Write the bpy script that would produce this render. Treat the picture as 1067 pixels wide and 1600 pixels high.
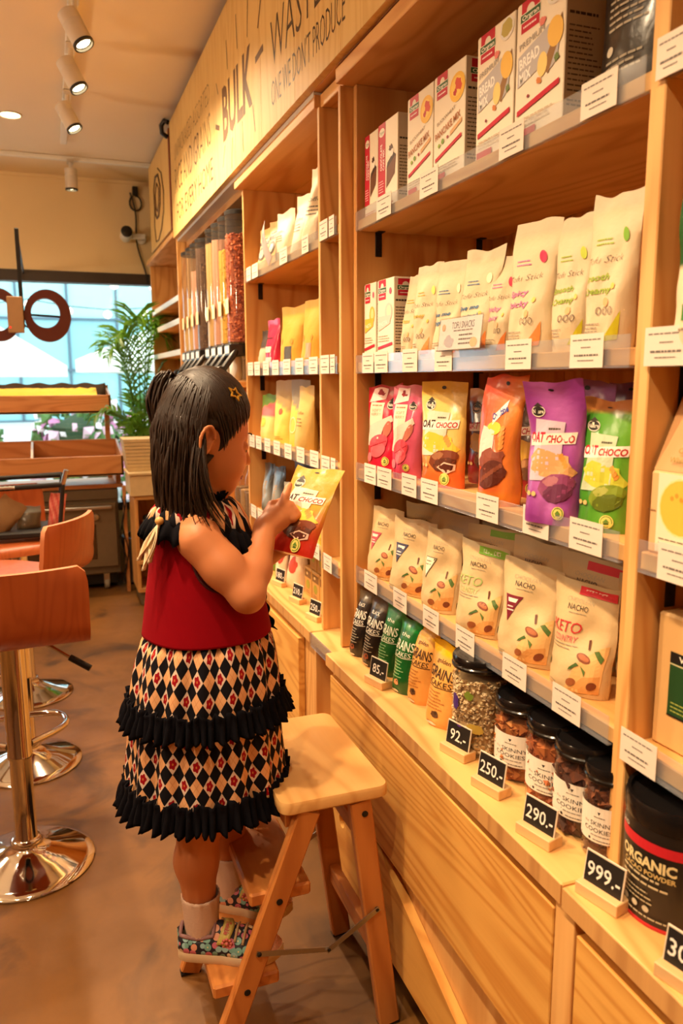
import bpy, bmesh, math, random
import numpy as np
from mathutils import Vector, Matrix, noise

# ------------------------------------------------------------------ camera, world, lights, exposure
for o in list(bpy.data.objects):
    bpy.data.objects.remove(o)
SC = bpy.context.scene
COL = SC.collection
PI = math.pi
cam_d = bpy.data.cameras.new('camera')
cam = bpy.data.objects.new('camera', cam_d)
COL.objects.link(cam)
SC.camera = cam
cam.matrix_world = Matrix(((0.93770212, 0.06181052, -0.34189792, 0.0),
                           (-0.34741832, 0.15575228, -0.92468467, 0.0),
                           (-0.00390386, 0.98586038, 0.16752335, 1.25),
                           (0, 0, 0, 1)))
cam_d.sensor_fit = 'VERTICAL'
cam_d.sensor_height = 36.0
cam_d.sensor_width = 24.0
cam_d.lens = 1223.0 / 1600.0 * 36.0
cam_d.clip_start = 0.02
cam_d.clip_end = 200
cam_d.dof.use_dof = True
cam_d.dof.focus_distance = 1.5
cam_d.dof.aperture_fstop = 5.6

world = bpy.data.worlds.new('world')
SC.world = world
world.use_nodes = True
bgn = world.node_tree.nodes['Background']
bgn.inputs[0].default_value = (0.84, 0.95, 1.0, 1)
bgn.inputs[1].default_value = 3.6

SC.view_settings.view_transform = 'Standard'
SC.view_settings.look = 'None'
SC.view_settings.gamma = 1.0
SC.view_settings.use_curve_mapping = False
SC.view_settings.exposure = 0.15
SC.cycles.max_bounces = 6
SC.cycles.diffuse_bounces = 3
SC.cycles.glossy_bounces = 3
SC.cycles.transmission_bounces = 3
SC.cycles.transparent_max_bounces = 16
SC.cycles.caustics_reflective = False
SC.cycles.caustics_refractive = False

WARM = (1.0, 0.735, 0.45)
SPOT_W = 60.0          # each track lamp
DOWN_W = 34.0          # each recessed downlight, the one in view and the added ones
TRACK_X = 0.150
TRACK_Y = [3.68, 3.19, 2.79]
ADDED_AISLE_W = 70.0         # each lamp of the aisle track, added out of view to light the shelves
ADDED_AISLE_X = -0.16
ADDED_AISLE_Y = [2.35, 1.75, 1.15, 0.55, -0.1]
CEIL = 2.45
ADDED_PENDANT_W = 46.0        # each globe pendant added out of view to brighten ceiling and back wall

def add_light(name, kind, loc, target, energy, color, parent=None, **kw):
    d = bpy.data.lights.new(name, kind)
    d.energy = energy
    d.color = color
    for k, v in kw.items():
        setattr(d, k, v)
    o = bpy.data.objects.new(name, d)
    COL.objects.link(o)
    o.location = loc
    if target is not None:
        o.rotation_euler = (Vector(target) - Vector(loc)).to_track_quat('-Z', 'Y').to_euler()
    return o

# ------------------------------------------------------------------ colours and materials
def lin(c):
    if isinstance(c, str):
        c = c.lstrip('#')
        c = tuple(int(c[i:i + 2], 16) for i in (0, 2, 4))
    r = []
    for v in c[:3]:
        v = v / 255.0
        r.append(v / 12.92 if v <= 0.04045 else ((v + 0.055) / 1.055) ** 2.4)
    return tuple(r)

MATS = {}

def nmat(name):
    m = bpy.data.materials.new(name)
    m.use_nodes = True
    nt = m.node_tree
    b = nt.nodes['Principled BSDF']
    MATS[name] = m
    return m, nt, b

def nd(nt, typ, **kw):
    n = nt.nodes.new(typ)
    for k, v in kw.items():
        setattr(n, k, v)
    return n

def mathn(nt, op, a, b=None, c=None):
    n = nt.nodes.new('ShaderNodeMath')
    n.operation = op
    for i, x in enumerate((a, b, c)):
        if x is None:
            continue
        if isinstance(x, (int, float)):
            n.inputs[i].default_value = x
        else:
            nt.links.new(x, n.inputs[i])
    return n.outputs[0]

def mixc(nt, fac, a, b):
    n = nt.nodes.new('ShaderNodeMix')
    n.data_type = 'RGBA'
    for i, x in ((0, fac), (6, a), (7, b)):
        if isinstance(x, (int, float)):
            n.inputs[i].default_value = x
        elif isinstance(x, tuple):
            n.inputs[i].default_value = (*x[:3], 1)
        else:
            nt.links.new(x, n.inputs[i])
    return n.outputs[2]

def plain(name, c, rough=0.5, metal=0.0, spec=0.5, var=0.06, vscale=30, bump=0.0, bscale=200, coat=0.0, sheen=0.0, sss=0.0):
    """a procedural material: base colour with a little noise variation and optional fine relief"""
    if name in MATS:
        return MATS[name]
    m, nt, b = nmat(name)
    L = lin(c)
    tc = nd(nt, 'ShaderNodeTexCoord')
    nz = nd(nt, 'ShaderNodeTexNoise')
    nz.inputs['Scale'].default_value = vscale
    nz.inputs['Detail'].default_value = 3
    nt.links.new(tc.outputs['Object'], nz.inputs['Vector'])
    dark = tuple(x * (1 - var * 2) for x in L)
    lite = tuple(min(1, x * (1 + var * 1.2)) for x in L)
    nt.links.new(mixc(nt, nz.outputs[0], dark, lite), b.inputs['Base Color'])
    b.inputs['Roughness'].default_value = rough
    b.inputs['Metallic'].default_value = metal
    b.inputs['Specular IOR Level'].default_value = spec
    b.inputs['Coat Weight'].default_value = coat
    b.inputs['Sheen Weight'].default_value = sheen
    if sss:
        b.inputs['Subsurface Weight'].default_value = sss
        b.inputs['Subsurface Radius'].default_value = (0.012, 0.004, 0.002)
        b.inputs['Subsurface Scale'].default_value = 1.0
    if bump:
        n2 = nd(nt, 'ShaderNodeTexNoise')
        n2.inputs['Scale'].default_value = bscale
        nt.links.new(tc.outputs['Object'], n2.inputs['Vector'])
        bp = nd(nt, 'ShaderNodeBump')
        bp.inputs['Strength'].default_value = bump
        bp.inputs['Distance'].default_value = 0.002
        nt.links.new(n2.outputs[0], bp.inputs['Height'])
        nt.links.new(bp.outputs[0], b.inputs['Normal'])
    return m

def wood(name, c1, c2, axis='Z', across=55.0, along=2.2, rough=0.5, contrast=1.0, ring=9.0, knots=True):
    """pine grain running along one local axis; each object gets its own stretch of grain"""
    if name in MATS:
        return MATS[name]
    m, nt, b = nmat(name)
    tc = nd(nt, 'ShaderNodeTexCoord')
    oi = nd(nt, 'ShaderNodeObjectInfo')
    off = mathn(nt, 'MULTIPLY', oi.outputs['Random'], 17.0)
    va = nd(nt, 'ShaderNodeVectorMath', operation='ADD')
    nt.links.new(tc.outputs['Object'], va.inputs[0])
    nt.links.new(off, va.inputs[1])
    def mapped(ac, al):
        mp = nd(nt, 'ShaderNodeMapping')
        s = {'X': (al, ac, ac), 'Y': (ac, al, ac), 'Z': (ac, ac, al)}[axis]
        mp.inputs['Scale'].default_value = s
        nt.links.new(va.outputs[0], mp.inputs['Vector'])
        return mp.outputs[0]
    n1 = nd(nt, 'ShaderNodeTexNoise')       # broad growth rings
    n1.inputs['Scale'].default_value = 1.0
    n1.inputs['Detail'].default_value = 1.5
    n1.inputs['Distortion'].default_value = 0.4
    nt.links.new(mapped(across * 0.13, along * 0.45), n1.inputs['Vector'])
    rg = mathn(nt, 'SINE', mathn(nt, 'MULTIPLY', n1.outputs[0], ring * PI * 2))
    rg = mathn(nt, 'MULTIPLY_ADD', rg, 0.5, 0.5)
    rg = mathn(nt, 'POWER', rg, 2.2)
    n2 = nd(nt, 'ShaderNodeTexNoise')       # fibres
    n2.inputs['Scale'].default_value = 1.0
    n2.inputs['Detail'].default_value = 4
    nt.links.new(mapped(across * 3.0, along * 2.0), n2.inputs['Vector'])
    n3 = nd(nt, 'ShaderNodeTexNoise')       # patchy tone
    n3.inputs['Scale'].default_value = 1.0
    nt.links.new(mapped(6.0, 1.2), n3.inputs['Vector'])
    f = mathn(nt, 'MULTIPLY', rg, 0.62 * contrast)
    f = mathn(nt, 'MULTIPLY_ADD', n2.outputs[0], 0.34 * contrast, f)
    f = mathn(nt, 'MULTIPLY_ADD', mathn(nt, 'SUBTRACT', n3.outputs[0], 0.5), 0.6 * contrast, f)
    f = mathn(nt, 'MULTIPLY_ADD', mathn(nt, 'SUBTRACT', oi.outputs['Random'], 0.5), 0.22, f)
    cl = nd(nt, 'ShaderNodeClamp')
    nt.links.new(f, cl.inputs[0])
    col = mixc(nt, cl.outputs[0], lin(c1), lin(c2))
    nt.links.new(col, b.inputs['Base Color'])
    b.inputs['Roughness'].default_value = rough
    bp = nd(nt, 'ShaderNodeBump')
    bp.inputs['Strength'].default_value = 0.12
    bp.inputs['Distance'].default_value = 0.001
    nt.links.new(f, bp.inputs['Height'])
    nt.links.new(bp.outputs[0], b.inputs['Normal'])
    return m

def attrmat(name, rough=0.5, coat=0.0, spec=0.4, bump=0.0, metal=0.0):
    """colour comes from the printed colours stored on the mesh"""
    if name in MATS:
        return MATS[name]
    m, nt, b = nmat(name)
    at = nd(nt, 'ShaderNodeAttribute', attribute_name='Col')
    nt.links.new(at.outputs['Color'], b.inputs['Base Color'])
    b.inputs['Roughness'].default_value = rough
    b.inputs['Coat Weight'].default_value = coat
    b.inputs['Coat Roughness'].default_value = 0.15
    b.inputs['Specular IOR Level'].default_value = spec
    b.inputs['Metallic'].default_value = metal
    if bump:
        tc = nd(nt, 'ShaderNodeTexCoord')
        n2 = nd(nt, 'ShaderNodeTexNoise')
        n2.inputs['Scale'].default_value = 60
        n2.inputs['Detail'].default_value = 3
        nt.links.new(tc.outputs['Object'], n2.inputs['Vector'])
        bp = nd(nt, 'ShaderNodeBump')
        bp.inputs['Strength'].default_value = bump
        bp.inputs['Distance'].default_value = 0.003
        nt.links.new(n2.outputs[0], bp.inputs['Height'])
        nt.links.new(bp.outputs[0], b.inputs['Normal'])
    return m

def clear(name, tint=(245, 248, 250), haze=0.12, gloss=0.9, rough=0.04, ior=1.45):
    """thin clear plastic or glass: transparent with Fresnel reflection and a little surface haze"""
    if name in MATS:
        return MATS[name]
    m, nt, b = nmat(name)
    out = nt.nodes['Material Output']
    nt.nodes.remove(b)
    tr = nd(nt, 'ShaderNodeBsdfTransparent')
    tr.inputs[0].default_value = (*lin(tint), 1)
    gl = nd(nt, 'ShaderNodeBsdfGlossy')
    gl.inputs['Roughness'].default_value = rough
    df = nd(nt, 'ShaderNodeBsdfDiffuse')
    df.inputs[0].default_value = (0.8, 0.82, 0.85, 1)
    lw = nd(nt, 'ShaderNodeLayerWeight')
    lw.inputs[0].default_value = 0.5
    refl = mathn(nt, 'MULTIPLY_ADD', mathn(nt, 'POWER', lw.outputs['Facing'], 4.0), 0.75 * gloss, 0.045 * gloss)
    m1 = nd(nt, 'ShaderNodeMixShader')
    m1.inputs[0].default_value = haze
    nt.links.new(tr.outputs[0], m1.inputs[1])
    nt.links.new(df.outputs[0], m1.inputs[2])
    m2 = nd(nt, 'ShaderNodeMixShader')
    nt.links.new(refl, m2.inputs[0])
    nt.links.new(m1.outputs[0], m2.inputs[1])
    nt.links.new(gl.outputs[0], m2.inputs[2])
    nt.links.new(m2.outputs[0], out.inputs[0])
    return m

def glow(name, c, strength):
    if name in MATS:
        return MATS[name]
    m, nt, b = nmat(name)
    b.inputs['Base Color'].default_value = (*lin(c), 1)
    b.inputs['Emission Color'].default_value = (*lin(c), 1)
    b.inputs['Emission Strength'].default_value = strength
    return m

# pine of the shop fitting, grain along each axis
PINE1, PINE2 = (234, 182, 112), (204, 138, 70)
PZ = wood('pine_upright', PINE1, PINE2, 'Z')
PY = wood('pine_lengthwise', PINE1, PINE2, 'Y')
PX = wood('pine_crosswise', PINE1, PINE2, 'X')
PEND = wood('pine_end_grain', (212, 160, 96), (166, 112, 60), 'Z', across=150, ring=3, contrast=.8)
ASHY = wood('drawer_ash', (236, 182, 96), (204, 138, 60), 'Y', across=70, ring=12, along=1.6)
SIGNW = wood('sign_pine', (232, 196, 124), (214, 170, 96), 'Z', across=70, contrast=0.8)
STOOLZ = wood('stool_wood_upright', (214, 140, 72), (176, 100, 44), 'Z', rough=0.4, contrast=0.8)
STOOLY = wood('stool_wood_cross', (214, 140, 72), (176, 100, 44), 'Y', rough=0.4, contrast=0.8)
STOOLX = wood('stool_wood_seat', (228, 178, 110), (200, 140, 74), 'Y', rough=0.4, contrast=0.8)
VENEER = wood('veneer', (190, 98, 48), (160, 74, 32), 'Z', across=90, along=3, rough=0.35, contrast=0.6)
CHROME = plain('chrome', (225, 222, 218), 0.07, 1.0, var=0.02)
STEEL = plain('brushed_steel', (190, 186, 178), 0.3, 1.0, var=0.05)
BLACKP = plain('black_plastic', (22, 20, 20), 0.4)
BLACKM = plain('black_metal', (28, 24, 22), 0.45, 0.3)
WHITEP = plain('white_plastic', (232, 230, 224), 0.4, var=0.03)
PAPER = attrmat('paper', 0.65, spec=0.3)
CARTON = attrmat('printed_carton', 0.5, spec=0.4)
FOIL = attrmat('glossy_film', 0.28, coat=0.4, spec=0.5, bump=0.35)
MATTE = attrmat('matte_pouch', 0.5, spec=0.35, bump=0.3)
INK = attrmat('ink', 0.45, spec=0.35)
RAIL = clear('price_rail_plastic', (244, 248, 253), haze=0.09, gloss=1.0, rough=0.12)
CLEAR = clear('clear_acrylic', (250, 251, 251), haze=0.025, gloss=1.0, rough=0.05)
GLASS = clear('window_glass', (240, 246, 246), haze=0.0, gloss=0.6, rough=0.01)
JAR = clear('jar_plastic', (250, 249, 246), haze=0.01, gloss=1.0, rough=0.04)

# ------------------------------------------------------------------ mesh building
class MB:
    def __init__(self):
        self.v = []; self.f = []; self.mi = []; self.c = []; self.col = (0.8, 0.8, 0.8); self.m = 0
    def add(self, vs, fs, col=None, mi=None):
        b = len(self.v)
        self.v.extend([tuple(p) for p in vs])
        c = self.col if col is None else col
        if c and isinstance(c[0], (tuple, list, np.ndarray)):
            self.c.extend(c)
        else:
            self.c.extend([c] * len(vs))
        for f in fs:
            self.f.append(tuple(i + b for i in f))
            self.mi.append(self.m if mi is None else mi)
        return b
    def box(self, x0, y0, z0, x1, y1, z1, b=0.0, col=None, mi=None):
        if b <= 0:
            vs = [(x, y, z) for z in (z0, z1) for y in (y0, y1) for x in (x0, x1)]
            fs = [(0, 2, 3, 1), (4, 5, 7, 6), (0, 1, 5, 4), (2, 6, 7, 3), (0, 4, 6, 2), (1, 3, 7, 5)]
            return self.add(vs, fs, col, mi)
        b = min(b, (x1 - x0) * .45, (y1 - y0) * .45, (z1 - z0) * .45)
        P = {}
        vs = []
        lo, hi = (x0, y0, z0), (x1, y1, z1)
        for sx in (0, 1):
            for sy in (0, 1):
                for sz in (0, 1):
                    s = (sx, sy, sz)
                    base = [hi[i] if s[i] else lo[i] for i in range(3)]
                    for k in range(3):
                        p = list(base)
                        for i in range(3):
                            if i != k:
                                p[i] += -b if s[i] else b
                        P[(s, k)] = len(vs)
                        vs.append(tuple(p))
        fs = []
        for k in range(3):
            i, j = (k + 1) % 3, (k + 2) % 3
            for sk in (0, 1):
                def S(a, c):
                    s = [0, 0, 0]; s[k] = sk; s[i] = a; s[j] = c
                    return tuple(s)
                q = [P[(S(0, 0), k)], P[(S(1, 0), k)], P[(S(1, 1), k)], P[(S(0, 1), k)]]
                fs.append(tuple(q if sk else q[::-1]))
            for a in (0, 1):
                for c in (0, 1):
                    s0 = [0, 0, 0]; s1 = [0, 0, 0]
                    s0[i] = s1[i] = a; s0[j] = s1[j] = c; s0[k] = 0; s1[k] = 1
                    s0, s1 = tuple(s0), tuple(s1)
                    q = [P[(s0, i)], P[(s1, i)], P[(s1, j)], P[(s0, j)]]
                    fs.append(tuple(q if (a ^ c) == 0 else q[::-1]))
        for s in [(a, b_, c) for a in (0, 1) for b_ in (0, 1) for c in (0, 1)]:
            q = [P[(s, 0)], P[(s, 1)], P[(s, 2)]]
            fs.append(tuple(q if sum(s) % 2 else q[::-1]))
        return self.add(vs, fs, col, mi)
    def tube(self, pts, r, n=8, cap=True, col=None, mi=None, flat=1.0, closed=False):
        pts = [Vector(p) for p in pts]
        N = len(pts)
        rs = [r] * N if isinstance(r, (int, float)) else list(r)
        vs = []; prev = None
        for i, p in enumerate(pts):
            if closed:
                t = pts[(i + 1) % N] - pts[i - 1]
            else:
                t = pts[min(i + 1, N - 1)] - pts[max(i - 1, 0)]
            t = t.normalized() if t.length > 1e-9 else Vector((0, 0, 1))
            if prev is None:
                a = Vector((0, 0, 1)) if abs(t.z) < .9 else Vector((1, 0, 0))
                s = t.cross(a).normalized()
            else:
                s = (prev - t * prev.dot(t))
                s = s.normalized() if s.length > 1e-6 else t.orthogonal().normalized()
            u = t.cross(s).normalized()
            prev = s
            for k in range(n):
                a = 2 * PI * k / n
                vs.append(p + s * (math.cos(a) * rs[i]) + u * (math.sin(a) * rs[i] * flat))
        fs = []
        for i in range(N if closed else N - 1):
            j = (i + 1) % N
            for k in range(n):
                fs.append((i * n + k, i * n + (k + 1) % n, j * n + (k + 1) % n, j * n + k))
        if cap and not closed:
            fs.append(tuple(range(n))[::-1])
            fs.append(tuple((N - 1) * n + k for k in range(n)))
        return self.add(vs, fs, col, mi)
    def lathe(self, prof, n=28, c=(0, 0, 0), col=None, mi=None, sx=1.0, sy=1.0):
        vs = []
        for (r, z) in prof:
            for k in range(n):
                a = 2 * PI * k / n
                vs.append((c[0] + r * math.cos(a) * sx, c[1] + r * math.sin(a) * sy, c[2] + z))
        fs = []
        for i in range(len(prof) - 1):
            for k in range(n):
                fs.append((i * n + k, i * n + (k + 1) % n, (i + 1) * n + (k + 1) % n, (i + 1) * n + k))
        if prof[0][0] > 1e-6:
            fs.append(tuple(range(n))[::-1])
        if prof[-1][0] > 1e-6:
            fs.append(tuple((len(prof) - 1) * n + k for k in range(n)))
        return self.add(vs, fs, col, mi)
    def prism(self, poly, a0, a1, plane='xz', col=None, mi=None):
        """extrude a polygon; plane xz extrudes along y, xy along z, yz along x"""
        def P(p, h):
            return {'xz': (p[0], h, p[1]), 'xy': (p[0], p[1], h), 'yz': (h, p[0], p[1])}[plane]
        n = len(poly)
        vs = [P(p, a0) for p in poly] + [P(p, a1) for p in poly]
        fs = [tuple(range(n)), tuple(range(2 * n - 1, n - 1, -1))]
        for i in range(n):
            j = (i + 1) % n
            fs.append((i, i + n, j + n, j))
        return self.add(vs, fs, col, mi)
    def grid(self, fn, nu, nv, col=None, mi=None, closed_u=False):
        vs = []; cs = []
        for j in range(nv + 1):
            for i in range(nu if closed_u else nu + 1):
                u, v = i / nu, j / nv
                vs.append(fn(u, v))
                if callable(col):
                    cs.append(col(u, v))
        w = nu if closed_u else nu + 1
        fs = []
        for j in range(nv):
            for i in range(nu):
                i2 = (i + 1) % w if closed_u else i + 1
                fs.append((j * w + i, j * w + i2, (j + 1) * w + i2, (j + 1) * w + i))
        return self.add(vs, fs, cs if callable(col) else col, mi)
    def xf(self, M, start=0):
        for i in range(start, len(self.v)):
            self.v[i] = tuple(M @ Vector(self.v[i]))
    def mesh(self, name, mats, smooth=None, colors=None, recalc=True):
        me = bpy.data.meshes.new(name)
        me.from_pydata([tuple(p) for p in self.v], [], self.f)
        for m in (mats if isinstance(mats, (list, tuple)) else [mats]):
            me.materials.append(m)
        if any(self.mi):
            me.polygons.foreach_set('material_index', self.mi)
        if colors or (colors is None and any(getattr(x, 'name', '') in COLMATS for x in (mats if isinstance(mats, (list, tuple)) else [mats]))):
            at = me.color_attributes.new('Col', 'FLOAT_COLOR', 'POINT')
            at.data.foreach_set('color', [x for c in self.c for x in (c[0], c[1], c[2], 1.0)])
        if recalc:
            bm = bmesh.new(); bm.from_mesh(me)
            bmesh.ops.recalc_face_normals(bm, faces=bm.faces)
            bm.to_mesh(me); bm.free()
        if smooth is not None:
            me.polygons.foreach_set('use_smooth', [True] * len(me.polygons))
            if smooth < 180:
                me.set_sharp_from_angle(angle=math.radians(smooth))
        me.update()
        return me
    def obj(self, name, mats, parent=None, smooth=None, loc=None, rz=0, recalc=True):
        return mobj(name, self.mesh(name, mats, smooth, recalc=recalc), parent, loc, rz)

COLMATS = {'paper', 'printed_carton', 'glossy_film', 'matte_pouch', 'ink'}

def mobj(name, me, parent=None, loc=None, rz=0):
    o = bpy.data.objects.new(name, me)
    COL.objects.link(o)
    if parent is not None:
        o.parent = parent
    if loc is not None:
        o.location = loc
    if rz:
        o.rotation_euler = (0, 0, rz)
    return o

def tag(o, label=None, cat=None, group=None, kind=None):
    if label: o['label'] = label
    if cat: o['category'] = cat
    if group: o['group'] = group
    if kind: o['kind'] = kind
    return o

def thing(name, label, cat, loc=(0, 0, 0), rz=0, group=None, rot=None):
    o = bpy.data.objects.new(name, None)
    COL.objects.link(o)
    o.location = loc
    o.rotation_euler = rot if rot else (0, 0, rz)
    o.empty_display_size = 0.05
    return tag(o, label, cat, group)

def struct(name, mb, mats, label, cat, smooth=None, parent=None):
    o = mb.obj(name, mats, parent, smooth)
    if parent is None:
        tag(o, label, cat, kind='structure')
    return o

# ------------------------------------------------------------------ lettering and printed designs
_TX = {}

def text2d(s, bold=0.0, shear=0.0, space=1.0):
    """filled letter outlines as a flat mesh, normalised to cap height 1 and centred at 0"""
    k = (s, bold, shear, space)
    if k in _TX:
        return _TX[k]
    cu = bpy.data.curves.new('t', 'FONT')
    cu.body = s
    cu.size = 1.0
    cu.resolution_u = 2
    cu.offset = bold
    cu.shear = shear
    cu.space_character = space
    ob = bpy.data.objects.new('t', cu)
    COL.objects.link(ob)
    dg = bpy.context.evaluated_depsgraph_get()
    me = bpy.data.meshes.new_from_object(ob.evaluated_get(dg))
    vs = [(v.co.x, v.co.y) for v in me.vertices]
    fs = [tuple(p.vertices) for p in me.polygons]
    bpy.data.objects.remove(ob)
    bpy.data.curves.remove(cu)
    bpy.data.meshes.remove(me)
    if vs:
        x0 = min(p[0] for p in vs); x1 = max(p[0] for p in vs)
        cap = 0.69
        vs = [((x - (x0 + x1) / 2) / cap, (y - 0.345) / cap) for x, y in vs]
        w = (x1 - x0) / cap
    else:
        w = 0
    _TX[k] = (vs, fs, w)
    return _TX[k]

class Design:
    """flat print laid on a surface: surf(x, z) -> (point, outward direction)"""
    def __init__(self, surf, cell=None, base=0.0006):
        self.mb = MB(); self.surf = surf; self.cell = cell; self.k = 0; self.base = base
    def _put(self, vs, fs, col):
        self.k += 1
        e = self.base + 0.00006 * self.k
        if self.cell:
            bm = bmesh.new()
            bv = [bm.verts.new((x, 0, z)) for x, z in vs]
            for f in fs:
                try:
                    bm.faces.new([bv[i] for i in f])
                except ValueError:
                    pass
            for ax in (0, 2):
                a0 = min(v.co[ax] for v in bm.verts); a1 = max(v.co[ax] for v in bm.verts)
                g = math.ceil(a0 / self.cell) * self.cell
                while g < a1 - 1e-6:
                    co = Vector((0, 0, 0)); co[ax] = g
                    no = Vector((0, 0, 0)); no[ax] = 1
                    bmesh.ops.bisect_plane(bm, geom=bm.verts[:] + bm.edges[:] + bm.faces[:], dist=1e-7, plane_co=co, plane_no=no)
                    g += self.cell
            bm.verts.index_update()
            vs = [(v.co.x, v.co.z) for v in bm.verts]
            fs = [tuple(v.index for v in f.verts) for f in bm.faces]
            bm.free()
        out = []
        for x, z in vs:
            p, n = self.surf(x, z)
            out.append((p[0] + n[0] * e, p[1] + n[1] * e, p[2] + n[2] * e))
        self.mb.add(out, fs, lin(col))
    def rect(self, x0, z0, x1, z1, col, sk=0.0):
        self._put([(x0, z0), (x1, z0 + sk), (x1, z1 + sk), (x0, z1)], [(0, 1, 2, 3)], col)
    def poly(self, pts, col):
        self._put(pts, [tuple(range(len(pts)))], col)
    def ell(self, cx, cz, rx, rz, col, n=18, rot=0.0, wob=0.0, seed=0):
        rnd = random.Random(seed)
        pts = []
        for k in range(n):
            a = 2 * PI * k / n
            w = 1 + (rnd.random() - .5) * wob
            x, z = rx * w * math.cos(a), rz * w * math.sin(a)
            pts.append((cx + x * math.cos(rot) - z * math.sin(rot), cz + x * math.sin(rot) + z * math.cos(rot)))
        self.poly(pts, col)
    def ring(self, cx, cz, rx, rz, t, col, n=20):
        vs = []; fs = []
        for k in range(n):
            a = 2 * PI * k / n
            vs.append((cx + rx * math.cos(a), cz + rz * math.sin(a)))
            vs.append((cx + (rx - t) * math.cos(a), cz + (rz - t) * math.sin(a)))
        for k in range(n):
            j = (k + 1) % n
            fs.append((2 * k, 2 * j, 2 * j + 1, 2 * k + 1))
        self._put(vs, fs, col)
    def text(self, s, cx, cz, h, col, w=None, bold=0.0, shear=0.0, rot=0.0, space=1.0, left=False):
        vs, fs, tw = text2d(s, bold, shear, space)
        if not vs:
            return
        sx = h if w is None else w / tw
        ca, sa = math.cos(rot), math.sin(rot)
        ox = tw * sx / 2 if left else 0
        pv = []
        for x, y in vs:
            X, Y = x * sx + ox, y * h
            pv.append((cx + X * ca - Y * sa, cz + X * sa + Y * ca))
        self._put(pv, fs, col)
    def lines(self, x0, x1, z0, n, dz, t, col, seed=0, fill=0.75):
        """rows of fine print too small to read, word by word"""
        rnd = random.Random(seed)
        vs = []; fs = []
        for i in range(n):
            z = z0 - i * dz
            x = x0
            end = x0 + (x1 - x0) * (fill + (1 - fill) * rnd.random())
            while x < end:
                w = (x1 - x0) * rnd.uniform(.06, .2)
                xe = min(x + w, end)
                b = len(vs)
                vs += [(x, z), (xe, z), (xe, z + t), (x, z + t)]
                fs.append((b, b + 1, b + 2, b + 3))
                x = xe + (x1 - x0) * .025
        self._put(vs, fs, col)
    def obj(self, parent, name='printed_design', mat=None):
        if not self.mb.v:
            return None
        return self.mb.obj(name, mat or INK, parent, recalc=False)

def flat_front(y=0.0):
    return lambda x, z: ((x, y, z), (0, -1, 0))

def flat_side(xs):
    return lambda x, z: ((xs, x, z), (1, 0, 0))

def cyl_front(R):
    def f(x, z):
        a = x / R
        n = (math.sin(a), -math.cos(a), 0)
        return (n[0] * R, n[1] * R, z), n
    return f

# ------------------------------------------------------------------ pouches
def pouch_grid(w, h, d, seed=0, standup=True, crumple=0.003, bend=0.0, top=0.86, taper=0.0, dent=0.0, nu=18, nv=24):
    rnd = random.Random(seed)
    ox, oy = rnd.uniform(0, 50), rnd.uniform(0, 50)
    fr = [[None] * (nu + 1) for _ in range(nv + 1)]
    bk = [[None] * (nu + 1) for _ in range(nv + 1)]
    for j in range(nv + 1):
        v = j / nv
        if standup:
            p = 1.0 if v < .1 else (1 - max(0, (v - .1) / (top - .1)) ** 1.7 if v < top else 0)
            p = max(p, 0)
            if v < .06:
                p *= .9 + .1 * v / .06
        else:
            q = (v - .07) / (top - .07)
            p = math.sin(PI * min(max(q, 0), 1)) ** .55
        for i in range(nu + 1):
            u = -1 + 2 * i / nu
            e = max(0, 1 - abs(u) ** 2.6) ** .7
            T = d / 2 * p * e
            W = w / 2 * (1 - .05 * p) * (1 - taper * v)
            nz = noise.noise(Vector((u * 1.6 + ox, v * 3 + oy, 1.3))) + .5 * noise.noise(Vector((u * 4 + ox, v * 8 + oy, 4.1)))
            yb = bend * max(0, v - .55) ** 2 * 4 + crumple * .8 * noise.noise(Vector((u * 1.3 + ox, v * 1.5 + oy, 7))) * v
            cr = crumple * nz * (.25 + p) * (e ** .3)
            dn = dent * math.exp(-((u - .35) ** 2 * 5 + (v - .55) ** 2 * 30)) * d * .5
            xx = u * W + crumple * 1.2 * noise.noise(Vector((ox, v * 3.5, u)))
            zz = v * h + (crumple * 2 * noise.noise(Vector((u * 1.2 + ox, 3, oy))) if v > .95 else 0)
            fr[j][i] = (xx, yb - T + cr + dn - 0.0004, zz)
            bk[j][i] = (xx, yb + T * .85 - cr * .5 + 0.0004, zz)
    return fr, bk

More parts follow.
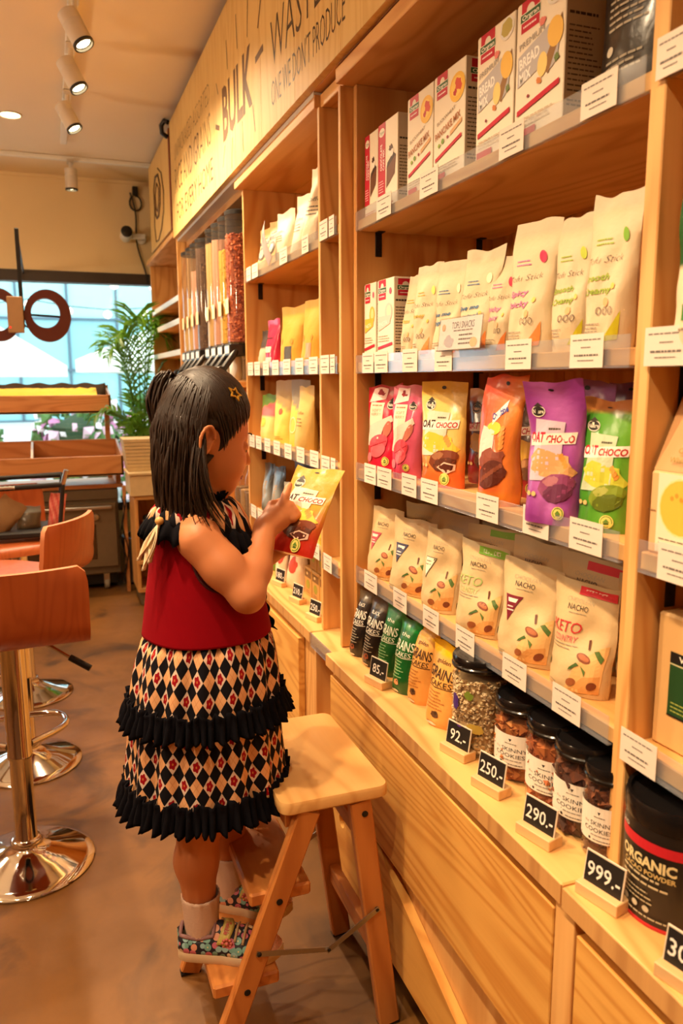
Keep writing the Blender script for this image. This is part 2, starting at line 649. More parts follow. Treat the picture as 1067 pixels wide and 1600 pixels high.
def pouch(name, label, cat, group, loc, rz, w, h, d, colfn, design, mat=None, tilt=0.0, roll=0.0, back=None, part='pouch', **kw):
    """a filled bag: body mesh coloured by colfn(u, v) plus its print; stands at loc facing local -y"""
    nu, nv = kw.get('nu', 18), kw.get('nv', 24)
    fr, bk = pouch_grid(w, h, d, **kw)
    t = thing(name, label, cat, loc, rot=(tilt, roll, rz), group=group)
    t.rotation_mode = 'XYZ'
    mb = MB()
    cf = lambda u, v: lin(colfn(u, v))
    mb.grid(lambda u, v: fr[round(v * nv)][round(u * nu)], nu, nv, col=lambda u, v: cf(u * 2 - 1, v))
    bc = back or colfn
    mb.grid(lambda u, v: bk[round(v * nv)][round((1 - u) * nu)], nu, nv, col=lambda u, v: lin(bc(1 - u * 2, v)))
    W = nu + 1
    off = W * (nv + 1)
    side = []
    for j in range(nv):
        side.append((j * W, (j + 1) * W, off + (j + 1) * W + nu, off + j * W + nu))
        side.append((j * W + nu, off + j * W, off + (j + 1) * W, (j + 1) * W + nu))
    for i in range(nu):
        side.append((i, off + nu - i, off + nu - i - 1, i + 1))
        a = nv * W
        side.append((a + i, a + i + 1, off + a + nu - i - 1, off + a + nu - i))
    for f in side:
        mb.f.append(f); mb.mi.append(0)
    mb.obj(part, mat or FOIL, t, smooth=60)
    def surf(x, z):
        u = (x / (w / 2) + 1) / 2 * nu
        v = z / h * nv
        i = min(max(int(u), 0), nu - 1); j = min(max(int(v), 0), nv - 1)
        a, b = u - i, v - j
        p = [0, 0, 0]
        for k in range(3):
            p[k] = (fr[j][i][k] * (1 - a) * (1 - b) + fr[j][i + 1][k] * a * (1 - b) + fr[j + 1][i][k] * (1 - a) * b + fr[j + 1][i + 1][k] * a * b)
        return p, (0, -1, 0)
    if design:
        D = Design(surf, cell=max(w / nu, h / nv) * 0.9, base=0.0009)
        design(D, w, h)
        D.obj(t)
    return t
# ------------------------------------------------------------------ the room
def concrete():
    m, nt, b = nmat('polished_concrete')
    tc = nd(nt, 'ShaderNodeTexCoord')
    def nz(scale, detail=5, dist=0.0):
        n = nd(nt, 'ShaderNodeTexNoise')
        n.inputs['Scale'].default_value = scale
        n.inputs['Detail'].default_value = detail
        n.inputs['Distortion'].default_value = dist
        nt.links.new(tc.outputs['Object'], n.inputs['Vector'])
        return n.outputs[0]
    a = nz(1.1, 6, 0.6)
    ramp = nd(nt, 'ShaderNodeValToRGB')
    ramp.color_ramp.elements[0].position = 0.36
    ramp.color_ramp.elements[0].color = (*lin((84, 53, 20)), 1)
    ramp.color_ramp.elements[1].position = 0.64
    ramp.color_ramp.elements[1].color = (*lin((154, 102, 44)), 1)
    nt.links.new(a, ramp.inputs[0])
    c = nz(7, 8, 0.4)                         # smaller blotches
    col = mixc(nt, mathn(nt, 'MULTIPLY', mathn(nt, 'SUBTRACT', c, 0.35), 0.9), ramp.outputs[0], lin((96, 64, 30)))
    s = nz(3.2, 9, 1.2)                       # dark trowel stains
    st = nd(nt, 'ShaderNodeMapRange')
    st.inputs[1].default_value = 0.55; st.inputs[2].default_value = 0.68
    nt.links.new(s, st.inputs[0])
    col = mixc(nt, mathn(nt, 'MULTIPLY', st.outputs[0], 0.7), col, lin((52, 34, 17)))
    g = nz(60, 4)
    col = mixc(nt, mathn(nt, 'MULTIPLY', g, 0.18), col, lin((76, 50, 25)))
    nt.links.new(col, b.inputs['Base Color'])
    rr = mathn(nt, 'MULTIPLY_ADD', c, 0.3, 0.36)
    b.inputs['Specular IOR Level'].default_value = 0.35
    nt.links.new(rr, b.inputs['Roughness'])
    bp = nd(nt, 'ShaderNodeBump')
    bp.inputs['Strength'].default_value = 0.08
    bp.inputs['Distance'].default_value = 0.004
    nt.links.new(c, bp.inputs['Height'])
    nt.links.new(bp.outputs[0], b.inputs['Normal'])
    return m

CEILM = plain('ceiling_paint', (236, 216, 186), 0.7, var=0.02, vscale=3)
WALLM = plain('wall_paint', (238, 214, 168), 0.7, var=0.03, vscale=3, bump=0.05)
XL, XR, YB, YR = -2.3, 1.03, 5.2, -1.7

mb = MB(); mb.box(XL, YR, -0.06, XR + .1, YB + .1, 0.0)
struct('floor', mb, concrete(), 'mottled brown polished concrete floor of the shop', 'floor')
mb = MB(); mb.box(XL, YR, CEIL, XR + .1, YB + .1, CEIL + .06)
struct('ceiling', mb, CEILM, 'plain off-white painted ceiling with track lamps', 'ceiling')
mb = MB(); mb.box(XR, YR, 0, XR + .08, YB, CEIL)
struct('wall_right', mb, WALLM, 'painted wall behind the wooden product shelves', 'wall')
mb = MB(); mb.box(XL - .08, YR, 0, XL, YB, CEIL)
struct('wall_left', mb, plain('brown_wall', (150, 104, 66), .7), 'painted side wall across the aisle', 'wall')
mb = MB(); mb.box(XL, YR - .08, 0, XR, YR, CEIL)
struct('wall_rear', mb, MATS['brown_wall'], 'painted wall at the near end of the shop', 'wall')
WX0, WX1, WZ0, WZ1 = -1.9, 0.70, 0.42, 1.90
mb = MB()
mb.box(XL, YB, WZ1, XR, YB + .1, CEIL)
mb.box(XL, YB, 0, XR, YB + .1, WZ0)
mb.box(XL, YB, WZ0, WX0, YB + .1, WZ1)
mb.box(WX1, YB, WZ0, XR, YB + .1, WZ1)
struct('wall_back', mb, WALLM, 'cream painted wall above the shop window', 'wall')
WFR = plain('window_frame_brown', (58, 46, 38), 0.5)
mb = MB(); mb.box(WX0, YB + .045, WZ0, WX1, YB + .055, WZ1)
win = struct('window_1', mb, GLASS, 'large shop window looking onto a bright street', 'window')
mb = MB(); mb.box(WX0, YB - .015, WZ1 - .065, WX1, YB + .08, WZ1); mb.obj('window_head', WFR, win)
mb = MB(); mb.box(WX0, YB - .015, WZ0, WX1, YB + .08, WZ0 + .05); mb.obj('window_sill', WFR, win)
for x in (WX0, WX1 - .035):
    mb = MB(); mb.box(x, YB - .01, WZ0 + .05, x + .035, YB + .08, WZ1 - .065); mb.obj('window_jamb', WFR, win)
mb = MB(); mb.box(-0.62, YB - .01, WZ0 + .05, -0.585, YB + .08, WZ1 - .065); mb.obj('window_mullion', WFR, win)

mb = MB(); mb.box(XL, YB - .012, CEIL - .02, XR, YB, CEIL - .001)
struct('trim_1', mb, WALLM, 'thin cream cornice strip along the back wall', 'trim')

# ------------------------------------------------------------------ lamps
def track(name, label, p0, p1, horizontal_axis):
    mb = MB()
    if horizontal_axis == 'Y':
        mb.box(p0[0] - .016, p0[1], CEIL - .022, p0[0] + .016, p1[1], CEIL - .0005, .003)
    else:
        mb.box(p0[0], p0[1] - .016, CEIL - .022, p1[0], p0[1] + .016, CEIL - .0005, .003)
    o = mb.obj(name, WHITEP)
    tag(o, label, 'light track')
track('lighting_track', 'white ceiling lighting track running along the shelves', (TRACK_X, 2.55), (TRACK_X, 4.45), 'Y')
track('lighting_track', 'added unseen ceiling lighting track over the near part of the aisle', (ADDED_AISLE_X, -.4), (ADDED_AISLE_X, 2.6), 'Y')  # unseen track, added to carry the aisle lamps
track('lighting_track', 'white ceiling lighting track crossing in front of the window wall', (-1.6, 4.76), (.62, 4.76), 'X')

LAMPW = plain('lamp_white', (214, 204, 190), 0.45, var=0.02)
LENS = glow('lamp_lens', (255, 226, 170), 22.0)
LENSD = glow('downlight_disc', (255, 232, 190), 9.0)

def spot_head(loc, direction, label, on=True, power=None, beam=84, blend=0.55):
    """track lamp: adapter, stem, tilted can with dark rim and glowing lens"""
    t = thing('track_lamp', label, 'lamp', loc, group='white track lamps')
    mb = MB(); mb.box(-.018, -.05, -.030, .018, .05, -.0225, .003); mb.obj('adapter', LAMPW, t)
    mb = MB(); mb.tube([(0, 0, -.03), (0, 0, -.075)], .009, 10); mb.obj('stem', LAMPW, t)
    d = Vector(direction).normalized()
    q = Vector((0, 0, 1)).rotation_difference(d)
    M = Matrix.Translation((0, 0, -.115)) @ q.to_matrix().to_4x4()
    mb = MB()
    mb.lathe([(.026, -.055), (.0325, -.052), (.0325, -.02), (.0318, -.019), (.0318, -.017), (.0325, -.016), (.0325, .055), (.031, .058), (.029, .058), (.029, .05)], 28)
    mb.xf(M); mb.obj('lamp_can', LAMPW, t, smooth=35)
    mb = MB(); mb.lathe([(.0335, .05), (.0335, .0585), (.0275, .0595), (.027, .048)], 28); mb.xf(M)
    mb.obj('lamp_rim', BLACKP, t, smooth=35)
    mb = MB(); mb.lathe([(.0275, .049), (.015, .052), (0.0001, .053)], 24); mb.xf(M)
    mb.obj('lens', LENS if on else WHITEP, t, smooth=60)
    tip = Vector(loc) + Vector((0, 0, -.115)) + d * .064
    if on:
        add_light('track_lamp_light', 'SPOT', tip, tip + d, power or SPOT_W, WARM, spot_size=math.radians(beam), spot_blend=blend, shadow_soft_size=0.028).parent = None
    return t

NAMES = ['farthest of the three white track lamps in view, smallest', 'middle one of the three white track lamps in view',
         'nearest and largest of the three white track lamps in view']
for y, lb in zip(TRACK_Y, NAMES):
    spot_head((TRACK_X, y, CEIL), (0.40, -0.24, -0.88), lb, beam=112, blend=1.0)
NAMES = ['added unseen track lamp above the coffee shelf', 'added unseen track lamp above the narrow shelf column', 'added unseen track lamp above the far end of the big snack shelf',
         'added unseen track lamp above the near end of the big snack shelf', 'added unseen track lamp above the shelf nearest the viewer']
for y, lb in zip(ADDED_AISLE_Y, NAMES):
    spot_head((ADDED_AISLE_X, y, CEIL), (0.36, -0.05, -0.93), lb, power=ADDED_AISLE_W, beam=82, blend=1.0)  # lamps added out of view to light the shelves more evenly
spot_head((0.19, 4.76, CEIL), (0.0, 0.02, -1), 'white track lamp hanging straight down before the window wall')

def downlight(x, y, label):
    t = thing('downlight', label, 'lamp', (x, y, CEIL), group='recessed ceiling downlights')
    mb = MB(); mb.lathe([(.052, -.0005), (.052, -.004), (.044, -.006), (.042, -.001)], 32); mb.obj('trim_ring', LAMPW, t, smooth=40)
    mb = MB(); mb.lathe([(.0425, -.002), (.0001, -.002)], 32); mb.obj('diffuser', LENSD, t)
    add_light('downlight_light', 'SPOT', (x, y, CEIL - .008), (x, y, 0), DOWN_W, WARM, spot_size=math.radians(150), spot_blend=0.8, shadow_soft_size=0.045)
downlight(-0.085, 4.12, 'round recessed ceiling downlight left of the track lamps')
downlight(-0.75, 2.6, 'added unseen downlight over the bar stools')  # this and the following downlights are unseen, added for soft fill
downlight(-0.75, 0.9, 'added unseen downlight over the aisle')
downlight(-1.5, 1.8, 'added unseen downlight by the side wall')
downlight(-0.2, -0.7, 'added unseen downlight at the near end of the aisle')

def pendant(x, y, label):
    """unseen globe pendant, added for fill light: canopy, cord, socket, glowing opal globe"""
    t = thing('added_pendant_lamp', label, 'lamp', (x, y, CEIL), group='added globe pendants out of view')
    mb = MB(); mb.lathe([(.05, -.0005), (.05, -.018), (.0001, -.022)], 24); mb.obj('ceiling_canopy', LAMPW, t, smooth=40)
    mb = MB(); mb.tube([(0, 0, -.02), (0, 0, -.40)], .003, 6); mb.obj('cord', BLACKP, t)
    mb = MB(); mb.lathe([(.02, -.44), (.022, -.40), (.0001, -.395)], 16); mb.obj('socket', BLACKP, t, smooth=40)
    mb = MB(); R = .10
    mb.lathe([(max(.0001, R * math.sin(a)), -.53 - R * math.cos(a)) for a in np.linspace(0.001, PI * .93, 18)], 28); mb.obj('added_opal_globe', glow('added_opal_glow', (255, 222, 168), 4.0), t, smooth=180)
    add_light('added_pendant_light', 'POINT', (x, y, CEIL - .66), None, ADDED_PENDANT_W, WARM, shadow_soft_size=.10)
pendant(-1.45, 3.3, 'added unseen globe pendant lamp, far one on the left')  # both globes added to lift the ceiling and back wall
pendant(-1.45, 1.2, 'added unseen globe pendant lamp, near one on the left')
# ------------------------------------------------------------------ shelving along the right wall
XBACK = 1.0
TOPZ = 1.87            # underside of the top boards
LEVELS = [1.592, 1.286, 1.046, 0.803]     # top faces of the four shelves
CT = 0.613             # counter top
TAG = {}

def tag_mesh(wd, hh, seed):
    """white price label with lines of print"""
    k = (wd, hh, seed)
    if k in TAG:
        return TAG[k]
    mb = MB()
    mb.box(-wd / 2, -.0006, 0, wd / 2, 0, hh, col=lin((228, 212, 196)))
    D = Design(flat_front(-.0006), base=.0002)
    D.lines(-wd * .42, wd * .42, hh * .80, 1, .004, hh * .04, (124, 114, 108), seed, .9)
    D.lines(-wd * .16, wd * .16, hh * .58, 1, .004, hh * .035, (124, 114, 108), seed + 1, .9)
    D.lines(-wd * .36, wd * .36, hh * .34, 1, .004, hh * .055, (110, 102, 96), seed + 2, .9)
    D.lines(-wd * .25, wd * .25, hh * .20, 1, .004, hh * .03, (120, 112, 106), seed + 3, .9)
    mb.add(D.mb.v, D.mb.f, D.mb.c)
    TAG[k] = mb.mesh('price_tag', PAPER, recalc=False)
    return TAG[k]

def shelf_board(unit, x0, y0, y1, ztop, tags=(), rail=True, rail_h=.040, thick=.022, sd=0):
    """a shelf with its clear price rail and its price tags as sub-parts"""
    mb = MB()
    mb.box(x0, y0, ztop - thick, XBACK, y1, ztop, .0015)
    s = mb.obj('shelf', PY, unit)
    if rail:
        xr = x0 - .008
        r = MB()
        zb = ztop - thick - .002
        r.box(xr, y0 + .004, zb, xr + .0022, y1 - .004, zb + rail_h, .0006)
        r.box(xr + .0022, y0 + .004, zb, xr + .008, y1 - .004, zb + .0018)
        r.obj('price_rail', RAIL, s)
        for n, (ya, yb) in enumerate(tags):
            hh = .043 if rail_h > .036 else rail_h
            o = mobj('price_tag', tag_mesh(round(ya - yb, 3), hh, (n + sd) % 4 * 10), s, (xr - .0006, (ya + yb) / 2, zb + .001), -PI / 2)
    return s

def bracket(unit, x, y, z, side):
    """small black steel bracket under a shelf against a side panel"""
    mb = MB()
    mb.box(x, y - .002 if side < 0 else y, z - .052, x + .016, y if side < 0 else y + .002, z, .0008)
    yy = (y - .02, y) if side < 0 else (y, y + .02)
    mb.box(x, yy[0], z - .002, x + .016, yy[1], z)
    mb.lathe([(.0035, 0), (.0035, .001)], 8, (0, 0, 0))
    M = Matrix.Translation((x + .008, y - .002 if side < 0 else y + .002, z - .035)) @ Matrix.Rotation(PI / 2 if side < 0 else -PI / 2, 4, 'X')
    mb.xf(M, len(mb.v) - 16)
    mb.obj('shelf_bracket', BLACKM, unit)

def panel(unit, name, x0, y0, z0, x1, y1, z1, mat, b=.0015):
    mb = MB(); mb.box(x0, y0, z0, x1, y1, z1, b)
    return mb.obj(name, mat, unit)

def back_boards(unit, y0, y1, z0, z1, n):
    """the back of a unit, tongue-and-groove boards"""
    w = (y1 - y0) / n
    for i in range(n):
        panel(unit, 'back_board', XBACK, y0 + i * w + .0006, z0, XBACK + .012, y0 + (i + 1) * w - .0006, z1, PZ, .001)

S1 = [(1.547, 1.475), (1.347, 1.276), (1.079, 1.014), (0.886, 0.818)]
S2 = [(1.624, 1.562), (1.555, 1.487), (1.415, 1.349), (1.278, 1.213), (1.044, 0.976), (0.886, 0.819)]
S3 = [(1.612, 1.546), (1.539, 1.464), (1.413, 1.346), (1.326, 1.257), (1.119, 1.051), (0.982, 0.917), (0.87, 0.802)]
S4 = [(1.612, 1.537), (1.45, 1.384), (1.31, 1.244), (1.179, 1.114), (1.025, 0.958), (0.892, 0.828)]

def unit(label, name, xf, y0, y1, tags, nb, top=True, xtop=.615, brk=True, pt=.016):
    """open shelf unit above the counter: two side panels, back boards, four shelves, top board"""
    u = thing(name, label, 'shelf unit', (0, 0, 0))
    panel(u, 'side_panel', xf, y0, CT, XBACK, y0 + pt, TOPZ, PZ)
    panel(u, 'side_panel', xf, y1 - pt, CT, XBACK, y1, TOPZ, PZ)
    back_boards(u, y0, y1, CT, TOPZ, nb)
    for i, z in enumerate(LEVELS):
        shelf_board(u, xf + .004, y0 + pt + .001, y1 - pt - .001, z, tags[i] if tags else (), sd=i)
        if brk:
            bracket(u, xf + .045, y1 - pt, z - .022, -1)
            bracket(u, xf + .30, y1 - pt, z - .022, -1)
    for i in range(2):
        panel(u, 'top_board', xtop + i * .20, y0, TOPZ, xtop + i * .20 + .199, y1, TOPZ + .03, PY)
    return u

# big snack shelf (the main unit), the narrow column beyond it, the coffee shelf, the shelf nearest the viewer
unit('open pine shelf unit full of boxes and snack bags, widest in view', 'shelf_unit', .656, .752, 1.690, [S1, S2, S3, S4], 9)
unit('narrow pine shelf column between the coffee shelf and the snack shelf', 'shelf_column', .626, 1.692, 1.846,
     [[(1.822, 1.765), (1.755, 1.72)], [(1.822, 1.76), (1.752, 1.72)], [(1.822, 1.76), (1.752, 1.72)], [(1.81, 1.75)]], 2, xtop=.634, brk=False, pt=.013)
C1 = [(2.63, 2.57), (2.555, 2.48), (2.23, 2.155), (2.02, 1.965)]
C2 = [(2.64, 2.57), (2.55, 2.48), (2.44, 2.37), (2.33, 2.26), (2.21, 2.14), (2.09, 2.02), (1.97, 1.90)]
unit('pine shelf unit holding coffee and tea bags, behind the girl', 'shelf_unit', .645, 1.848, 2.690, [C1, C2, C2, C2], 8, xtop=.62)
u4 = unit('pine shelf unit at the right edge of the picture, nearest the viewer', 'shelf_unit', .648, -.10, .750,
          [[(.745, .70)], [(.737, .668)], [(.695, .63)], [(.738, .676)]], 8)

# ---- base cabinets: body, toe kick, worktop and drawer fronts
def cabinet(label, y0, y1, xf, drawers, xtop=.576, hole_y=(), name='drawer_cabinet', end_open=False):
    c = thing(name, label, 'cabinet', (0, 0, 0))
    panel(c, 'carcass', xf + .02, y0 + .002, .085, XBACK, y1 - .002, CT - .03, PZ, .001)
    panel(c, 'toe_kick', xf + .06, y0 + .002, 0, xf + .075, y1 - .002, .085, BLACKM, .001)
    panel(c, 'worktop', xtop, y0, CT - .03, XBACK, y1, CT, PY, .002)
    panel(c, 'worktop_edge', xtop - .0012, y0 + .001, CT - .029, xtop, y1 - .001, CT - .001, PEND, .0003)
    for (a, b, z0, z1, hole) in drawers:
        mb = MB()
        if hole is None:
            mb.box(xf, a, z0, xf + .019, b, z1, .0015)
        else:                          # drawer front with a round finger hole near one end
            hy, hz, r = hole
            n = 20
            ring = [(hy + r * math.cos(2 * PI * k / n), hz + r * math.sin(2 * PI * k / n)) for k in range(n)]
            outer = []
            for k in range(n):
                t = 2 * PI * k / n
                dx, dz = math.cos(t), math.sin(t)
                s = min(((b - hy) / dx if dx > 1e-9 else (a - hy) / dx if dx < -1e-9 else 1e9),
                        ((z1 - hz) / dz if dz > 1e-9 else (z0 - hz) / dz if dz < -1e-9 else 1e9))
                outer.append((hy + dx * s, hz + dz * s))
            for q, (cy, cz) in enumerate(((b, z1), (a, z1), (a, z0), (b, z0))):   # keep the corners
                k = min(range(n), key=lambda i: (outer[i][0] - cy) ** 2 + (outer[i][1] - cz) ** 2)
                outer[k] = (cy, cz)
            vs = [(xf, *p) for p in outer] + [(xf, *p) for p in ring] + [(xf + .019, *p) for p in outer] + [(xf + .019, *p) for p in ring]
            fs = []
            for k in range(n):
                j = (k + 1) % n
                fs += [(k, j, n + j, n + k), (2 * n + k, 3 * n + k, 3 * n + j, 2 * n + j), (k, 2 * n + k, 2 * n + j, j), (n + k, n + j, 3 * n + j, 3 * n + k)]
            mb.add(vs, fs)
        mb.obj('drawer_front', ASHY, c)
    return c

XF = .580
cabinet('low pine drawer cabinet under the main snack shelf', .752, 1.668, XF,
        [(.772, 1.650, .305, .565, None), (.772, 1.650, .088, .300, (1.575, .235, .017))], hole_y=(1.6,))
# narrow open cabinet end between the two drawer cabinets, with its own price rails
nc = thing('open_cabinet', 'narrow open pine cabinet between the drawer cabinets', 'cabinet', (0, 0, 0))
panel(nc, 'side_panel', .600, 1.670, .085, XBACK, 1.684, CT - .03, PZ)
panel(nc, 'side_panel', .600, 1.816, .085, XBACK, 1.830, CT - .03, PZ)
panel(nc, 'worktop', .594, 1.669, CT - .03, XBACK, 1.831, CT - .002, PY)
panel(nc, 'toe_kick', .64, 1.672, 0, .655, 1.828, .085, BLACKM)
panel(nc, 'back_board', .93, 1.684, .085, .94, 1.816, CT - .03, PZ)
for z in (.36, .12):
    panel(nc, 'shelf', .602, 1.685, z - .02, .93, 1.815, z, PY)
for z in (CT - .036, .335, .10):
    r = MB(); r.box(.588, 1.674, z, .5915, 1.826, z + .036, .0006); r.obj('price_rail', RAIL, nc)
cabinet('low pine cabinet under the coffee shelf, beside the girl', 1.832, 2.690, XF + .008,
        [(1.93, 2.30, .09, .565, None), (2.31, 2.67, .09, .565, None)], xtop=.590)
cabinet('low pine drawer cabinet nearest the viewer, bottom right corner', -.10, .748, XF - .002,
        [(-.06, .722, .305, .562, None), (-.06, .722, .088, .300, None)], xtop=.574)
# vertical filler post between the two near cabinets
mb = MB(); mb.box(XF - .001, .727, .088, XF + .018, .767, CT - .031, .001)
struct('trim_2', mb, PZ, 'pine filler strip between the two drawer cabinets', 'trim')

# ---- sign boards above the shelves
sg = thing('shop_sign', 'long pine sign board above the shelves reading bulk and grains', 'sign', (.60, 0, 0))
SZ0, SZ1 = 1.907, 2.42
seams = [-.1, .25, .60, .95, 1.30, 1.62, 1.935, 2.25, 2.57, 2.89, 3.21, 3.55, 3.90]
for a, b in zip(seams[:-1], seams[1:]):
    panel(sg, 'sign_board', .0, a + .0006, SZ0, .018, b - .0006, SZ1, SIGNW, .0008)
panel(sg, 'sign_rail', .018, -.1, SZ0, .07, 3.90, SZ0 + .04, PY)
panel(sg, 'sign_ledge', .018, 1.85, SZ0 - .012, .10, 3.90, SZ0 - .0005, WHITEP)
SIGNINK = (104, 76, 40)
SGS = lambda x, z: ((0, -x, z), (-1, 0, 0))
BR = (100, 66, 34); DK = (66, 46, 28)
for args, kw in [(('BULK', -2.545, 2.112, .155, BR), dict(w=.40, bold=.03)), (('WASTE IS', -1.875, 2.107, .115, DK), dict(w=.53, bold=-.012)),
                 (("ONE WE DON'T PRODUCE", -1.865, 1.988, .064, DK), dict(w=.55, bold=-.012)), (('RICE AND GRAINS', -3.365, 2.135, .110, BR), dict(w=.83, bold=-.015)),
                 (('FOR EVERY HOME', -3.345, 1.995, .078, BR), dict(w=.83, bold=-.005)), (('UNPACKAGED ASSORTED', -3.365, 2.255, .070, (140, 104, 58)), dict(w=.82, bold=-.02))]:
    D = Design(SGS, base=.0004)
    D.text(*args, **kw)
    D.obj(sg, 'sign_lettering')
for (cx, cz, dx, dz, l, t) in [(-2.83, 2.10, 1, -.35, .07, .016), (-2.26, 2.13, 1, .05, .085, .018), (-2.66, 2.27, .12, -1, .09, .007), (-2.52, 2.285, .1, -1, .10, .007),
                               (-2.38, 2.285, -.15, -1, .13, .007), (-2.24, 2.245, -.5, -.8, .11, .010), (-2.74, 1.985, -.5, -.8, .07, .006), (-2.62, 1.965, -.25, -1, .09, .006),
                               (-2.47, 1.975, .05, -1, .09, .006), (-2.33, 1.985, .3, -1, .08, .006), (-2.82, 2.22, .5, -.8, .05, .006)]:
    D = Design(SGS, base=.0004)
    v = Vector((dx, dz)).normalized(); nrm = Vector((-v.y, v.x)) * t / 2; v = v * l / 2
    c = Vector((cx, cz))
    D.poly([tuple(c - v - nrm), tuple(c + v - nrm), tuple(c + v + nrm), tuple(c - v + nrm)], BR)
    D.obj(sg, 'ray_mark')

s2 = thing('shop_sign', 'far square pine sign board with a drawn peanut outline', 'sign', (.605, 0, 0))
panel(s2, 'sign_board', .0, 4.0, 1.965, .02, 4.75, 2.42, SIGNW)
panel(s2, 'sign_end', .0, 3.975, 1.965, .02, 3.999, 2.42, plain('red_brown_edge', (150, 74, 44), .5))
mb = MB()
def strokes(pts, r):
    mb.tube([(-.001, y, z) for y, z in pts], r, 5)
strokes([(4.50, 2.13), (4.53, 2.19), (4.53, 2.26), (4.46, 2.31), (4.36, 2.30), (4.29, 2.23), (4.31, 2.15), (4.38, 2.10), (4.46, 2.10), (4.50, 2.13)], .006)
strokes([(4.47, 2.15), (4.49, 2.22), (4.42, 2.27), (4.35, 2.23), (4.37, 2.16), (4.43, 2.13), (4.47, 2.15)], .004)
strokes([(4.53, 2.19), (4.56, 2.08), (4.52, 1.99), (4.42, 1.985), (4.30, 2.02), (4.20, 2.09), (4.18, 2.18), (4.24, 2.28), (4.36, 2.33)], .004)
mb.obj('drawn_outline', plain('sign_ink', (96, 66, 34), .6), s2, smooth=60)
# ------------------------------------------------------------------ products
A90 = -PI / 2
def deg(a): return math.radians(a)

def mixrgb(a, b, t):
    t = min(max(t, 0), 1)
    return tuple(a[i] * (1 - t) + b[i] * t for i in range(3))

def carton(label, group, yfar, ynear, z, h, d, design, side=None, x=.672, cat='box', name='carton', body=(244, 230, 206), top=None, rz=A90, sidecol=None):
    """a printed cardboard box facing the aisle"""
    w = yfar - ynear
    t = thing(name, label, cat, (x, (yfar + ynear) / 2, z), rz, group)
    mb = MB()
    mb.box(-w / 2, 0, 0, w / 2, d, h, .0012, col=lin(body))
    mb.obj('box_body', CARTON, t)
    mb = MB()
    mb.box(-w / 2 + .001, .001, h, w / 2 - .001, d - .001, h + .0012, .0004, col=lin(top or body))
    mb.obj('lid_flap', CARTON, t)
    D = Design(flat_front(), base=.0003)
    design(D, w, h)
    D.obj(t)
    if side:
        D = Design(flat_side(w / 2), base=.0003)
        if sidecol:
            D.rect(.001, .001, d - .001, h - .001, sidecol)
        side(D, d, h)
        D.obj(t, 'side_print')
    return t

RED = (196, 24, 52); GRN = (48, 92, 52)
def logo(D, x0, x1, z1, h):
    """red block with a green oval badge"""
    D.rect(x0, z1 - h, x1, z1, RED)
    cx, cz, w = (x0 + x1) / 2, z1 - h * .52, x1 - x0
    D.ell(cx, cz + h * .16, w * .22, h * .2, (236, 226, 208))
    D.rect(x0 - w * .06, cz - h * .15, x1 + w * .06, cz + h * .15, (236, 226, 208))
    D.rect(x0 - w * .04, cz - h * .12, x1 + w * .04, cz + h * .12, GRN)
    D.text('Orgran', cx, cz, h * .15, (246, 240, 226), w=w * .92, bold=.02)
    D.lines(x0 + w * .12, x1 - w * .1, z1 - h * .86, 1, .01, h * .06, (250, 226, 226), 4, .9)

def side_info(D, d, h):
    D.lines(d * .08, d * .9, h * .72, 1, .01, h * .02, (60, 50, 44), 3)
    D.lines(d * .08, d * .9, h * .64, 13, h * .036, h * .011, (104, 90, 74), 5, .6)
    D.lines(d * .08, d * .9, h * .14, 2, h * .03, h * .014, (60, 50, 44), 8, .6)

def side_info_logo(D, d, h):
    logo(D, d * .18, d * .86, h * .985, h * .2)
    side_info(D, d, h)

def cake_box(D, w, h):
    D.rect(-w / 2, h * .16, -w * .12, h, RED)
    D.ell(-w * .31, h * .90, w * .15, h * .05, (236, 226, 208)); D.text('Orgran', -w * .31, h * .90, h * .035, GRN, w=w * .26)
    D.text('CHOCOLATE', -w * .34, h * .62, w * .10, (250, 240, 236), w=h * .30, rot=PI / 2, bold=.02)
    D.text('CAKE MIX', -w * .21, h * .58, w * .085, (250, 240, 236), w=h * .24, rot=PI / 2, bold=.02)
    D.lines(-w * .46, -w * .18, h * .34, 5, h * .03, h * .009, (250, 214, 214), 3)
    D.poly([(-w * .06, h * .24), (w * .36, h * .36), (w * .42, h * .56), (-w * .04, h * .46)], (112, 66, 40))
    D.poly([(-w * .05, h * .45), (w * .42, h * .56), (w * .30, h * .60), (0, h * .52)], (60, 34, 22))
    D.ell(w * .16, h * .62, w * .14, h * .05, (246, 236, 220), wob=.4, seed=2)
    D.ell(w * .17, h * .67, w * .09, h * .035, (84, 48, 30), wob=.7, seed=3)
    D.lines(-w * .45, -w * .28, h * .12, 1, .01, h * .012, (80, 70, 60), 1)
    D.lines(-w * .42, w * .44, h * .05, 2, h * .022, h * .010, (206, 120, 112), 9)

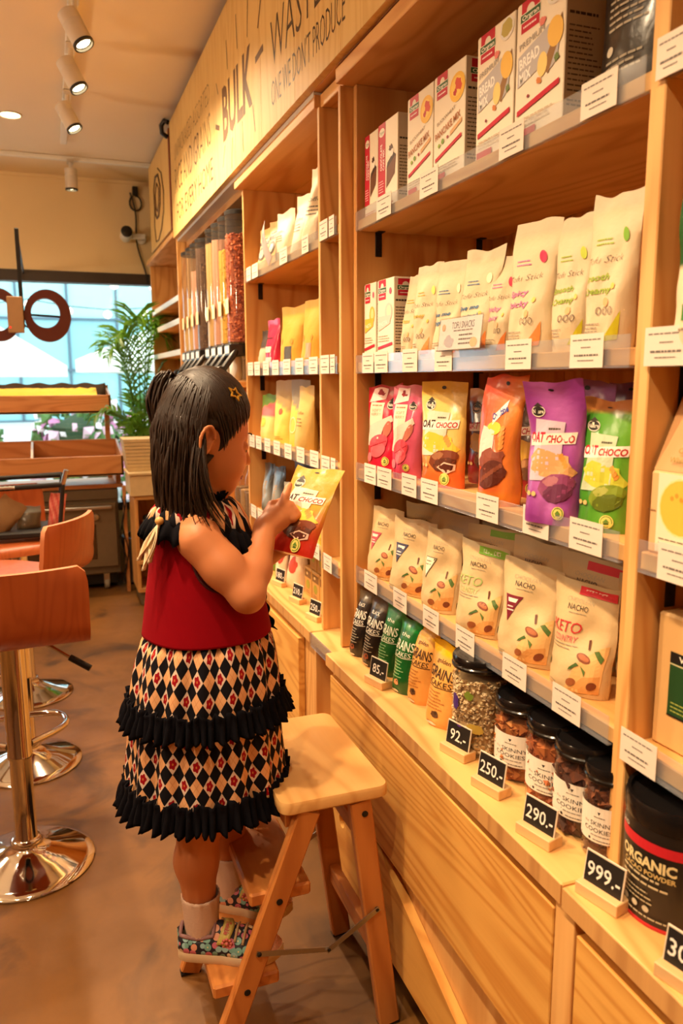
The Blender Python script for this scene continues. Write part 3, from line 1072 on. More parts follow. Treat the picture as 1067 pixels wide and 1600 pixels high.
def pancake_box(D, w, h):
    logo(D, -w * .40, -w * .06, h, h * .22)
    D.ell(w * .26, h * .78, w * .24, h * .13, (244, 190, 64))
    D.ell(w * .24, h * .79, w * .17, h * .09, (250, 208, 96))
    D.ell(w * .30, h * .80, w * .10, h * .06, (216, 74, 46), wob=.6, seed=4)
    D.ell(w * .20, h * .74, w * .05, h * .03, (196, 40, 44), wob=.5, seed=5)
    D.text('BUCKWHEAT', -w * .08, h * .585, h * .032, (150, 120, 86), w=w * .6, rot=.18)
    D.text('PANCAKE MIX', -w * .03, h * .485, h * .062, (186, 116, 66), w=w * .82, rot=.20, bold=.02)
    D.poly([(w * .06, h * .38), (w * .42, h * .45), (w * .42, h * .49), (w * .06, h * .42)], (222, 172, 118))
    D.ell(-w * .30, h * .345, w * .04, h * .02, (150, 176, 70)); D.ell(-w * .18, h * .37, w * .045, h * .025, (120, 156, 60))
    D.ell(-w * .02, h * .385, w * .03, h * .015, (150, 40, 50))
    D.poly([(-w * .42, h * .20), (w * .42, h * .32), (w * .42, h * .355), (-w * .42, h * .235)], RED)
    D.lines(-w * .4, w * .4, h * .14, 3, h * .026, h * .008, (176, 150, 120), 6)
    D.rect(-w * .42, h * .005, -w * .08, h * .075, RED)

def bread_box(D, w, h):
    logo(D, -w * .40, -w * .02, h, h * .22)
    D.ell(w * .30, h * .915, w * .18, h * .085, (232, 226, 214)); D.ell(w * .30, h * .92, w * .14, h * .065, (186, 170, 92), wob=.2, seed=3)
    D.text('PREMIUM', -w * .16, h * .705, h * .045, (168, 158, 150), w=w * .52, rot=.12)
    D.poly([(-w * .44, h * .40), (w * .02, h * .46), (w * .22, h * .62), (w * .10, h * .70), (-w * .44, h * .62)], (190, 184, 184))
    D.ell(w * .20, h * .56, w * .20, h * .16, (190, 184, 184))
    D.text('BREAD', -w * .20, h * .575, h * .075, (250, 246, 238), w=w * .42, rot=.12, bold=.03)
    D.text('MIX', -w * .28, h * .465, h * .075, (250, 246, 238), w=w * .25, rot=.12, bold=.03)
    D.poly([(w * .08, h * .44), (w * .20, h * .38), (w * .46, h * .64), (w * .44, h * .74)], (150, 110, 66))
    D.ell(w * .32, h * .64, w * .15, h * .105, (240, 192, 92), rot=.4)
    D.ell(w * .08, h * .47, w * .10, h * .085, (246, 214, 132))
    D.ell(w * .02, h * .37, w * .05, h * .025, (214, 130, 70), wob=.5, seed=4); D.ell(w * .06, h * .77, w * .06, h * .03, (230, 130, 120), wob=.6, seed=6)
    D.ell(w * .36, h * .46, w * .05, h * .03, (110, 130, 70), wob=.6, seed=7)
    D.ell(-w * .20, h * .305, w * .025, h * .012, (150, 40, 50))
    D.poly([(-w * .43, h * .19), (w * .43, h * .27), (w * .43, h * .31), (-w * .43, h * .23)], RED)
    D.lines(-w * .4, w * .35, h * .15, 3, h * .026, h * .008, (196, 176, 150), 6)
    D.rect(-w * .44, h * .005, -w * .02, h * .075, RED)

Z1, Z2, Z3, Z4 = LEVELS
G1 = 'baking mix boxes on the top shelf'
carton('small chocolate cake mix box with red stripe, farthest on top shelf', G1, 1.662, 1.592, Z1, .168, .05, cake_box, side_info)
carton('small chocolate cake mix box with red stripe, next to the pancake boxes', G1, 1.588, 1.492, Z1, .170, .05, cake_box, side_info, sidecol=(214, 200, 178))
carton('white pancake mix box with round pancake picture, touching the cake boxes', G1, 1.447, 1.340, Z1, .176, .055, pancake_box, side_info_logo)
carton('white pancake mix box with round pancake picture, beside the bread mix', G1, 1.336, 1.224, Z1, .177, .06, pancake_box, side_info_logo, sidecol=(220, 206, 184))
carton('white bread mix box with loaf picture, beside the pancake mix', G1, 1.186, 1.078, Z1, .186, .06, bread_box, side_info)
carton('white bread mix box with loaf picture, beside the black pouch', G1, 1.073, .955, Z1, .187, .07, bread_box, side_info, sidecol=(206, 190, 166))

def blackpouch_design(D, w, h):
    D.text('SC', -w * .2, h * .62, h * .10, (210, 200, 180), w=w * .3, bold=.02)
    D.lines(-w * .3, w * .3, h * .50, 5, h * .035, h * .012, (190, 180, 160), 3)
    D.ell(-w * .25, h * .26, w * .05, h * .025, (210, 200, 180))
    D.lines(-w * .3, w * .25, h * .20, 3, h * .03, h * .012, (170, 160, 140), 5)
pouch('stand_up_pouch', 'large black coffee pouch at the near end of the top shelf', 'pouch', None, (.72, .858, Z1), A90 + deg(8), .135, .24, .06,
      lambda u, v: (34, 31, 30), blackpouch_design, mat=FOIL, seed=3)

# ---- shelf 2: two small boxes, tofu snack bags, a leaning card
def small_box(c1, c2):
    def f(D, w, h):
        logo(D, -w * .42, w * .02, h, h * .24)
        D.ell(w * .30, h * .85, w * .07, h * .04, (206, 90, 120))
        D.ell(w * .20, h * .60, w * .22, h * .11, c1); D.ell(w * .22, h * .61, w * .13, h * .07, c2)
        D.poly([(-w * .42, h * .38), (w * .30, h * .46), (w * .30, h * .56), (-w * .42, h * .56)], c1)
        D.text('PASTA', -w * .12, h * .47, h * .05, (250, 244, 230), w=w * .5, rot=.1)
        D.lines(-w * .4, w * .3, h * .31, 3, h * .03, h * .009, (170, 150, 120), 3)
        D.poly([(-w * .44, h * .15), (w * .44, h * .2), (w * .44, h * .235), (-w * .44, h * .185)], RED)
        D.rect(-w * .44, h * .005, -w * .05, h * .07, RED)
    return f
G2 = 'small boxes on the second shelf'
carton('small white box with yellow panel, far left of the tofu snacks', G2, 1.665, 1.600, Z2, .168, .05, small_box((240, 190, 70), (250, 220, 150)), side_info)
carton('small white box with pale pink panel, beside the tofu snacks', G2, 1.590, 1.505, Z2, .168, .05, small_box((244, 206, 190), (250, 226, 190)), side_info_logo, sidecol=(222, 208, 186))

def tofu(accent, words, corner, fruit):
    def f(D, w, h):
        D.lines(-w * .3, w * .05, h * .70, 2, h * .03, h * .010, accent, 4)
        D.text('Tofu Stick', -w * .06, h * .575, h * .045, (70, 56, 50), w=w * .72, shear=.3, bold=-.02, rot=.05)
        for i, s in enumerate(words):
            D.text(s, -w * .16, h * (.46 - i * .085), h * .042, accent, w=w * (.09 * len(s)), shear=.25, bold=.02, rot=.06)
        D.poly([(w * .14, h * .05), (w * .36, h * .06), (w * .37, h * .24), (w * .28, h * .17)], corner)
        D.ell(w * .26, h * .72, w * .07, h * .05, fruit, rot=.4)
        D.ell(w * .10, h * .30, w * .05, h * .03, (246, 176, 120)); D.ell(w * .22, h * .40, w * .035, h * .02, (240, 196, 90))
        for k in range(3):
            D.ring(-w * .02 + k * w * .11, h * .245, w * .045, h * .026, .0011, (120, 100, 86), 10)
        D.lines(-w * .36, w * .1, h * .16, 3, h * .024, h * .007, (150, 132, 116), 7)
        D.rect(-w * .38, h * .05, -w * .32, h * .10, (80, 80, 90))
    return f
CREAM = (218, 196, 158)
cream = lambda u, v: CREAM if v < .9 else (210, 190, 158)
G3 = 'cream tofu snack bags'
YEL, BLU, PNK, SPI, LIM = (210, 176, 60), (60, 110, 150), (206, 120, 170), (206, 40, 50), (150, 176, 40)
ORG = (240, 140, 70)
def tb(label, y, w, h, acc, words, corner, fruit, seed, x=.70, rz=14, d=.055):
    pouch('snack_bag', label, 'bag', G3, (x, y, Z2), A90 + deg(rz), w, h, d, cream, tofu(acc, words, corner, fruit), mat=MATTE, seed=seed, crumple=.0045, dent=.25, bend=.01)
tb('cream snack bag with yellow fruit print, touching the two small boxes', 1.460, .058, .168, YEL, ['Yuzu'], (240, 170, 90), (240, 214, 90), 11)
tb('cream snack bag with a folded corner, in front of the yellow-print one', 1.385, .070, .178, YEL, ['Honey'], (240, 150, 80), (246, 220, 110), 12, x=.69)
tb('cream snack bag with blue lettering, left of the leaning card', 1.307, .084, .172, BLU, ['Give me', 'Original'], ORG, (250, 236, 190), 13)
tb('cream snack bag with blue lettering and dented front, behind the card', 1.204, .088, .180, BLU, ['Give me', 'Original'], ORG, (250, 236, 190), 14)
tb('cream snack bag with red chilli print, half hidden by the tallest bag', 1.150, .066, .165, PNK, ['Sticky', 'Spicy'], ORG, (214, 40, 70), 15, x=.715)
tb('tallest cream snack bag with pink lettering and red print at the top', 1.026, .088, .192, PNK, ['Spicy', 'Sticky'], ORG, (206, 30, 80), 16, x=.685)
tb('cream snack bag with red lettering squeezed behind the tallest bag', .985, .070, .182, SPI, ['Spicy', 'Tangy'], (214, 60, 60), (206, 30, 60), 17, x=.725)
tb('cream snack bag with green lettering smooth and creamy, left one', .945, .072, .185, LIM, ['Smooth', '& Creamy'], (206, 196, 40), (186, 200, 60), 18)
tb('cream snack bag with green lettering and lime print, beside the post', .856, .074, .197, LIM, ['Smooth', '& Creamy'], (206, 196, 40), (120, 170, 40), 19, x=.69)
t = thing('info_card', 'small printed card in a clear stand leaning on the second rail', 'card', (.644, 1.180, Z2 + .012), rot=(deg(-6), 0, A90))
mb = MB(); mb.box(-.071, -.0008, 0, .071, .0008, .052, .0003, col=lin((246, 236, 230))); mb.obj('card', PAPER, t)
D = Design(flat_front(-.0008), base=.0002)
D.text('TOFU SNACKS', .01, .040, .011, (92, 74, 96), w=.075, bold=.0)
D.ell(-.035, .014, .016, .010, (206, 190, 196), wob=.4, seed=2)
D.lines(.0, .055, .022, 3, .007, .0025, (120, 100, 100), 4); D.lines(-.02, .05, .030, 1, .005, .002, (150, 130, 130), 5)
D.ell(.05, .010, .012, .008, (246, 200, 150)); D.ell(-.056, .038, .006, .006, (240, 180, 140))
D.obj(t)
mb = MB(); mb.box(-.073, -.0022, -.002, .073, -.0014, .054, .0003); mb.box(-.073, .0012, -.002, .073, .002, .054, .0003); mb.obj('clear_stand', CLEAR, t)

# ---- shelf 3: oat snack bags
def badge(D, x, z, r):
    D.ell(x, z, r, r * .75, (236, 226, 200)); D.ell(x, z, r * .9, r * .62, (40, 34, 30))
    D.text('Nature', x, z, r * .5, (240, 232, 210), w=r * 1.6, bold=.02)
    D.poly([(x - r * .7, z + r * .6), (x, z + r * 1.15), (x + r * .7, z + r * .6)], (60, 50, 44))
def halal(D, x, z, r):
    D.ell(x, z, r, r * 1.05, (246, 226, 120)); D.ring(x, z, r * .85, r * .9, r * .14, (110, 140, 50)); D.poly([(x - r * .5, z - r * .1), (x, z + r * .5), (x + r * .5, z - r * .1)], (110, 150, 60))
    D.rect(x - r * .35, z - r * .45, x + r * .35, z - r * .15, (90, 120, 50))

def berry(D, w, h):
    D.poly([(-w * .44, h * .80), (-w * .30, h * .97), (w * .10, h * .97), (w * .06, h * .84)], (250, 214, 206)); D.ell(-w * .10, h * .91, w * .10, h * .035, (150, 30, 44), wob=.5, seed=2)
    D.poly([(-w * .38, h * .52), (w * .04, h * .54), (w * .06, h * .80), (-w * .36, h * .80)], (248, 224, 196))
    D.lines(-w * .30, w * .0, h * .76, 1, .01, h * .014, (180, 110, 80), 2); D.text('SOFT', -w * .15, h * .71, h * .03, (196, 150, 110), w=w * .28); D.text('BERRY', -w * .15, h * .665, h * .03, (196, 150, 110), w=w * .30)
    badge(D, w * .26, h * .78, w * .12)
    D.poly([(-w * .40, h * .30), (-w * .05, h * .28), (w * .10, h * .52), (w * .36, h * .60), (w * .30, h * .66), (-w * .1, h * .58), (-w * .36, h * .52)], (238, 208, 190))
    D.ell(w * .20, h * .50, w * .10, h * .10, (196, 110, 90), rot=-.4)
    D.ell(-w * .02, h * .33, w * .28, h * .10, (226, 76, 92), rot=.35); D.ell(w * .0, h * .25, w * .22, h * .08, (240, 100, 110), rot=.3)
    D.poly([(-w * .24, h * .27), (w * .22, h * .36), (w * .22, h * .37), (-w * .24, h * .285)], (170, 30, 50))
    D.ell(-w * .28, h * .16, w * .12, h * .05, (240, 120, 130), rot=.6)
    halal(D, w * .24, h * .13, w * .09)
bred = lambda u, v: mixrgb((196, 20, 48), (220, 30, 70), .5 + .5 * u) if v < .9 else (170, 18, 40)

def oat(variant):
    main, win, bite, bottom, word = variant
    def f(D, w, h):
        D.ell(0, h * .945, w * .05, h * .012, (30, 22, 20))
        badge(D, -w * .26, h * .79, w * .12)
        if win:
            D.poly([(-w * .40, h * .30), (w * .18, h * .32), (w * .22, h * .72), (-w * .30, h * .74)], win)
        D.ell(w * .02, h * .42, w * .40, h * .11, mixrgb(main, (255, 210, 60), .6), wob=.5, seed=4)
        D.poly([(-w * .44, h * .545), (w * .40, h * .575), (w * .42, h * .655), (-w * .44, h * .625)], (246, 236, 220))
        D.text('OAT', -w * .26, h * .61, h * .066, (60, 34, 26) if word == 'dark' else (190, 30, 50), w=w * .34, bold=.04, shear=.2, rot=.03)
        D.text('CHOCO', w * .16, h * .603, h * .050, (190, 40, 40), w=w * .46, bold=.03, shear=.15, rot=.03)
        D.lines(-w * .05, w * .2, h * .665, 1, .01, h * .014, (90, 80, 60), 3)
        for k in range(4):
            D.ell(w * (.28 - .03 * k), h * (.42 + .022 * k), w * .05, h * .014, (226, 150, 60), rot=.9)
        D.ell(w * .14, h * .28, w * .30, h * .085, bite, rot=.25, wob=.12, seed=6)
        D.ell(w * .18, h * .23, w * .24, h * .065, mixrgb(bite, (0, 0, 0), .25), rot=.2, wob=.15, seed=8)
        D.ell(w * .05, h * .31, w * .14, h * .035, mixrgb(bite, (255, 220, 160), .3), rot=.25, wob=.3, seed=9)
        if bottom == 'choc':
            D.poly([(w * .04, h * .20), (w * .20, h * .255), (w * .40, h * .235), (w * .40, h * .18), (w * .24, h * .135)], (248, 206, 180))
            D.poly([(w * .08, h * .20), (w * .20, h * .24), (w * .37, h * .225), (w * .36, h * .185), (w * .24, h * .15)], (92, 40, 26))
        D.ell(-w * .36, h * .21, w * .05, h * .018, (230, 190, 120)); D.ell(-w * .24, h * .21, w * .05, h * .018, (230, 190, 120))
        halal(D, w * .22, h * .09, w * .10)
    return f
G4 = 'oat snack bags on the third shelf'
def sb(label, y, w, h, colfn, design, seed, x=.70, rz=12, d=.045, tilt=0.0, name='snack_bag', **k):
    kw = dict(standup=True, crumple=.004, top=.9); kw.update(k)
    return pouch(name, label, 'bag', G4, (x, y, Z3), A90 + deg(rz), w, h, d, colfn, design, mat=FOIL, seed=seed, tilt=tilt, **kw)
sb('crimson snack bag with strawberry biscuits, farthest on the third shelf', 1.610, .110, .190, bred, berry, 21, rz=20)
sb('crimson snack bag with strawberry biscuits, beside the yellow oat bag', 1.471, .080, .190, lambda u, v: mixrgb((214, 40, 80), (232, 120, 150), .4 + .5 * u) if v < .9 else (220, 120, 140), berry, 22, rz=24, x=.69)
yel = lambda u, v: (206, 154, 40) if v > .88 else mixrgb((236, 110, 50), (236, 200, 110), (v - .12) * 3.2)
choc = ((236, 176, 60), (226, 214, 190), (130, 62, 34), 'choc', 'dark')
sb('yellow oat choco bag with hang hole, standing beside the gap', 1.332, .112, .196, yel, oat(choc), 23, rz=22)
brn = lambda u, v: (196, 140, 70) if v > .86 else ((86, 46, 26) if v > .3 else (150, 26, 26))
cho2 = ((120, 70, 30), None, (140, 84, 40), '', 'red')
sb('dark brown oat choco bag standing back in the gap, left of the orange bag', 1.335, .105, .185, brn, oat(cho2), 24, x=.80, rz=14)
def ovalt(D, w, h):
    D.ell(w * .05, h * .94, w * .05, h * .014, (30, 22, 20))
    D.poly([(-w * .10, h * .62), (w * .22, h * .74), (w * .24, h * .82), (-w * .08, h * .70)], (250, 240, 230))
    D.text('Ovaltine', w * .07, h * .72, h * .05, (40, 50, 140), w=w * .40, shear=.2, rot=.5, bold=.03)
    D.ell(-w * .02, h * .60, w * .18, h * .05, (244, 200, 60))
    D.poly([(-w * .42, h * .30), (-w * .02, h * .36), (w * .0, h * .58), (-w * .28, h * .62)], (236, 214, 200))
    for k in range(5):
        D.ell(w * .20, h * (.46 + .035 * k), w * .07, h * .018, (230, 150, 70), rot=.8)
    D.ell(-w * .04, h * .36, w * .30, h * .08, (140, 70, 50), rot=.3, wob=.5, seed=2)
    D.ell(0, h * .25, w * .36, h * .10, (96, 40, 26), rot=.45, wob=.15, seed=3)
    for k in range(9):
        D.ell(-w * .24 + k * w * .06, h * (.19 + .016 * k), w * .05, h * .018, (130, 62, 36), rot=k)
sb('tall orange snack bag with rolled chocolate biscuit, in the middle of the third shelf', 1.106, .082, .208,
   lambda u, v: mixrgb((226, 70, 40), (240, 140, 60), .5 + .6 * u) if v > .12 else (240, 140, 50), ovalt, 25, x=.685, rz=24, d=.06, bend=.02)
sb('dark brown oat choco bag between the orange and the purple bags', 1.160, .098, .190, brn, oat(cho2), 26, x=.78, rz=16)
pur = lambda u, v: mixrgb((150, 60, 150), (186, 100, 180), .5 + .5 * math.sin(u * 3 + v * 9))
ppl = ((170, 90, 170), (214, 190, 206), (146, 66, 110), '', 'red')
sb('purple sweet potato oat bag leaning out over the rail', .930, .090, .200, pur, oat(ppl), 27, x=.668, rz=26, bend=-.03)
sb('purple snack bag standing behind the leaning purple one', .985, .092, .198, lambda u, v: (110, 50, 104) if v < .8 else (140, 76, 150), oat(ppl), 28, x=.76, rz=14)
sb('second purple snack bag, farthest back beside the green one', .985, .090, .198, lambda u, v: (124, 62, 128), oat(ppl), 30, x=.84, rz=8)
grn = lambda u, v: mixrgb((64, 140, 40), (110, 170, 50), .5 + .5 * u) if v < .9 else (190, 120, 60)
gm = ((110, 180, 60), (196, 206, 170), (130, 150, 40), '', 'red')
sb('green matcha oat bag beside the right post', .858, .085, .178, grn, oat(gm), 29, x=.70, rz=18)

# ---- shelf 4: chocolate nacho bags in rows
def nacho(kind):
    def f(D, w, h):
        D.poly([(-w * .02, h * .03), (w * .44, h * .05), (w * .46, h * .50), (w * .36, h * .46), (w * .10, h * .26)], (226, 176, 110))
        D.poly([(w * .05, h * .03), (w * .44, h * .05), (w * .45, h * .22), (w * .22, h * .18)], (212, 150, 84))
        D.text('CHOQLEAN', -w * .04, h * .83, h * .042, (170, 160, 140), w=w * .42, shear=.2, bold=-.02)
        D.text('NACHO', -w * .06, h * .765, h * .052, (74, 66, 56), w=w * .30, bold=.0)
        D.lines(-w * .18, w * .08, h * .71, 1, .01, h * .006, (150, 140, 120), 2)
        if kind[0] == 'tri':
            D.poly([(-w * .34, h * .64), (-w * .04, h * .64), (-w * .22, h * .38)], kind[1])
            D.poly([(-w * .28, h * .61), (-w * .10, h * .61), (-w * .12, h * .57), (-w * .26, h * .57)], (244, 226, 214))
            D.lines(-w * .26, -w * .13, h * .52, 2, h * .035, h * .014, (244, 226, 214), 3)
        elif kind[0] == 'line':
            D.poly([(-w * .34, h * .64), (-w * .04, h * .64), (-w * .22, h * .38)], (110, 100, 80)); D.poly([(-w * .325, h * .63), (-w * .06, h * .63), (-w * .22, h * .40)], (240, 226, 196))
            D.lines(-w * .28, -w * .12, h * .58, 2, h * .04, h * .014, (120, 110, 90), 3)
        else:
            D.rect(-w * .10, h * .885, w * .48, h * .965, kind[1])
            D.text('KETO DIET', w * .16, h * .925, h * .035, (248, 236, 220), w=w * .34, bold=.02)
            D.text('KETO', -w * .18, h * .58, h * .10, kind[2], w=w * .46, bold=.0)
            D.text('COUNTRY', -w * .16, h * .475, h * .055, kind[3], w=w * .40, bold=.0)
            D.lines(-w * .40, w * .12, h * .42, 2, h * .03, h * .008, (170, 156, 130), 5)
        D.ell(w * .20, h * .345, w * .10, h * .036, (130, 66, 36), rot=-.3); D.ell(w * .20, h * .35, w * .08, h * .022, (176, 100, 56), rot=-.3)
        D.ell(w * .08, h * .12, w * .075, h * .036, (150, 84, 44), rot=.3); D.ell(w * .36, h * .12, w * .06, h * .034, (120, 60, 32), rot=.7)
        D.poly([(w * .30, h * .42), (w * .42, h * .33), (w * .44, h * .38), (w * .36, h * .44)], (84, 110, 50))
        D.poly([(w * .02, h * .22), (w * .16, h * .28), (w * .12, h * .30), (w * .04, h * .25)], (70, 100, 44)); D.poly([(w * .18, h * .28), (w * .25, h * .19), (w * .26, h * .24)], (96, 120, 56))
        D.poly([(w * .18, h * .50), (w * .22, h * .42), (w * .24, h * .43), (w * .21, h * .51)], (96, 50, 30))
        D.ell(-w * .44, h * .22, w * .03, h * .04, (100, 116, 60))
        D.lines(-w * .38, -w * .15, h * .07, 2, h * .03, h * .008, (150, 140, 120), 5)
    return f
NB = (210, 180, 132)
nb = lambda u, v: NB if v < .92 else (200, 180, 142)
G5 = 'chocolate nacho bags on the fourth shelf'
KINDS = [('tri', (196, 84, 100)), ('tri', (66, 66, 90)), ('line',), ('keto', (130, 180, 60), (170, 190, 110), (180, 200, 130)), ('tri', (120, 24, 40)), ('keto', (214, 50, 60), (206, 50, 56), (220, 90, 96))]
LB = ['cream nacho bag with pink triangle, farthest in the front row', 'cream nacho bag with dark grey triangle, second from the far end', 'cream nacho bag with outlined triangle, third from the far end',
      'cream nacho bag with green band, in the middle of the front row', 'cream nacho bag with dark red triangle, beside the red-band one', 'cream nacho bag with red band and KETO lettering, beside the post']
for i, (y, w) in enumerate([(1.604, .120), (1.462, .146), (1.330, .108), (1.179, .120), (1.030, .124), (.896, .112)]):
    pouch('nacho_bag', LB[i], 'bag', G5, (.700, y, Z4), A90 + deg(12), w, .158, .062, nb, nacho(KINDS[i]), mat=MATTE, seed=40 + i, tilt=deg(-3), crumple=.004, dent=.5, top=.92)
BACK = ['second row', 'third row']
WHERE = ['far end', 'pink-triangle bag', 'grey-triangle bag', 'outlined-triangle bag', 'green-band bag', 'red-triangle bag']
for r, (x, n0) in enumerate([(.795, 6), (.885, 6)]):
    for i in range(6):
        y = 1.585 - i * .148 - (.0 if r == 0 else .01)
        pouch('nacho_bag', f'cream nacho bag in the {BACK[r]}, ' + ('at the far end' if i == 0 else f'just nearer than the {WHERE[i]}') , 'bag', G5, (x, y, Z4), A90 + deg(random.Random(i + r * 7).uniform(4, 20)), .14, .164 + r * .004, .055, nb,
              nacho(KINDS[(i + r + 1) % 6]) if r == 0 else None, mat=MATTE, seed=60 + i + 10 * r, crumple=.004, top=.92, nu=12, nv=16)

# ---- counter: grain cake pouches, jars, price signs
def grain(word, ink, panelc, seedc):
    def f(D, w, h):
        D.text(word[0], w * .0, h * .80, h * .05, ink, w=w * .40, bold=.0)
        D.text(word[1], w * .02, h * .66, h * .12, ink, w=w * .74, bold=.01)
        D.text('CAKES', w * .06, h * .545, h * .065, ink, w=w * .58, bold=.0)
        D.rect(-w * .40, h * .495, w * .40, h * .503, ink)
        D.lines(-w * .2, w * .3, h * .44, 6, h * .04, h * .012, panelc, 3, .6)
        D.ell(w * .08, h * .17, w * .10, h * .045, seedc, wob=.3, seed=3); D.ell(w * .10, h * .18, w * .04, h * .02, (60, 40, 24))
        D.ell(w * .0, h * .04, w * .16, h * .02, (230, 220, 196))
    return f
G6 = 'grain cake pouches on the counter'
def gp(label, y, w, colfn, ds, seed, x=.70):
    pouch('grain_pouch', label, 'pouch', G6, (x, y, CT), A90 + deg(8), w, .150, .085, colfn, ds, mat=FOIL, seed=seed, crumple=.003, top=.97, bend=.0)
blk = lambda u, v: (30, 26, 24) if v < .86 else (84, 72, 54)
gr1 = lambda u, v: (20, 96, 40) if v < .84 else (16, 130, 50)
or1 = lambda u, v: (230, 166, 84) if v < .84 else (240, 180, 20)
bk = grain(['BLACK', 'GRAINS'], (236, 230, 214), (170, 160, 140), (150, 80, 50))
gp('black grain cake pouch with white lettering, farthest on the counter', 1.634, .064, blk, bk, 71, .667)
gp('black grain cake pouch with white lettering, beside the green ones', 1.562, .082, blk, bk, 72, .672)
gg = grain(['the', 'GRAINS'], (236, 236, 210), (150, 190, 130), (226, 160, 110))
gp('green grain cake pouch next to the black ones', 1.500, .076, gr1, gg, 73, .682)
gp('green grain cake pouch next to the orange ones', 1.400, .077, gr1, gg, 74, .672)
oo = grain(['golden', 'GRAINS'], (60, 40, 24), (190, 120, 60), (90, 60, 40))
gp('orange grain cake pouch next to the green ones', 1.343, .079, or1, oo, 75, .682)
gp('orange grain cake pouch beside the oat jar, with brown side', 1.234, .102, or1, oo, 76, .672)

def specks(mb, R, z0, z1, n, size, cols, seed, flat=.6):
    """pieces of food packed against the inside of a jar"""
    rnd = random.Random(seed)
    for k in range(n):
        a = rnd.uniform(0, 2 * PI); z = rnd.uniform(z0, z1); r = R - size * rnd.uniform(.5, 1.1)
        s = size * rnd.uniform(.6, 1.2)
        c = lin(cols[rnd.randrange(len(cols))])
        p = Vector((r * math.cos(a), r * math.sin(a), z))
        vs = [p + Vector((s, 0, 0)), p - Vector((s, 0, 0)), p + Vector((0, s, 0)), p - Vector((0, s, 0)), p + Vector((0, 0, s * flat)), p - Vector((0, 0, s * flat))]
        M = Matrix.Rotation(rnd.uniform(0, 6), 3, Vector((rnd.random(), rnd.random(), rnd.random() + .1)).normalized())
        vs = [p + M @ (v - p) for v in vs]
        mb.add(vs, [(0, 2, 4), (2, 1, 4), (1, 3, 4), (3, 0, 4), (2, 0, 5), (1, 2, 5), (3, 1, 5), (0, 3, 5)], c)

def jar(label, x, y, R, h, food, design, group=None, rz=A90 + .5, n=900, size=.006, name='jar', lidh=.022):
    t = thing(name, label, 'jar', (x, y, CT), rz, group)
    mb = MB(); mb.lathe([(R * .9, .0005), (R, .005), (R, h - .012), (R * .94, h - .004), (R * .94, h)], 36); mb.obj('jar_wall', JAR, t, smooth=40)
    mb = MB(); mb.lathe([(R * .98, h), (R * 1.03, h + .002), (R * 1.04, h + .006), (R * 1.0, h + .008), (R * 1.02, h + .011), (R * 1.02, h + lidh - .004), (R * .97, h + lidh), (R * .9, h + lidh - .003), (.0001, h + lidh - .003)], 36)
    mb.obj('lid', plain('glossy_black_lid', (20, 18, 18), .18), t, smooth=35)
    mb = MB(); mb.lathe([(R * .8, .004), (R * .86, .008), (R * .86, h * .86), (.0001, h * .9)], 20, col=lin(food[0]))
    specks(mb, R * .985, .006, h * .9, n, size, food, hash(label) % 1000 if False else len(label))
    o = mb.obj('contents', PAPER, t); o['kind'] = 'stuff'
    if design:
        D = Design(cyl_front(R + .0004), cell=.006, base=.0003)
        design(D, R, h)
        D.obj(t, 'paper_label')
    return t
def oatlabel(D, R, h):
    D.ell(-R * .5, h * .62, R * .18, h * .10, (70, 40, 120), wob=.3, seed=1); D.ell(R * .1, h * .74, R * .16, h * .05, (120, 140, 50), wob=.3, seed=2)
    D.ell(-R * .3, h * .30, R * .45, h * .06, (84, 44, 130), wob=.2, seed=3); D.ell(R * .35, h * .36, R * .3, h * .06, (190, 160, 70), wob=.3, seed=4)
    D.lines(-R * .6, R * .6, h * .52, 3, h * .05, h * .012, (120, 96, 70), 6)
jar('tall jar of rolled oats with black lid, left of the cookie jars', .672, 1.122, .050, .150, [(206, 176, 130), (226, 200, 156), (176, 140, 92), (236, 214, 176)], oatlabel, n=1500, size=.0045)
def cookielabel(D, R, h):
    D.rect(-R * 1.15, h * .26, R * 1.15, h * .72, (238, 230, 214))
    D.poly([(-R * .06, h * .66), (R * .06, h * .66), (0, h * .62)], (40, 34, 30))
    D.lines(-R * .2, R * .25, h * .585, 1, .01, h * .012, (120, 110, 100), 2)
    D.text('the', -R * .52, h * .505, h * .035, (170, 160, 150), w=R * .22); D.text('SKINNY', R * .14, h * .505, h * .055, (60, 54, 50), w=R * .95)
    D.text('COOKIES', -R * .04, h * .42, h * .055, (60, 54, 50), w=R * 1.15)
    D.lines(-R * .3, R * .5, h * .345, 1, .01, h * .016, (160, 150, 140), 5); D.ell(-R * .35, h * .30, R * .05, h * .018, (40, 36, 34)); D.lines(-R * .2, R * .5, h * .29, 1, .01, h * .012, (110, 100, 92), 6)
GJ = 'cookie jars on the counter'
F1 = [(176, 104, 50), (150, 80, 36), (200, 130, 66)]; F2 = [(168, 90, 44), (190, 110, 56), (140, 70, 32)]; F3 = [(92, 48, 28), (120, 66, 36), (70, 36, 22)]
jar('jar of golden cookies with cream label, next to the oat jar', .690, 1.016, .046, .115, F1, cookielabel, GJ, n=300, size=.012)
jar('jar of orange brown cookies with cream label, second of the cookie jars', .690, .926, .046, .115, F2, cookielabel, GJ, n=300, size=.012)
jar('jar of dark chocolate cookies with cream label, third of the cookie jars', .684, .852, .043, .115, F3, cookielabel, GJ, n=300, size=.012)
jar('jar of dark cookies half hidden by the right post', .676, .790, .034, .110, F3, cookielabel, GJ, n=260, size=.010)
jar('jar with black lid standing at the back behind the cookie jars', .800, .960, .045, .115, F3, None, GJ, n=200, size=.012)
jar('jar with black lid at the back, near the right post', .795, .850, .045, .115, F3, None, GJ, n=200, size=.012)

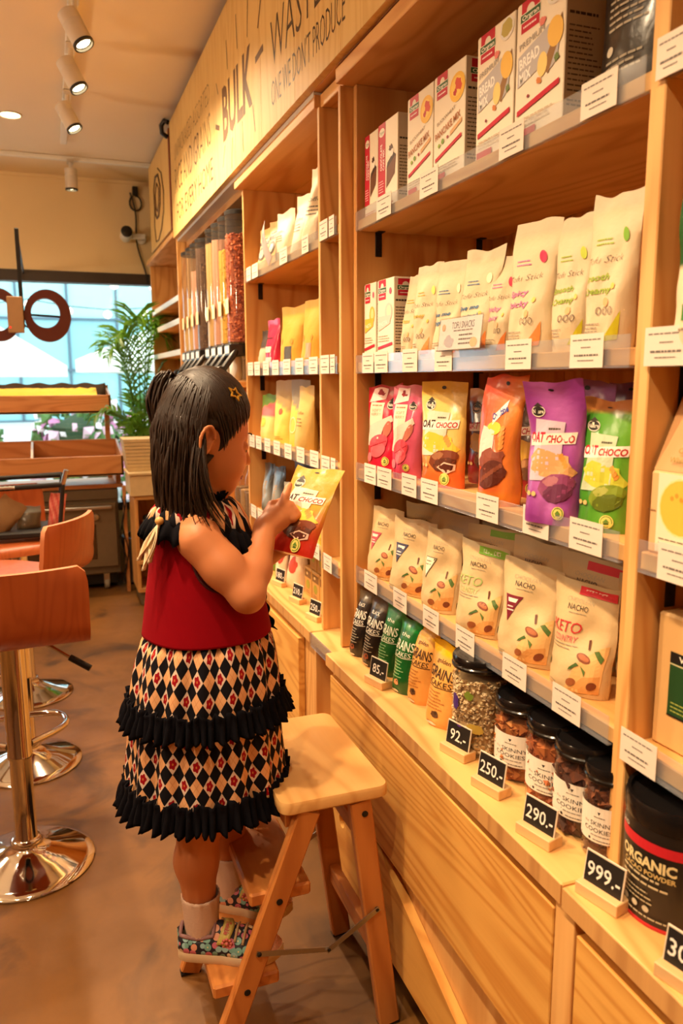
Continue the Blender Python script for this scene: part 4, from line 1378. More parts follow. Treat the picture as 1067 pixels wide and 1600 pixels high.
def price_sign(label, text, x, y, rz=A90 + deg(14), s=1.0):
    """chalk price board standing in a small slotted wooden block"""
    t = thing('price_sign', label, 'sign', (x, y, CT), rz, 'chalk price signs on the counter')
    mb = MB(); mb.box(-.031 * s, -.014 * s, 0, .031 * s, .014 * s, .016 * s, .001); mb.obj('wood_block', wood('pale_block', (230, 190, 136), (206, 160, 104), 'X', contrast=.6), t)
    M = Matrix.Translation((0, -.002, .010 * s)) @ Matrix.Rotation(deg(-9), 4, 'X')
    w, h = .058 * s, .046 * s
    mb = MB(); mb.box(-w / 2, -.001, 0, w / 2, .001, h, .0006); mb.xf(M); mb.obj('board_frame', plain('sign_white_edge', (226, 206, 180), .5), t)
    D = Design(flat_front(-.0011), base=.0002)
    D.rect(-w / 2 + .002, .002, w / 2 - .002, h - .002, (34, 30, 28))
    D.text(text, 0, h * .52, h * .40, (240, 232, 220), w=w * (.165 * len(text)), bold=.01)
    D.mb.xf(M)
    D.obj(t, 'chalk_print')
price_sign('black chalk price sign reading 85 before the black pouches', '85.-', .615, 1.445)
price_sign('black chalk price sign reading 92 before the oat jar', '92.-', .620, 1.108)
price_sign('black chalk price sign reading 250 before the first cookie jar', '250.-', .612, .986)
price_sign('black chalk price sign reading 290 before the cookie jars', '290.-', .606, .848)
price_sign('black chalk price sign reading 999 before the black tin', '999.-', .603, .708)
price_sign('black chalk price sign reading 300 cut by the right edge', '300.-', .596, .562)
price_sign('chalk price sign before the two small boxes on the coffee counter', '250.-', .635, 1.925, s=.95)
price_sign('chalk price sign in the middle of the coffee counter', '210.-', .640, 2.10, s=.95)
price_sign('chalk price sign farthest along the coffee counter', '180.-', .645, 2.30, s=.95)

# ---- shelf nearest the viewer
t = thing('tin', 'large black tin with red band and ORGANIC lettering at the right edge', 'tin', (.680, .670, CT), A90 + .12)
R_, H_ = .062, .150
mb = MB(); mb.lathe([(R_ * .98, .0), (R_, .002), (R_, H_ - .024)], 44); mb.obj('tin_body', plain('tin_black', (26, 23, 22), .38), t, smooth=40)
mb = MB(); mb.lathe([(R_ * 1.015, H_ - .026), (R_ * 1.03, H_ - .02), (R_ * 1.03, H_ - .004), (R_ * 1.0, H_), (R_ * .93, H_ - .001), (R_ * .92, H_ - .006), (.0001, H_ - .006)], 44); mb.obj('lid', plain('glossy_black_lid', (20, 18, 18), .18), t, smooth=35)
mb = MB(); mb.lathe([(R_ * .99, 0), (R_ * 1.008, .001), (R_ * 1.008, .004), (R_, .005)], 44); mb.obj('red_rim', plain('tin_red', (190, 40, 44), .4), t, smooth=40)
D = Design(cyl_front(R_ + .0003), cell=.006, base=.0003)
D.rect(-R_ * 1.5, H_ * .635, R_ * 1.5, H_ * .72, (196, 36, 46))
D.text('ORGANIC', R_ * .05, H_ * .54, .0125, (226, 206, 150), w=R_ * 1.25, bold=.04)
D.text('CACAO POWDER', R_ * .1, H_ * .455, .006, (206, 176, 110), w=R_ * 1.15, bold=.03)
D.lines(-R_ * .5, R_ * .6, H_ * .40, 2, .008, .0026, (206, 190, 150), 3); D.lines(-R_ * .4, R_ * .3, H_ * .28, 3, .006, .0018, (190, 176, 140), 4)
for k in range(3): D.ell(-R_ * .35 + k * R_ * .25, H_ * .15, R_ * .07, .004, (196, 186, 160))
D.lines(-R_ * .3, R_ * .6, H_ * .08, 1, .008, .002, (190, 180, 150), 6)
D.text('bio', -R_ * .55, H_ * .76, .008, (220, 210, 190), w=R_ * .3)
D.obj(t, 'tin_print')

def kraft(label, x, y, z, w, h, d, body, design, name='kraft_box', tiltx=0, wedge=0.0, rz=A90 + deg(6)):
    t = thing(name, label, 'box', (x, y, z), rz)
    mb = MB()
    if wedge:
        mb.prism([(0, 0), (d, 0), (d, h), (wedge, h)], -w / 2, w / 2, 'yz', col=lin(body))
        s = lambda px, pz: ((px, wedge * pz / h, pz), (0, -1, wedge / h))
    else:
        mb.box(-w / 2, 0, 0, w / 2, d, h, .003, col=lin(body)); s = flat_front()
    mb.obj('box_body', CARTON, t)
    D = Design(s, base=.0004); design(D, w, h); D.obj(t)
    return t
KR = (206, 156, 104)
def d_oval(D, w, h):
    D.rect(-w * .40, h * .04, w * .12, h * .98, (236, 222, 190)); D.ell(-w * .14, h * .60, w * .24, h * .34, (240, 186, 70)); D.ring(-w * .14, h * .60, w * .24, h * .34, .002, (246, 220, 150))
    for k in range(5): D.ell(w * (-.24 + .05 * k), h * (.70 + .04 * (k % 2)), w * .02, h * .03, (226, 150, 50))
    D.lines(-w * .36, w * .08, h * .20, 2, h * .05, h * .012, (110, 90, 70), 3); D.rect(-w * .12, h * .07, w * .06, h * .14, (60, 50, 44)); D.rect(-w * .5, h * .52, -w * .41, h * .53, (120, 80, 50))
kraft('cream box with yellow oval label on the third shelf at right edge', .657, .660, Z3, .14, .098, .10, (226, 178, 124), d_oval, rz=A90)
def d_seed(D, w, h):
    D.poly([(-w * .24, h * .30), (w * .16, h * .30), (w * .12, h * .86), (-w * .18, h * .90)], (230, 200, 150))
    rnd = random.Random(5)
    for k in range(60):
        D.ell(w * rnd.uniform(-.20, .13), h * rnd.uniform(.33, .85), w * .022, h * .022, (196, 150, 96) if k % 3 else (120, 84, 50), n=6, rot=rnd.uniform(0, 3))
    D.text('Organic', -w * .12, h * .19, h * .05, (130, 120, 40), w=w * .30); D.text('White Quinoa', -w * .10, h * .10, h * .05, (130, 120, 40), w=w * .46)
kraft('kraft gable box with seed window stacked on the cream box', .660, .661, Z3 + .0985, .135, .118, .10, KR, d_seed, wedge=.05, rz=A90)
def d_rice(D, w, h):
    a, b = -w * .36, w * .25
    D.rect(a, h * .26, b, h * .74, (30, 70, 34)); D.rect(a, h * .66, b, h * .74, (26, 24, 22)); D.text('WHITE RICE', -w * .06, h * .70, h * .04, (236, 230, 210), w=w * .44, bold=.02)
    D.rect(a, h * .645, b, h * .655, (206, 196, 150)); D.ring(-w * .06, h * .52, w * .12, h * .10, .0025, (196, 190, 120)); D.lines(-w * .14, w * .02, h * .54, 2, h * .05, h * .012, (206, 200, 140), 3)
    D.lines(-w * .33, -w * .12, h * .36, 3, h * .03, h * .010, (160, 170, 80), 5); D.rect(-w * .10, h * .30, w * .06, h * .36, (230, 224, 200)); D.rect(a, h * .26, b, h * .275, (26, 24, 22))
kraft('vacuum-packed rice brick with dark green label on the fourth shelf', .684, .645, Z4, .165, .168, .07, (214, 170, 110), d_rice, name='rice_pack', rz=A90 + deg(3))
def d_green(D, w, h):
    D.ell(w * .25, h * .80, w * .18, h * .09, (236, 226, 190)); D.lines(-w * .1, w * .4, h * .66, 3, h * .05, h * .02, (206, 216, 160), 3)
    D.ell(w * .16, h * .46, w * .34, h * .17, (206, 196, 176)); D.rect(-w * .26, h * .14, w * .4, h * .24, (60, 130, 40)); D.lines(-w * .3, w * .3, h * .08, 1, .01, h * .015, (150, 130, 100), 4)
pouch('stand_up_pouch', 'green and cream flour pouch on the second shelf at the right edge', 'pouch', None, (.664, .652, Z2), A90 + deg(2), .122, .172, .05,
      lambda u, v: (28, 84, 30) if v > .48 else (236, 212, 176), d_green, mat=MATTE, seed=91)

# ---- coffee shelf (unit behind the girl)
G7 = 'bags on the coffee shelf'
def simple(ds): return ds
def cb(label, z, y, w, h, colfn, ds=None, x=.70, rz=10, d=.06, seed=0, mat=MATTE, tilt=0, **k):
    kw = dict(crumple=.004, nu=12, nv=18); kw.update(k)
    return pouch('coffee_bag', label, 'bag', G7, (x, y, z), A90 + deg(rz), w, h, d, colfn, ds, mat=mat, seed=seed, tilt=tilt, **kw)
def scribble(c1, blob=None, zc=.5):
    def f(D, w, h):
        if blob: D.rect(-w * .28, h * .12, w * .22, h * .36, blob)
        D.lines(-w * .25, w * .2, h * zc, 3, h * .05, h * .016, c1, 4)
        D.text('Coffee', -w * .05, h * (zc + .1), h * .05, c1, w=w * .4)
    return f
def photo_bag(D, w, h):
    D.rect(-w * .45, h * .62, w * .45, h * .70, (60, 44, 34)); D.ell(0, h * .42, w * .26, h * .15, (90, 80, 74)); D.ell(0, h * .42, w * .16, h * .10, (200, 190, 170)); D.lines(-w * .3, w * .3, h * .76, 1, .01, h * .03, (60, 44, 34), 3)
kf = lambda u, v: (222, 190, 140) if v < .8 else (190, 140, 80)
cb('kraft bag with dark photo print, far end of the top coffee shelf', Z1, 2.575, .105, .140, kf, photo_bag, seed=1)
cb('kraft bag with dark photo print and open brown side, second from the far end', Z1, 2.455, .105, .142, kf, photo_bag, seed=2)
wh = lambda u, v: (240, 226, 196)
cb('cream bag with folded corner in front of the tilted silver strip', Z1, 2.325, .115, .145, wh, scribble((120, 110, 100)), seed=3, x=.69)
cb('tall cream bag with red side on the top coffee shelf', Z1, 2.215, .120, .172, lambda u, v: (242, 228, 196) if u < .85 else (176, 24, 30), scribble((110, 104, 96)), seed=4, x=.72, d=.09)
cb('tallest cream bag with red side and pinched neck', Z1, 2.045, .090, .205, lambda u, v: (244, 222, 186) if u < .8 else (170, 16, 26), scribble((110, 104, 96)), seed=5, d=.09, dent=.6)
cb('light blue foil bag beside the narrow column', Z1, 1.935, .100, .175, lambda u, v: (130, 170, 206) if v < .75 else (170, 176, 180), scribble((220, 230, 240)), seed=6, mat=FOIL)
t = thing('leaflet', 'grey leaflet leaning diagonally across the cream coffee bags', 'leaflet', (.652, 2.33, Z1 + .002), rot=(0, deg(-32), A90))
mb = MB(); mb.grid(lambda u, v: ((u - .5) * .042, -.012 - .01 * math.sin(v * PI), v * .135), 4, 10, col=lin((176, 160, 156))); mb.grid(lambda u, v: ((u - .5) * .042, -.0112 - .01 * math.sin(v * PI), v * .135), 4, 10, col=lin((190, 180, 176))); mb.obj('sheet', PAPER, t)
D = Design(lambda x, z: ((x, -.012 - .01 * math.sin(z / .135 * PI), z), (0, -1, 0)), base=.0005); D.text('COFFEE', 0, .085, .010, (120, 60, 56), w=.035, rot=PI / 2); D.obj(t)

cb('small dark coffee bag at the far end of the second coffee shelf', Z2, 2.60, .08, .125, lambda u, v: (70, 60, 56) if v > .5 else (196, 180, 150), None, seed=11)
cb('magenta coffee bag with white labels beside the yellow bags', Z2, 2.515, .085, .155, lambda u, v: (206, 40, 80), lambda D, w, h: (D.rect(-w * .36, h * .32, w * .2, h * .44, (236, 210, 190)), D.rect(-w * .36, h * .03, w * .3, h * .22, (240, 190, 190)), D.lines(-w * .3, w * .2, h * .60, 1, .01, h * .03, (70, 20, 40), 2)), seed=12, mat=FOIL)
cb('black bag standing back behind the magenta coffee bag', Z2, 2.44, .09, .170, lambda u, v: (26, 22, 22), None, x=.80, seed=13)
ylw = lambda u, v: (206, 156, 46) if v < .84 else (180, 138, 50)
def ydes(c): return lambda D, w, h: (D.rect(-w * .05, h * .12, w * .24, h * .34, c), D.ell(-w * .25, h * .42, w * .05, h * .05, (206, 140, 40)), D.ell(w * .22, h * .42, w * .05, h * .05, (206, 140, 40)), D.lines(-w * .4, w * .3, h * .06, 1, .01, h * .012, (180, 120, 50), 3))
cb('wide yellow coffee bag with dark grey label', Z2, 2.30, .150, .178, ylw, ydes((80, 74, 66)), seed=14)
cb('yellow coffee bag with pink label beside the dark-labelled one', Z2, 2.10, .115, .182, ylw, ydes((236, 150, 120)), seed=15)
cb('brown kraft bag at the near end of the second coffee shelf', Z2, 1.98, .080, .170, lambda u, v: (206, 160, 96), None, seed=16, x=.74)

cb('colourful green, pink and yellow tea bag on the third coffee shelf', Z3, 2.575, .130, .155, lambda u, v: (110, 150, 60) if v > .78 + .1 * u else ((226, 110, 110) if v > .5 else (236, 200, 120)), lambda D, w, h: D.ell(-w * .1, h * .4, w * .15, h * .1, (246, 190, 60)), seed=21)
ky = lambda u, v: (190, 160, 104) if v > .62 - .12 * u else (236, 196, 90)
kdes = lambda D, w, h: (D.ell(w * .05, h * .52, w * .10, h * .05, (190, 90, 40)), D.lines(-w * .3, w * .3, h * .12, 2, h * .03, h * .012, (180, 140, 70), 3))
cb('tall half kraft, half yellow bag on the third coffee shelf', Z3, 2.40, .130, .200, ky, kdes, seed=22)
cb('grey and yellow bag with round print beside the tall kraft bag', Z3, 2.235, .120, .200, lambda u, v: (160, 146, 120) if v > .6 - .1 * u else (236, 190, 80), lambda D, w, h: D.ring(-w * .05, h * .35, w * .2, h * .12, .004, (240, 220, 160)), seed=23)
cb('narrow golden kraft bag with printed side on the third coffee shelf', Z3, 2.115, .085, .185, lambda u, v: (206, 170, 96), scribble((140, 110, 50)), seed=24, x=.68, d=.07)
cb('brown grey bag at the near end of the third coffee shelf', Z3, 2.02, .090, .180, lambda u, v: (130, 110, 86), None, seed=25, x=.73)
cb('clear and gold bag standing at the back of the third coffee shelf', Z3, 1.93, .08, .195, lambda u, v: (206, 180, 130), None, seed=26, x=.80)

sl = lambda u, v: mixrgb((50, 52, 52), (150, 156, 156), max(0, math.sin(v * 4 + u)))
gold = lambda D, w, h: D.text('COFFEE', 0, h * .45, h * .08, (190, 140, 60), w=h * .36, rot=PI / 2)
for i, (y, lb) in enumerate([(2.60, 'dark silver coffee pouch at the far end of the lowest coffee shelf'), (2.475, 'dark silver coffee pouch second from the far end of the lowest coffee shelf')]):
    cb(lb, Z4, y, .085, .165, sl, gold, seed=31 + i, mat=FOIL)
cb('black foil pouch behind the held bag on the lowest coffee shelf', Z4, 2.32, .15, .19, lambda u, v: (24, 22, 22), None, seed=34, mat=FOIL, x=.74)
cb('silver and cream pouch in front of the black one on the lowest coffee shelf', Z4, 2.26, .10, .135, lambda u, v: (176, 172, 160) if v > .5 else (226, 206, 150), scribble((90, 90, 90)), seed=35, mat=FOIL, x=.675)
cb('yellow green tea pouch at the near end of the lowest coffee shelf', Z4, 1.96, .12, .16, lambda u, v: (206, 190, 70), kdes, seed=36)
cb('second yellow green tea pouch on the lowest coffee shelf', Z4, 2.10, .12, .16, lambda u, v: (206, 180, 60), kdes, seed=37)

cb('green bag standing on the coffee counter beside the hand', CT, 2.50, .09, .15, lambda u, v: (96, 130, 30), None, seed=41)
rd = lambda D, w, h: (D.ell(w * .05, h * .45, w * .2, h * .14, (190, 70, 50), wob=.4, seed=2), D.lines(-w * .3, w * .2, h * .8, 2, h * .04, h * .012, (190, 110, 90), 2))
cb('pale pouch with red print, farther one on the coffee counter', CT, 2.40, .095, .165, lambda u, v: (234, 206, 170) if u < .7 else (110, 40, 30), rd, seed=42, d=.08)
cb('pale pouch with red print, nearer one on the coffee counter', CT, 2.265, .10, .165, lambda u, v: (234, 206, 170), rd, seed=43, d=.08)
def teabox(D, w, h):
    D.rect(-w * .44, h * .66, w * .44, h * .92, (120, 84, 40)); D.ell(0, h * .42, w * .26, h * .16, (150, 150, 40)); D.lines(-w * .3, w * .3, h * .18, 2, h * .06, h * .02, (130, 100, 50), 3); D.ell(-w * .1, h * .8, w * .12, h * .05, (220, 190, 130))
GT = 'tea boxes on the coffee counter'
k = 0
TW = ['farthest', 'second', 'third', 'nearest']
for i, y in enumerate((2.155, 2.085, 2.015, 1.945)):
    carton(f'small brown tea box with green leaf, {TW[i]} in the bottom row', GT, y + .032, y - .032, CT, .085, .05, teabox, x=.690, body=(196, 150, 80), name='tea_box')
for i, y in enumerate((2.120, 2.050, 1.980)):
    carton(f'small brown tea box with green leaf, {TW[i] if i < 2 else "nearest"} in the upper row', GT, y + .032, y - .032, CT + .0875, .085, .05, teabox, x=.695, body=(176, 130, 66), name='tea_box')

# ---- narrow column
G8 = 'dark dried-fruit pouches in the narrow column'
def nutp(D, w, h):
    D.ell(-w * .05, h * .35, w * .28, h * .12, (220, 110, 70), wob=.3, seed=2); D.ell(w * .1, h * .2, w * .24, h * .1, (236, 150, 90), wob=.3, seed=3); D.ell(-w * .1, h * .62, w * .24, h * .08, (230, 226, 214)); D.lines(-w * .2, w * .2, h * .63, 2, h * .03, h * .012, (70, 60, 50), 4)
NL = ['orange-print dark pouch on the top shelf of the narrow column', 'flower-print dark pouch on the second shelf of the narrow column', 'dark pouch with fruit picture and kraft top in the narrow column, third shelf', 'dark pouch with fruit picture in the narrow column, lowest shelf']
for i, z in enumerate(LEVELS):
    topc = [(230, 150, 70), (60, 60, 56), (206, 176, 130), (50, 44, 40)][i]
    pouch('fruit_pouch', NL[i], 'pouch', G8, (.705, 1.768, z), A90 + deg(12), .105, [.185, .165, .18, .165][i], .05, lambda u, v, c=topc: c if v > .78 else (40, 36, 36), nutp, mat=FOIL, seed=101 + i, crumple=.004)
# ------------------------------------------------------------------ folding step stool
st = thing('step_stool', 'folding wooden step stool with two steps the girl stands on', 'step stool', (0, 0, 0))
SN, SF = 1.240, 1.510         # leg planes, near and far
def leg(name, a, b, y, wd=.042, th=.022):
    """a square leg between two points in a plane of constant y"""
    a = Vector((a[0], 0, a[1])); b = Vector((b[0], 0, b[1]))
    t = (b - a).normalized(); s = Vector((t.z, 0, -t.x)) * wd / 2
    mb = MB()
    c = .003
    vs = []
    for yy, k in ((y - th / 2, 1), (y - th / 2 + c, 0), (y + th / 2 - c, 0), (y + th / 2, 1)):
        ss = s * (1 - (2 * c / wd) * k)
        vs += [tuple(p + o + Vector((0, yy, 0))) for p in (a, b) for o in (-ss, ss)]
    fs = [(0, 1, 3, 2), (12, 14, 15, 13)]
    for q in range(3):
        o, n = q * 4, q * 4 + 4
        fs += [(o, o + 2, n + 2, n), (o + 1, n + 1, n + 3, o + 3), (o, n, n + 1, o + 1), (o + 2, o + 3, n + 3, n + 2)]
    mb.add(vs, fs)
    return mb.obj(name, STOOLZ, st)
def foot(x, y):
    mb = MB(); mb.box(x - .021, y - .0105, 0, x + .021, y + .0105, .006, .001); return mb
for y in (SN, SF):
    l = leg('leg', (.208, .005), (.392, .486), y)
    foot(.209, y).obj('rubber_foot', BLACKP, l)
    l = leg('leg', (.552, .005), (.490, .486), y)
    foot(.552, y).obj('rubber_foot', BLACKP, l)
mb = MB()
n = 8
pts = []
for cx, cy, a0 in ((.547 - .02, 1.572 - .02, 0), (.338 + .02, 1.572 - .02, PI / 2), (.338 + .02, 1.226 + .02, PI), (.547 - .02, 1.226 + .02, 1.5 * PI)):
    for k in range(6):
        a = a0 + PI / 2 * k / 5
        pts.append((cx + .02 * math.cos(a), cy + .02 * math.sin(a)))
m = len(pts)
cx_, cy_ = .4425, 1.399
def ringv(s, z): return [(cx_ + (x - cx_) * s, cy_ + (y - cy_) * s, z) for x, y in pts]
lv = [(.97, .486), (1.0, .491), (1.0, .506), (.985, .511), (.95, .512)]
for s, z in lv: mb.v += ringv(s, z); mb.c += [(.8, .8, .8)] * m
for i in range(len(lv) - 1):
    for k in range(m):
        mb.f.append((i * m + k, i * m + (k + 1) % m, (i + 1) * m + (k + 1) % m, (i + 1) * m + k)); mb.mi.append(0)
mb.f += [tuple(range(m))[::-1], tuple((len(lv) - 1) * m + k for k in range(m))]; mb.mi += [0, 0]
mb.obj('seat', STOOLX, st, smooth=40)
for (xa, xb, z) in ((.212, .335, .172), (.283, .398, .338)):
    mb = MB(); mb.box(xa, SN + .006, z - .026, xb, SF + .012, z, .004); mb.obj('step', STOOLY, st)
for (x, z, h) in ((.532, .165, .040), (.500, .415, .036)):
    mb = MB(); mb.box(x - .010, SN + .011, z - h / 2, x + .010, SF - .011, z + h / 2, .002); mb.obj('crossbar', STOOLY, st)
mb = MB(); mb.box(.352, SN + .011, .452, .372, SF - .011, .485, .002); mb.obj('crossbar', STOOLY, st)
def stay(y, sgn):
    """two flat steel links with rivets"""
    a, e, b = Vector((.293, y, .232)), Vector((.425, y, .205)), Vector((.522, y, .262))
    mb = MB()
    for p, q, dy in ((a, e, 0), (e, b, sgn * .002)):
        t = (q - p).normalized(); s = Vector((t.z, 0, -t.x)) * .005
        p = p - t * .005; q = q + t * .005
        vs = []
        for yy in (-.0008, .0008):
            vs += [tuple(v + Vector((0, yy + dy, 0))) for v in (p - s, q - s, q + s, p + s)]
        mb.add(vs, [(0, 1, 2, 3), (7, 6, 5, 4), (0, 4, 5, 1), (1, 5, 6, 2), (2, 6, 7, 3), (3, 7, 4, 0)])
    o = mb.obj('steel_stay', STEEL, st)
    for p in (a, e, b):
        r = MB(); r.lathe([(.0045, -.002), (.0045, .002), (.003, .0035), (.0001, .004)], 10)
        r.xf(Matrix.Translation(p) @ Matrix.Rotation(PI / 2, 4, 'X')); r.obj('rivet', BLACKM, o, smooth=40)
stay(SN - .0125, -1); stay(SF + .0125, 1)
for (x, z) in ((.270, .160), (.333, .325), (.498, .462)):
    r = MB(); r.lathe([(.006, -.001), (.006, .001), (.003, .0018), (.0001, .0012)], 12)
    r.xf(Matrix.Translation((x, SN - .0115, z)) @ Matrix.Rotation(PI / 2, 4, 'X')); r.obj('screw', BLACKM, st, smooth=40)

# ------------------------------------------------------------------ chrome bar stools
def bar_stool(label, x, y, face, back_off=.205):
    t = thing('bar_stool', label, 'bar stool', (x, y, 0), face, 'chrome bar stools')
    mb = MB(); mb.lathe([(.166, 0), (.168, .004), (.164, .009), (.145, .016), (.10, .030), (.06, .046), (.042, .056), (.038, .062), (.038, .066), (.0001, .066)], 64)
    mb.obj('base_plate', CHROME, t, smooth=50)
    mb = MB(); mb.lathe([(.036, .060), (.036, .072), (.030, .074), (.027, .078), (.027, .31)], 32); mb.obj('lower_column', CHROME, t, smooth=40)
    mb = MB(); mb.lathe([(.0001, .30), (.031, .30), (.031, .308), (.030, .31), (.030, .60), (.05, .615), (.05, .628), (.0001, .628)], 32); mb.obj('upper_column', CHROME, t, smooth=40)
    mb = MB()                                     # foot rest loop, towards local +y
    P = [(-.028, .0, .33), (-.10, .06, .328), (-.125, .12, .325), (-.10, .19, .322), (0, .215, .32), (.10, .19, .322), (.125, .12, .325), (.10, .06, .328), (.028, .0, .33)]
    Q = []
    for i in range(len(P) - 1):
        for k in range(4):
            a, b = Vector(P[i]), Vector(P[i + 1]); p0 = Vector(P[max(i - 1, 0)]); p3 = Vector(P[min(i + 2, len(P) - 1)]); s = k / 4
            Q.append(0.5 * ((2 * a) + (b - p0) * s + (2 * p0 - 5 * a + 4 * b - p3) * s * s + (3 * a - p0 - 3 * b + p3) * s ** 3))
    Q.append(Vector(P[-1]))
    mb.tube(Q, .009, 12); mb.obj('foot_rest', CHROME, t, smooth=60)
    # bent plywood shell: seat pan rolling up into a low back (back towards local -y)
    prof = [(.190, .608), (.182, .629), (.160, .643), (.10, .647), (0, .641), (-.10, .639), (-.155, .647), (-.188, .672), (-.203, .712), (-.210, .77), (-.214, .828)]
    fine = []
    for i in range(len(prof) - 1):
        for k in range(3):
            a, b = Vector(prof[i]), Vector(prof[i + 1]); p0 = Vector(prof[max(i - 1, 0)]); p3 = Vector(prof[min(i + 2, len(prof) - 1)]); s = k / 3
            fine.append(0.5 * ((2 * a) + (b - p0) * s + (2 * p0 - 5 * a + 4 * b - p3) * s * s + (3 * a - p0 - 3 * b + p3) * s ** 3))
    fine.append(Vector(prof[-1]))
    N = len(fine); nu = 16; th = .013
    mb = MB()
    for side in (0, 1):
        for j, p in enumerate(fine):
            tg = (fine[min(j + 1, N - 1)] - fine[max(j - 1, 0)]).normalized()
            nr = Vector((-tg.y, tg.x))
            v = j / (N - 1)
            hw = .172
            for i in range(nu + 1):
                u = -1 + 2 * i / nu
                rc = 0                            # rounded outer corners
                if v > .9: rc = (v - .9) / .1
                if v < .06: rc = max(rc, (.06 - v) / .06)
                ww = hw - .022 * (1 - math.sqrt(max(0, 1 - rc * rc)))
                q = p + nr * (th if side else 0)
                mb.v.append((u * ww, q.x + back_off - .205 + (.028 * u * u if v > .6 else 0) * min(1, max(0, (v - .6) / .2)), q.y)); mb.c.append((.8,) * 3)
    W = nu + 1; off = W * N
    for j in range(N - 1):
        for i in range(nu):
            mb.f.append((j * W + i, j * W + i + 1, (j + 1) * W + i + 1, (j + 1) * W + i)); mb.mi.append(0)
            mb.f.append((off + j * W + i, off + (j + 1) * W + i, off + (j + 1) * W + i + 1, off + j * W + i + 1)); mb.mi.append(0)
        for i in (0, nu):
            mb.f.append((j * W + i, (j + 1) * W + i, off + (j + 1) * W + i, off + j * W + i)); mb.mi.append(1)
    for i in range(nu):
        for j in (0, N - 1):
            mb.f.append((j * W + i, j * W + i + 1, off + j * W + i + 1, off + j * W + i)); mb.mi.append(1)
    mb.obj('plywood_shell', [VENEER, plain('veneer_edge', (206, 130, 84), .5)], t, smooth=50)
    mb = MB(); mb.tube([(.03, -.02, .622), (.09, -.055, .597), (.13, -.075, .570)], .0045, 8); l = mb.obj('height_lever', CHROME, t, smooth=60)
    mb = MB(); mb.tube([(.13, -.075, .570), (.175, -.098, .542)], .0085, 10); mb.obj('lever_grip', BLACKP, l, smooth=60)
    return t
bar_stool('orange plywood bar stool nearest the viewer, chrome column in front', -.125, 2.045, deg(4))
bar_stool('orange plywood bar stool with its back turned sideways, second in the row', -.135, 2.63, deg(63))
bar_stool('bar stool farthest in the row, holding the black bag', -.145, 3.25, deg(200))
# ------------------------------------------------------------------ the girl
def V(*a): return np.array(a, dtype=np.float64)

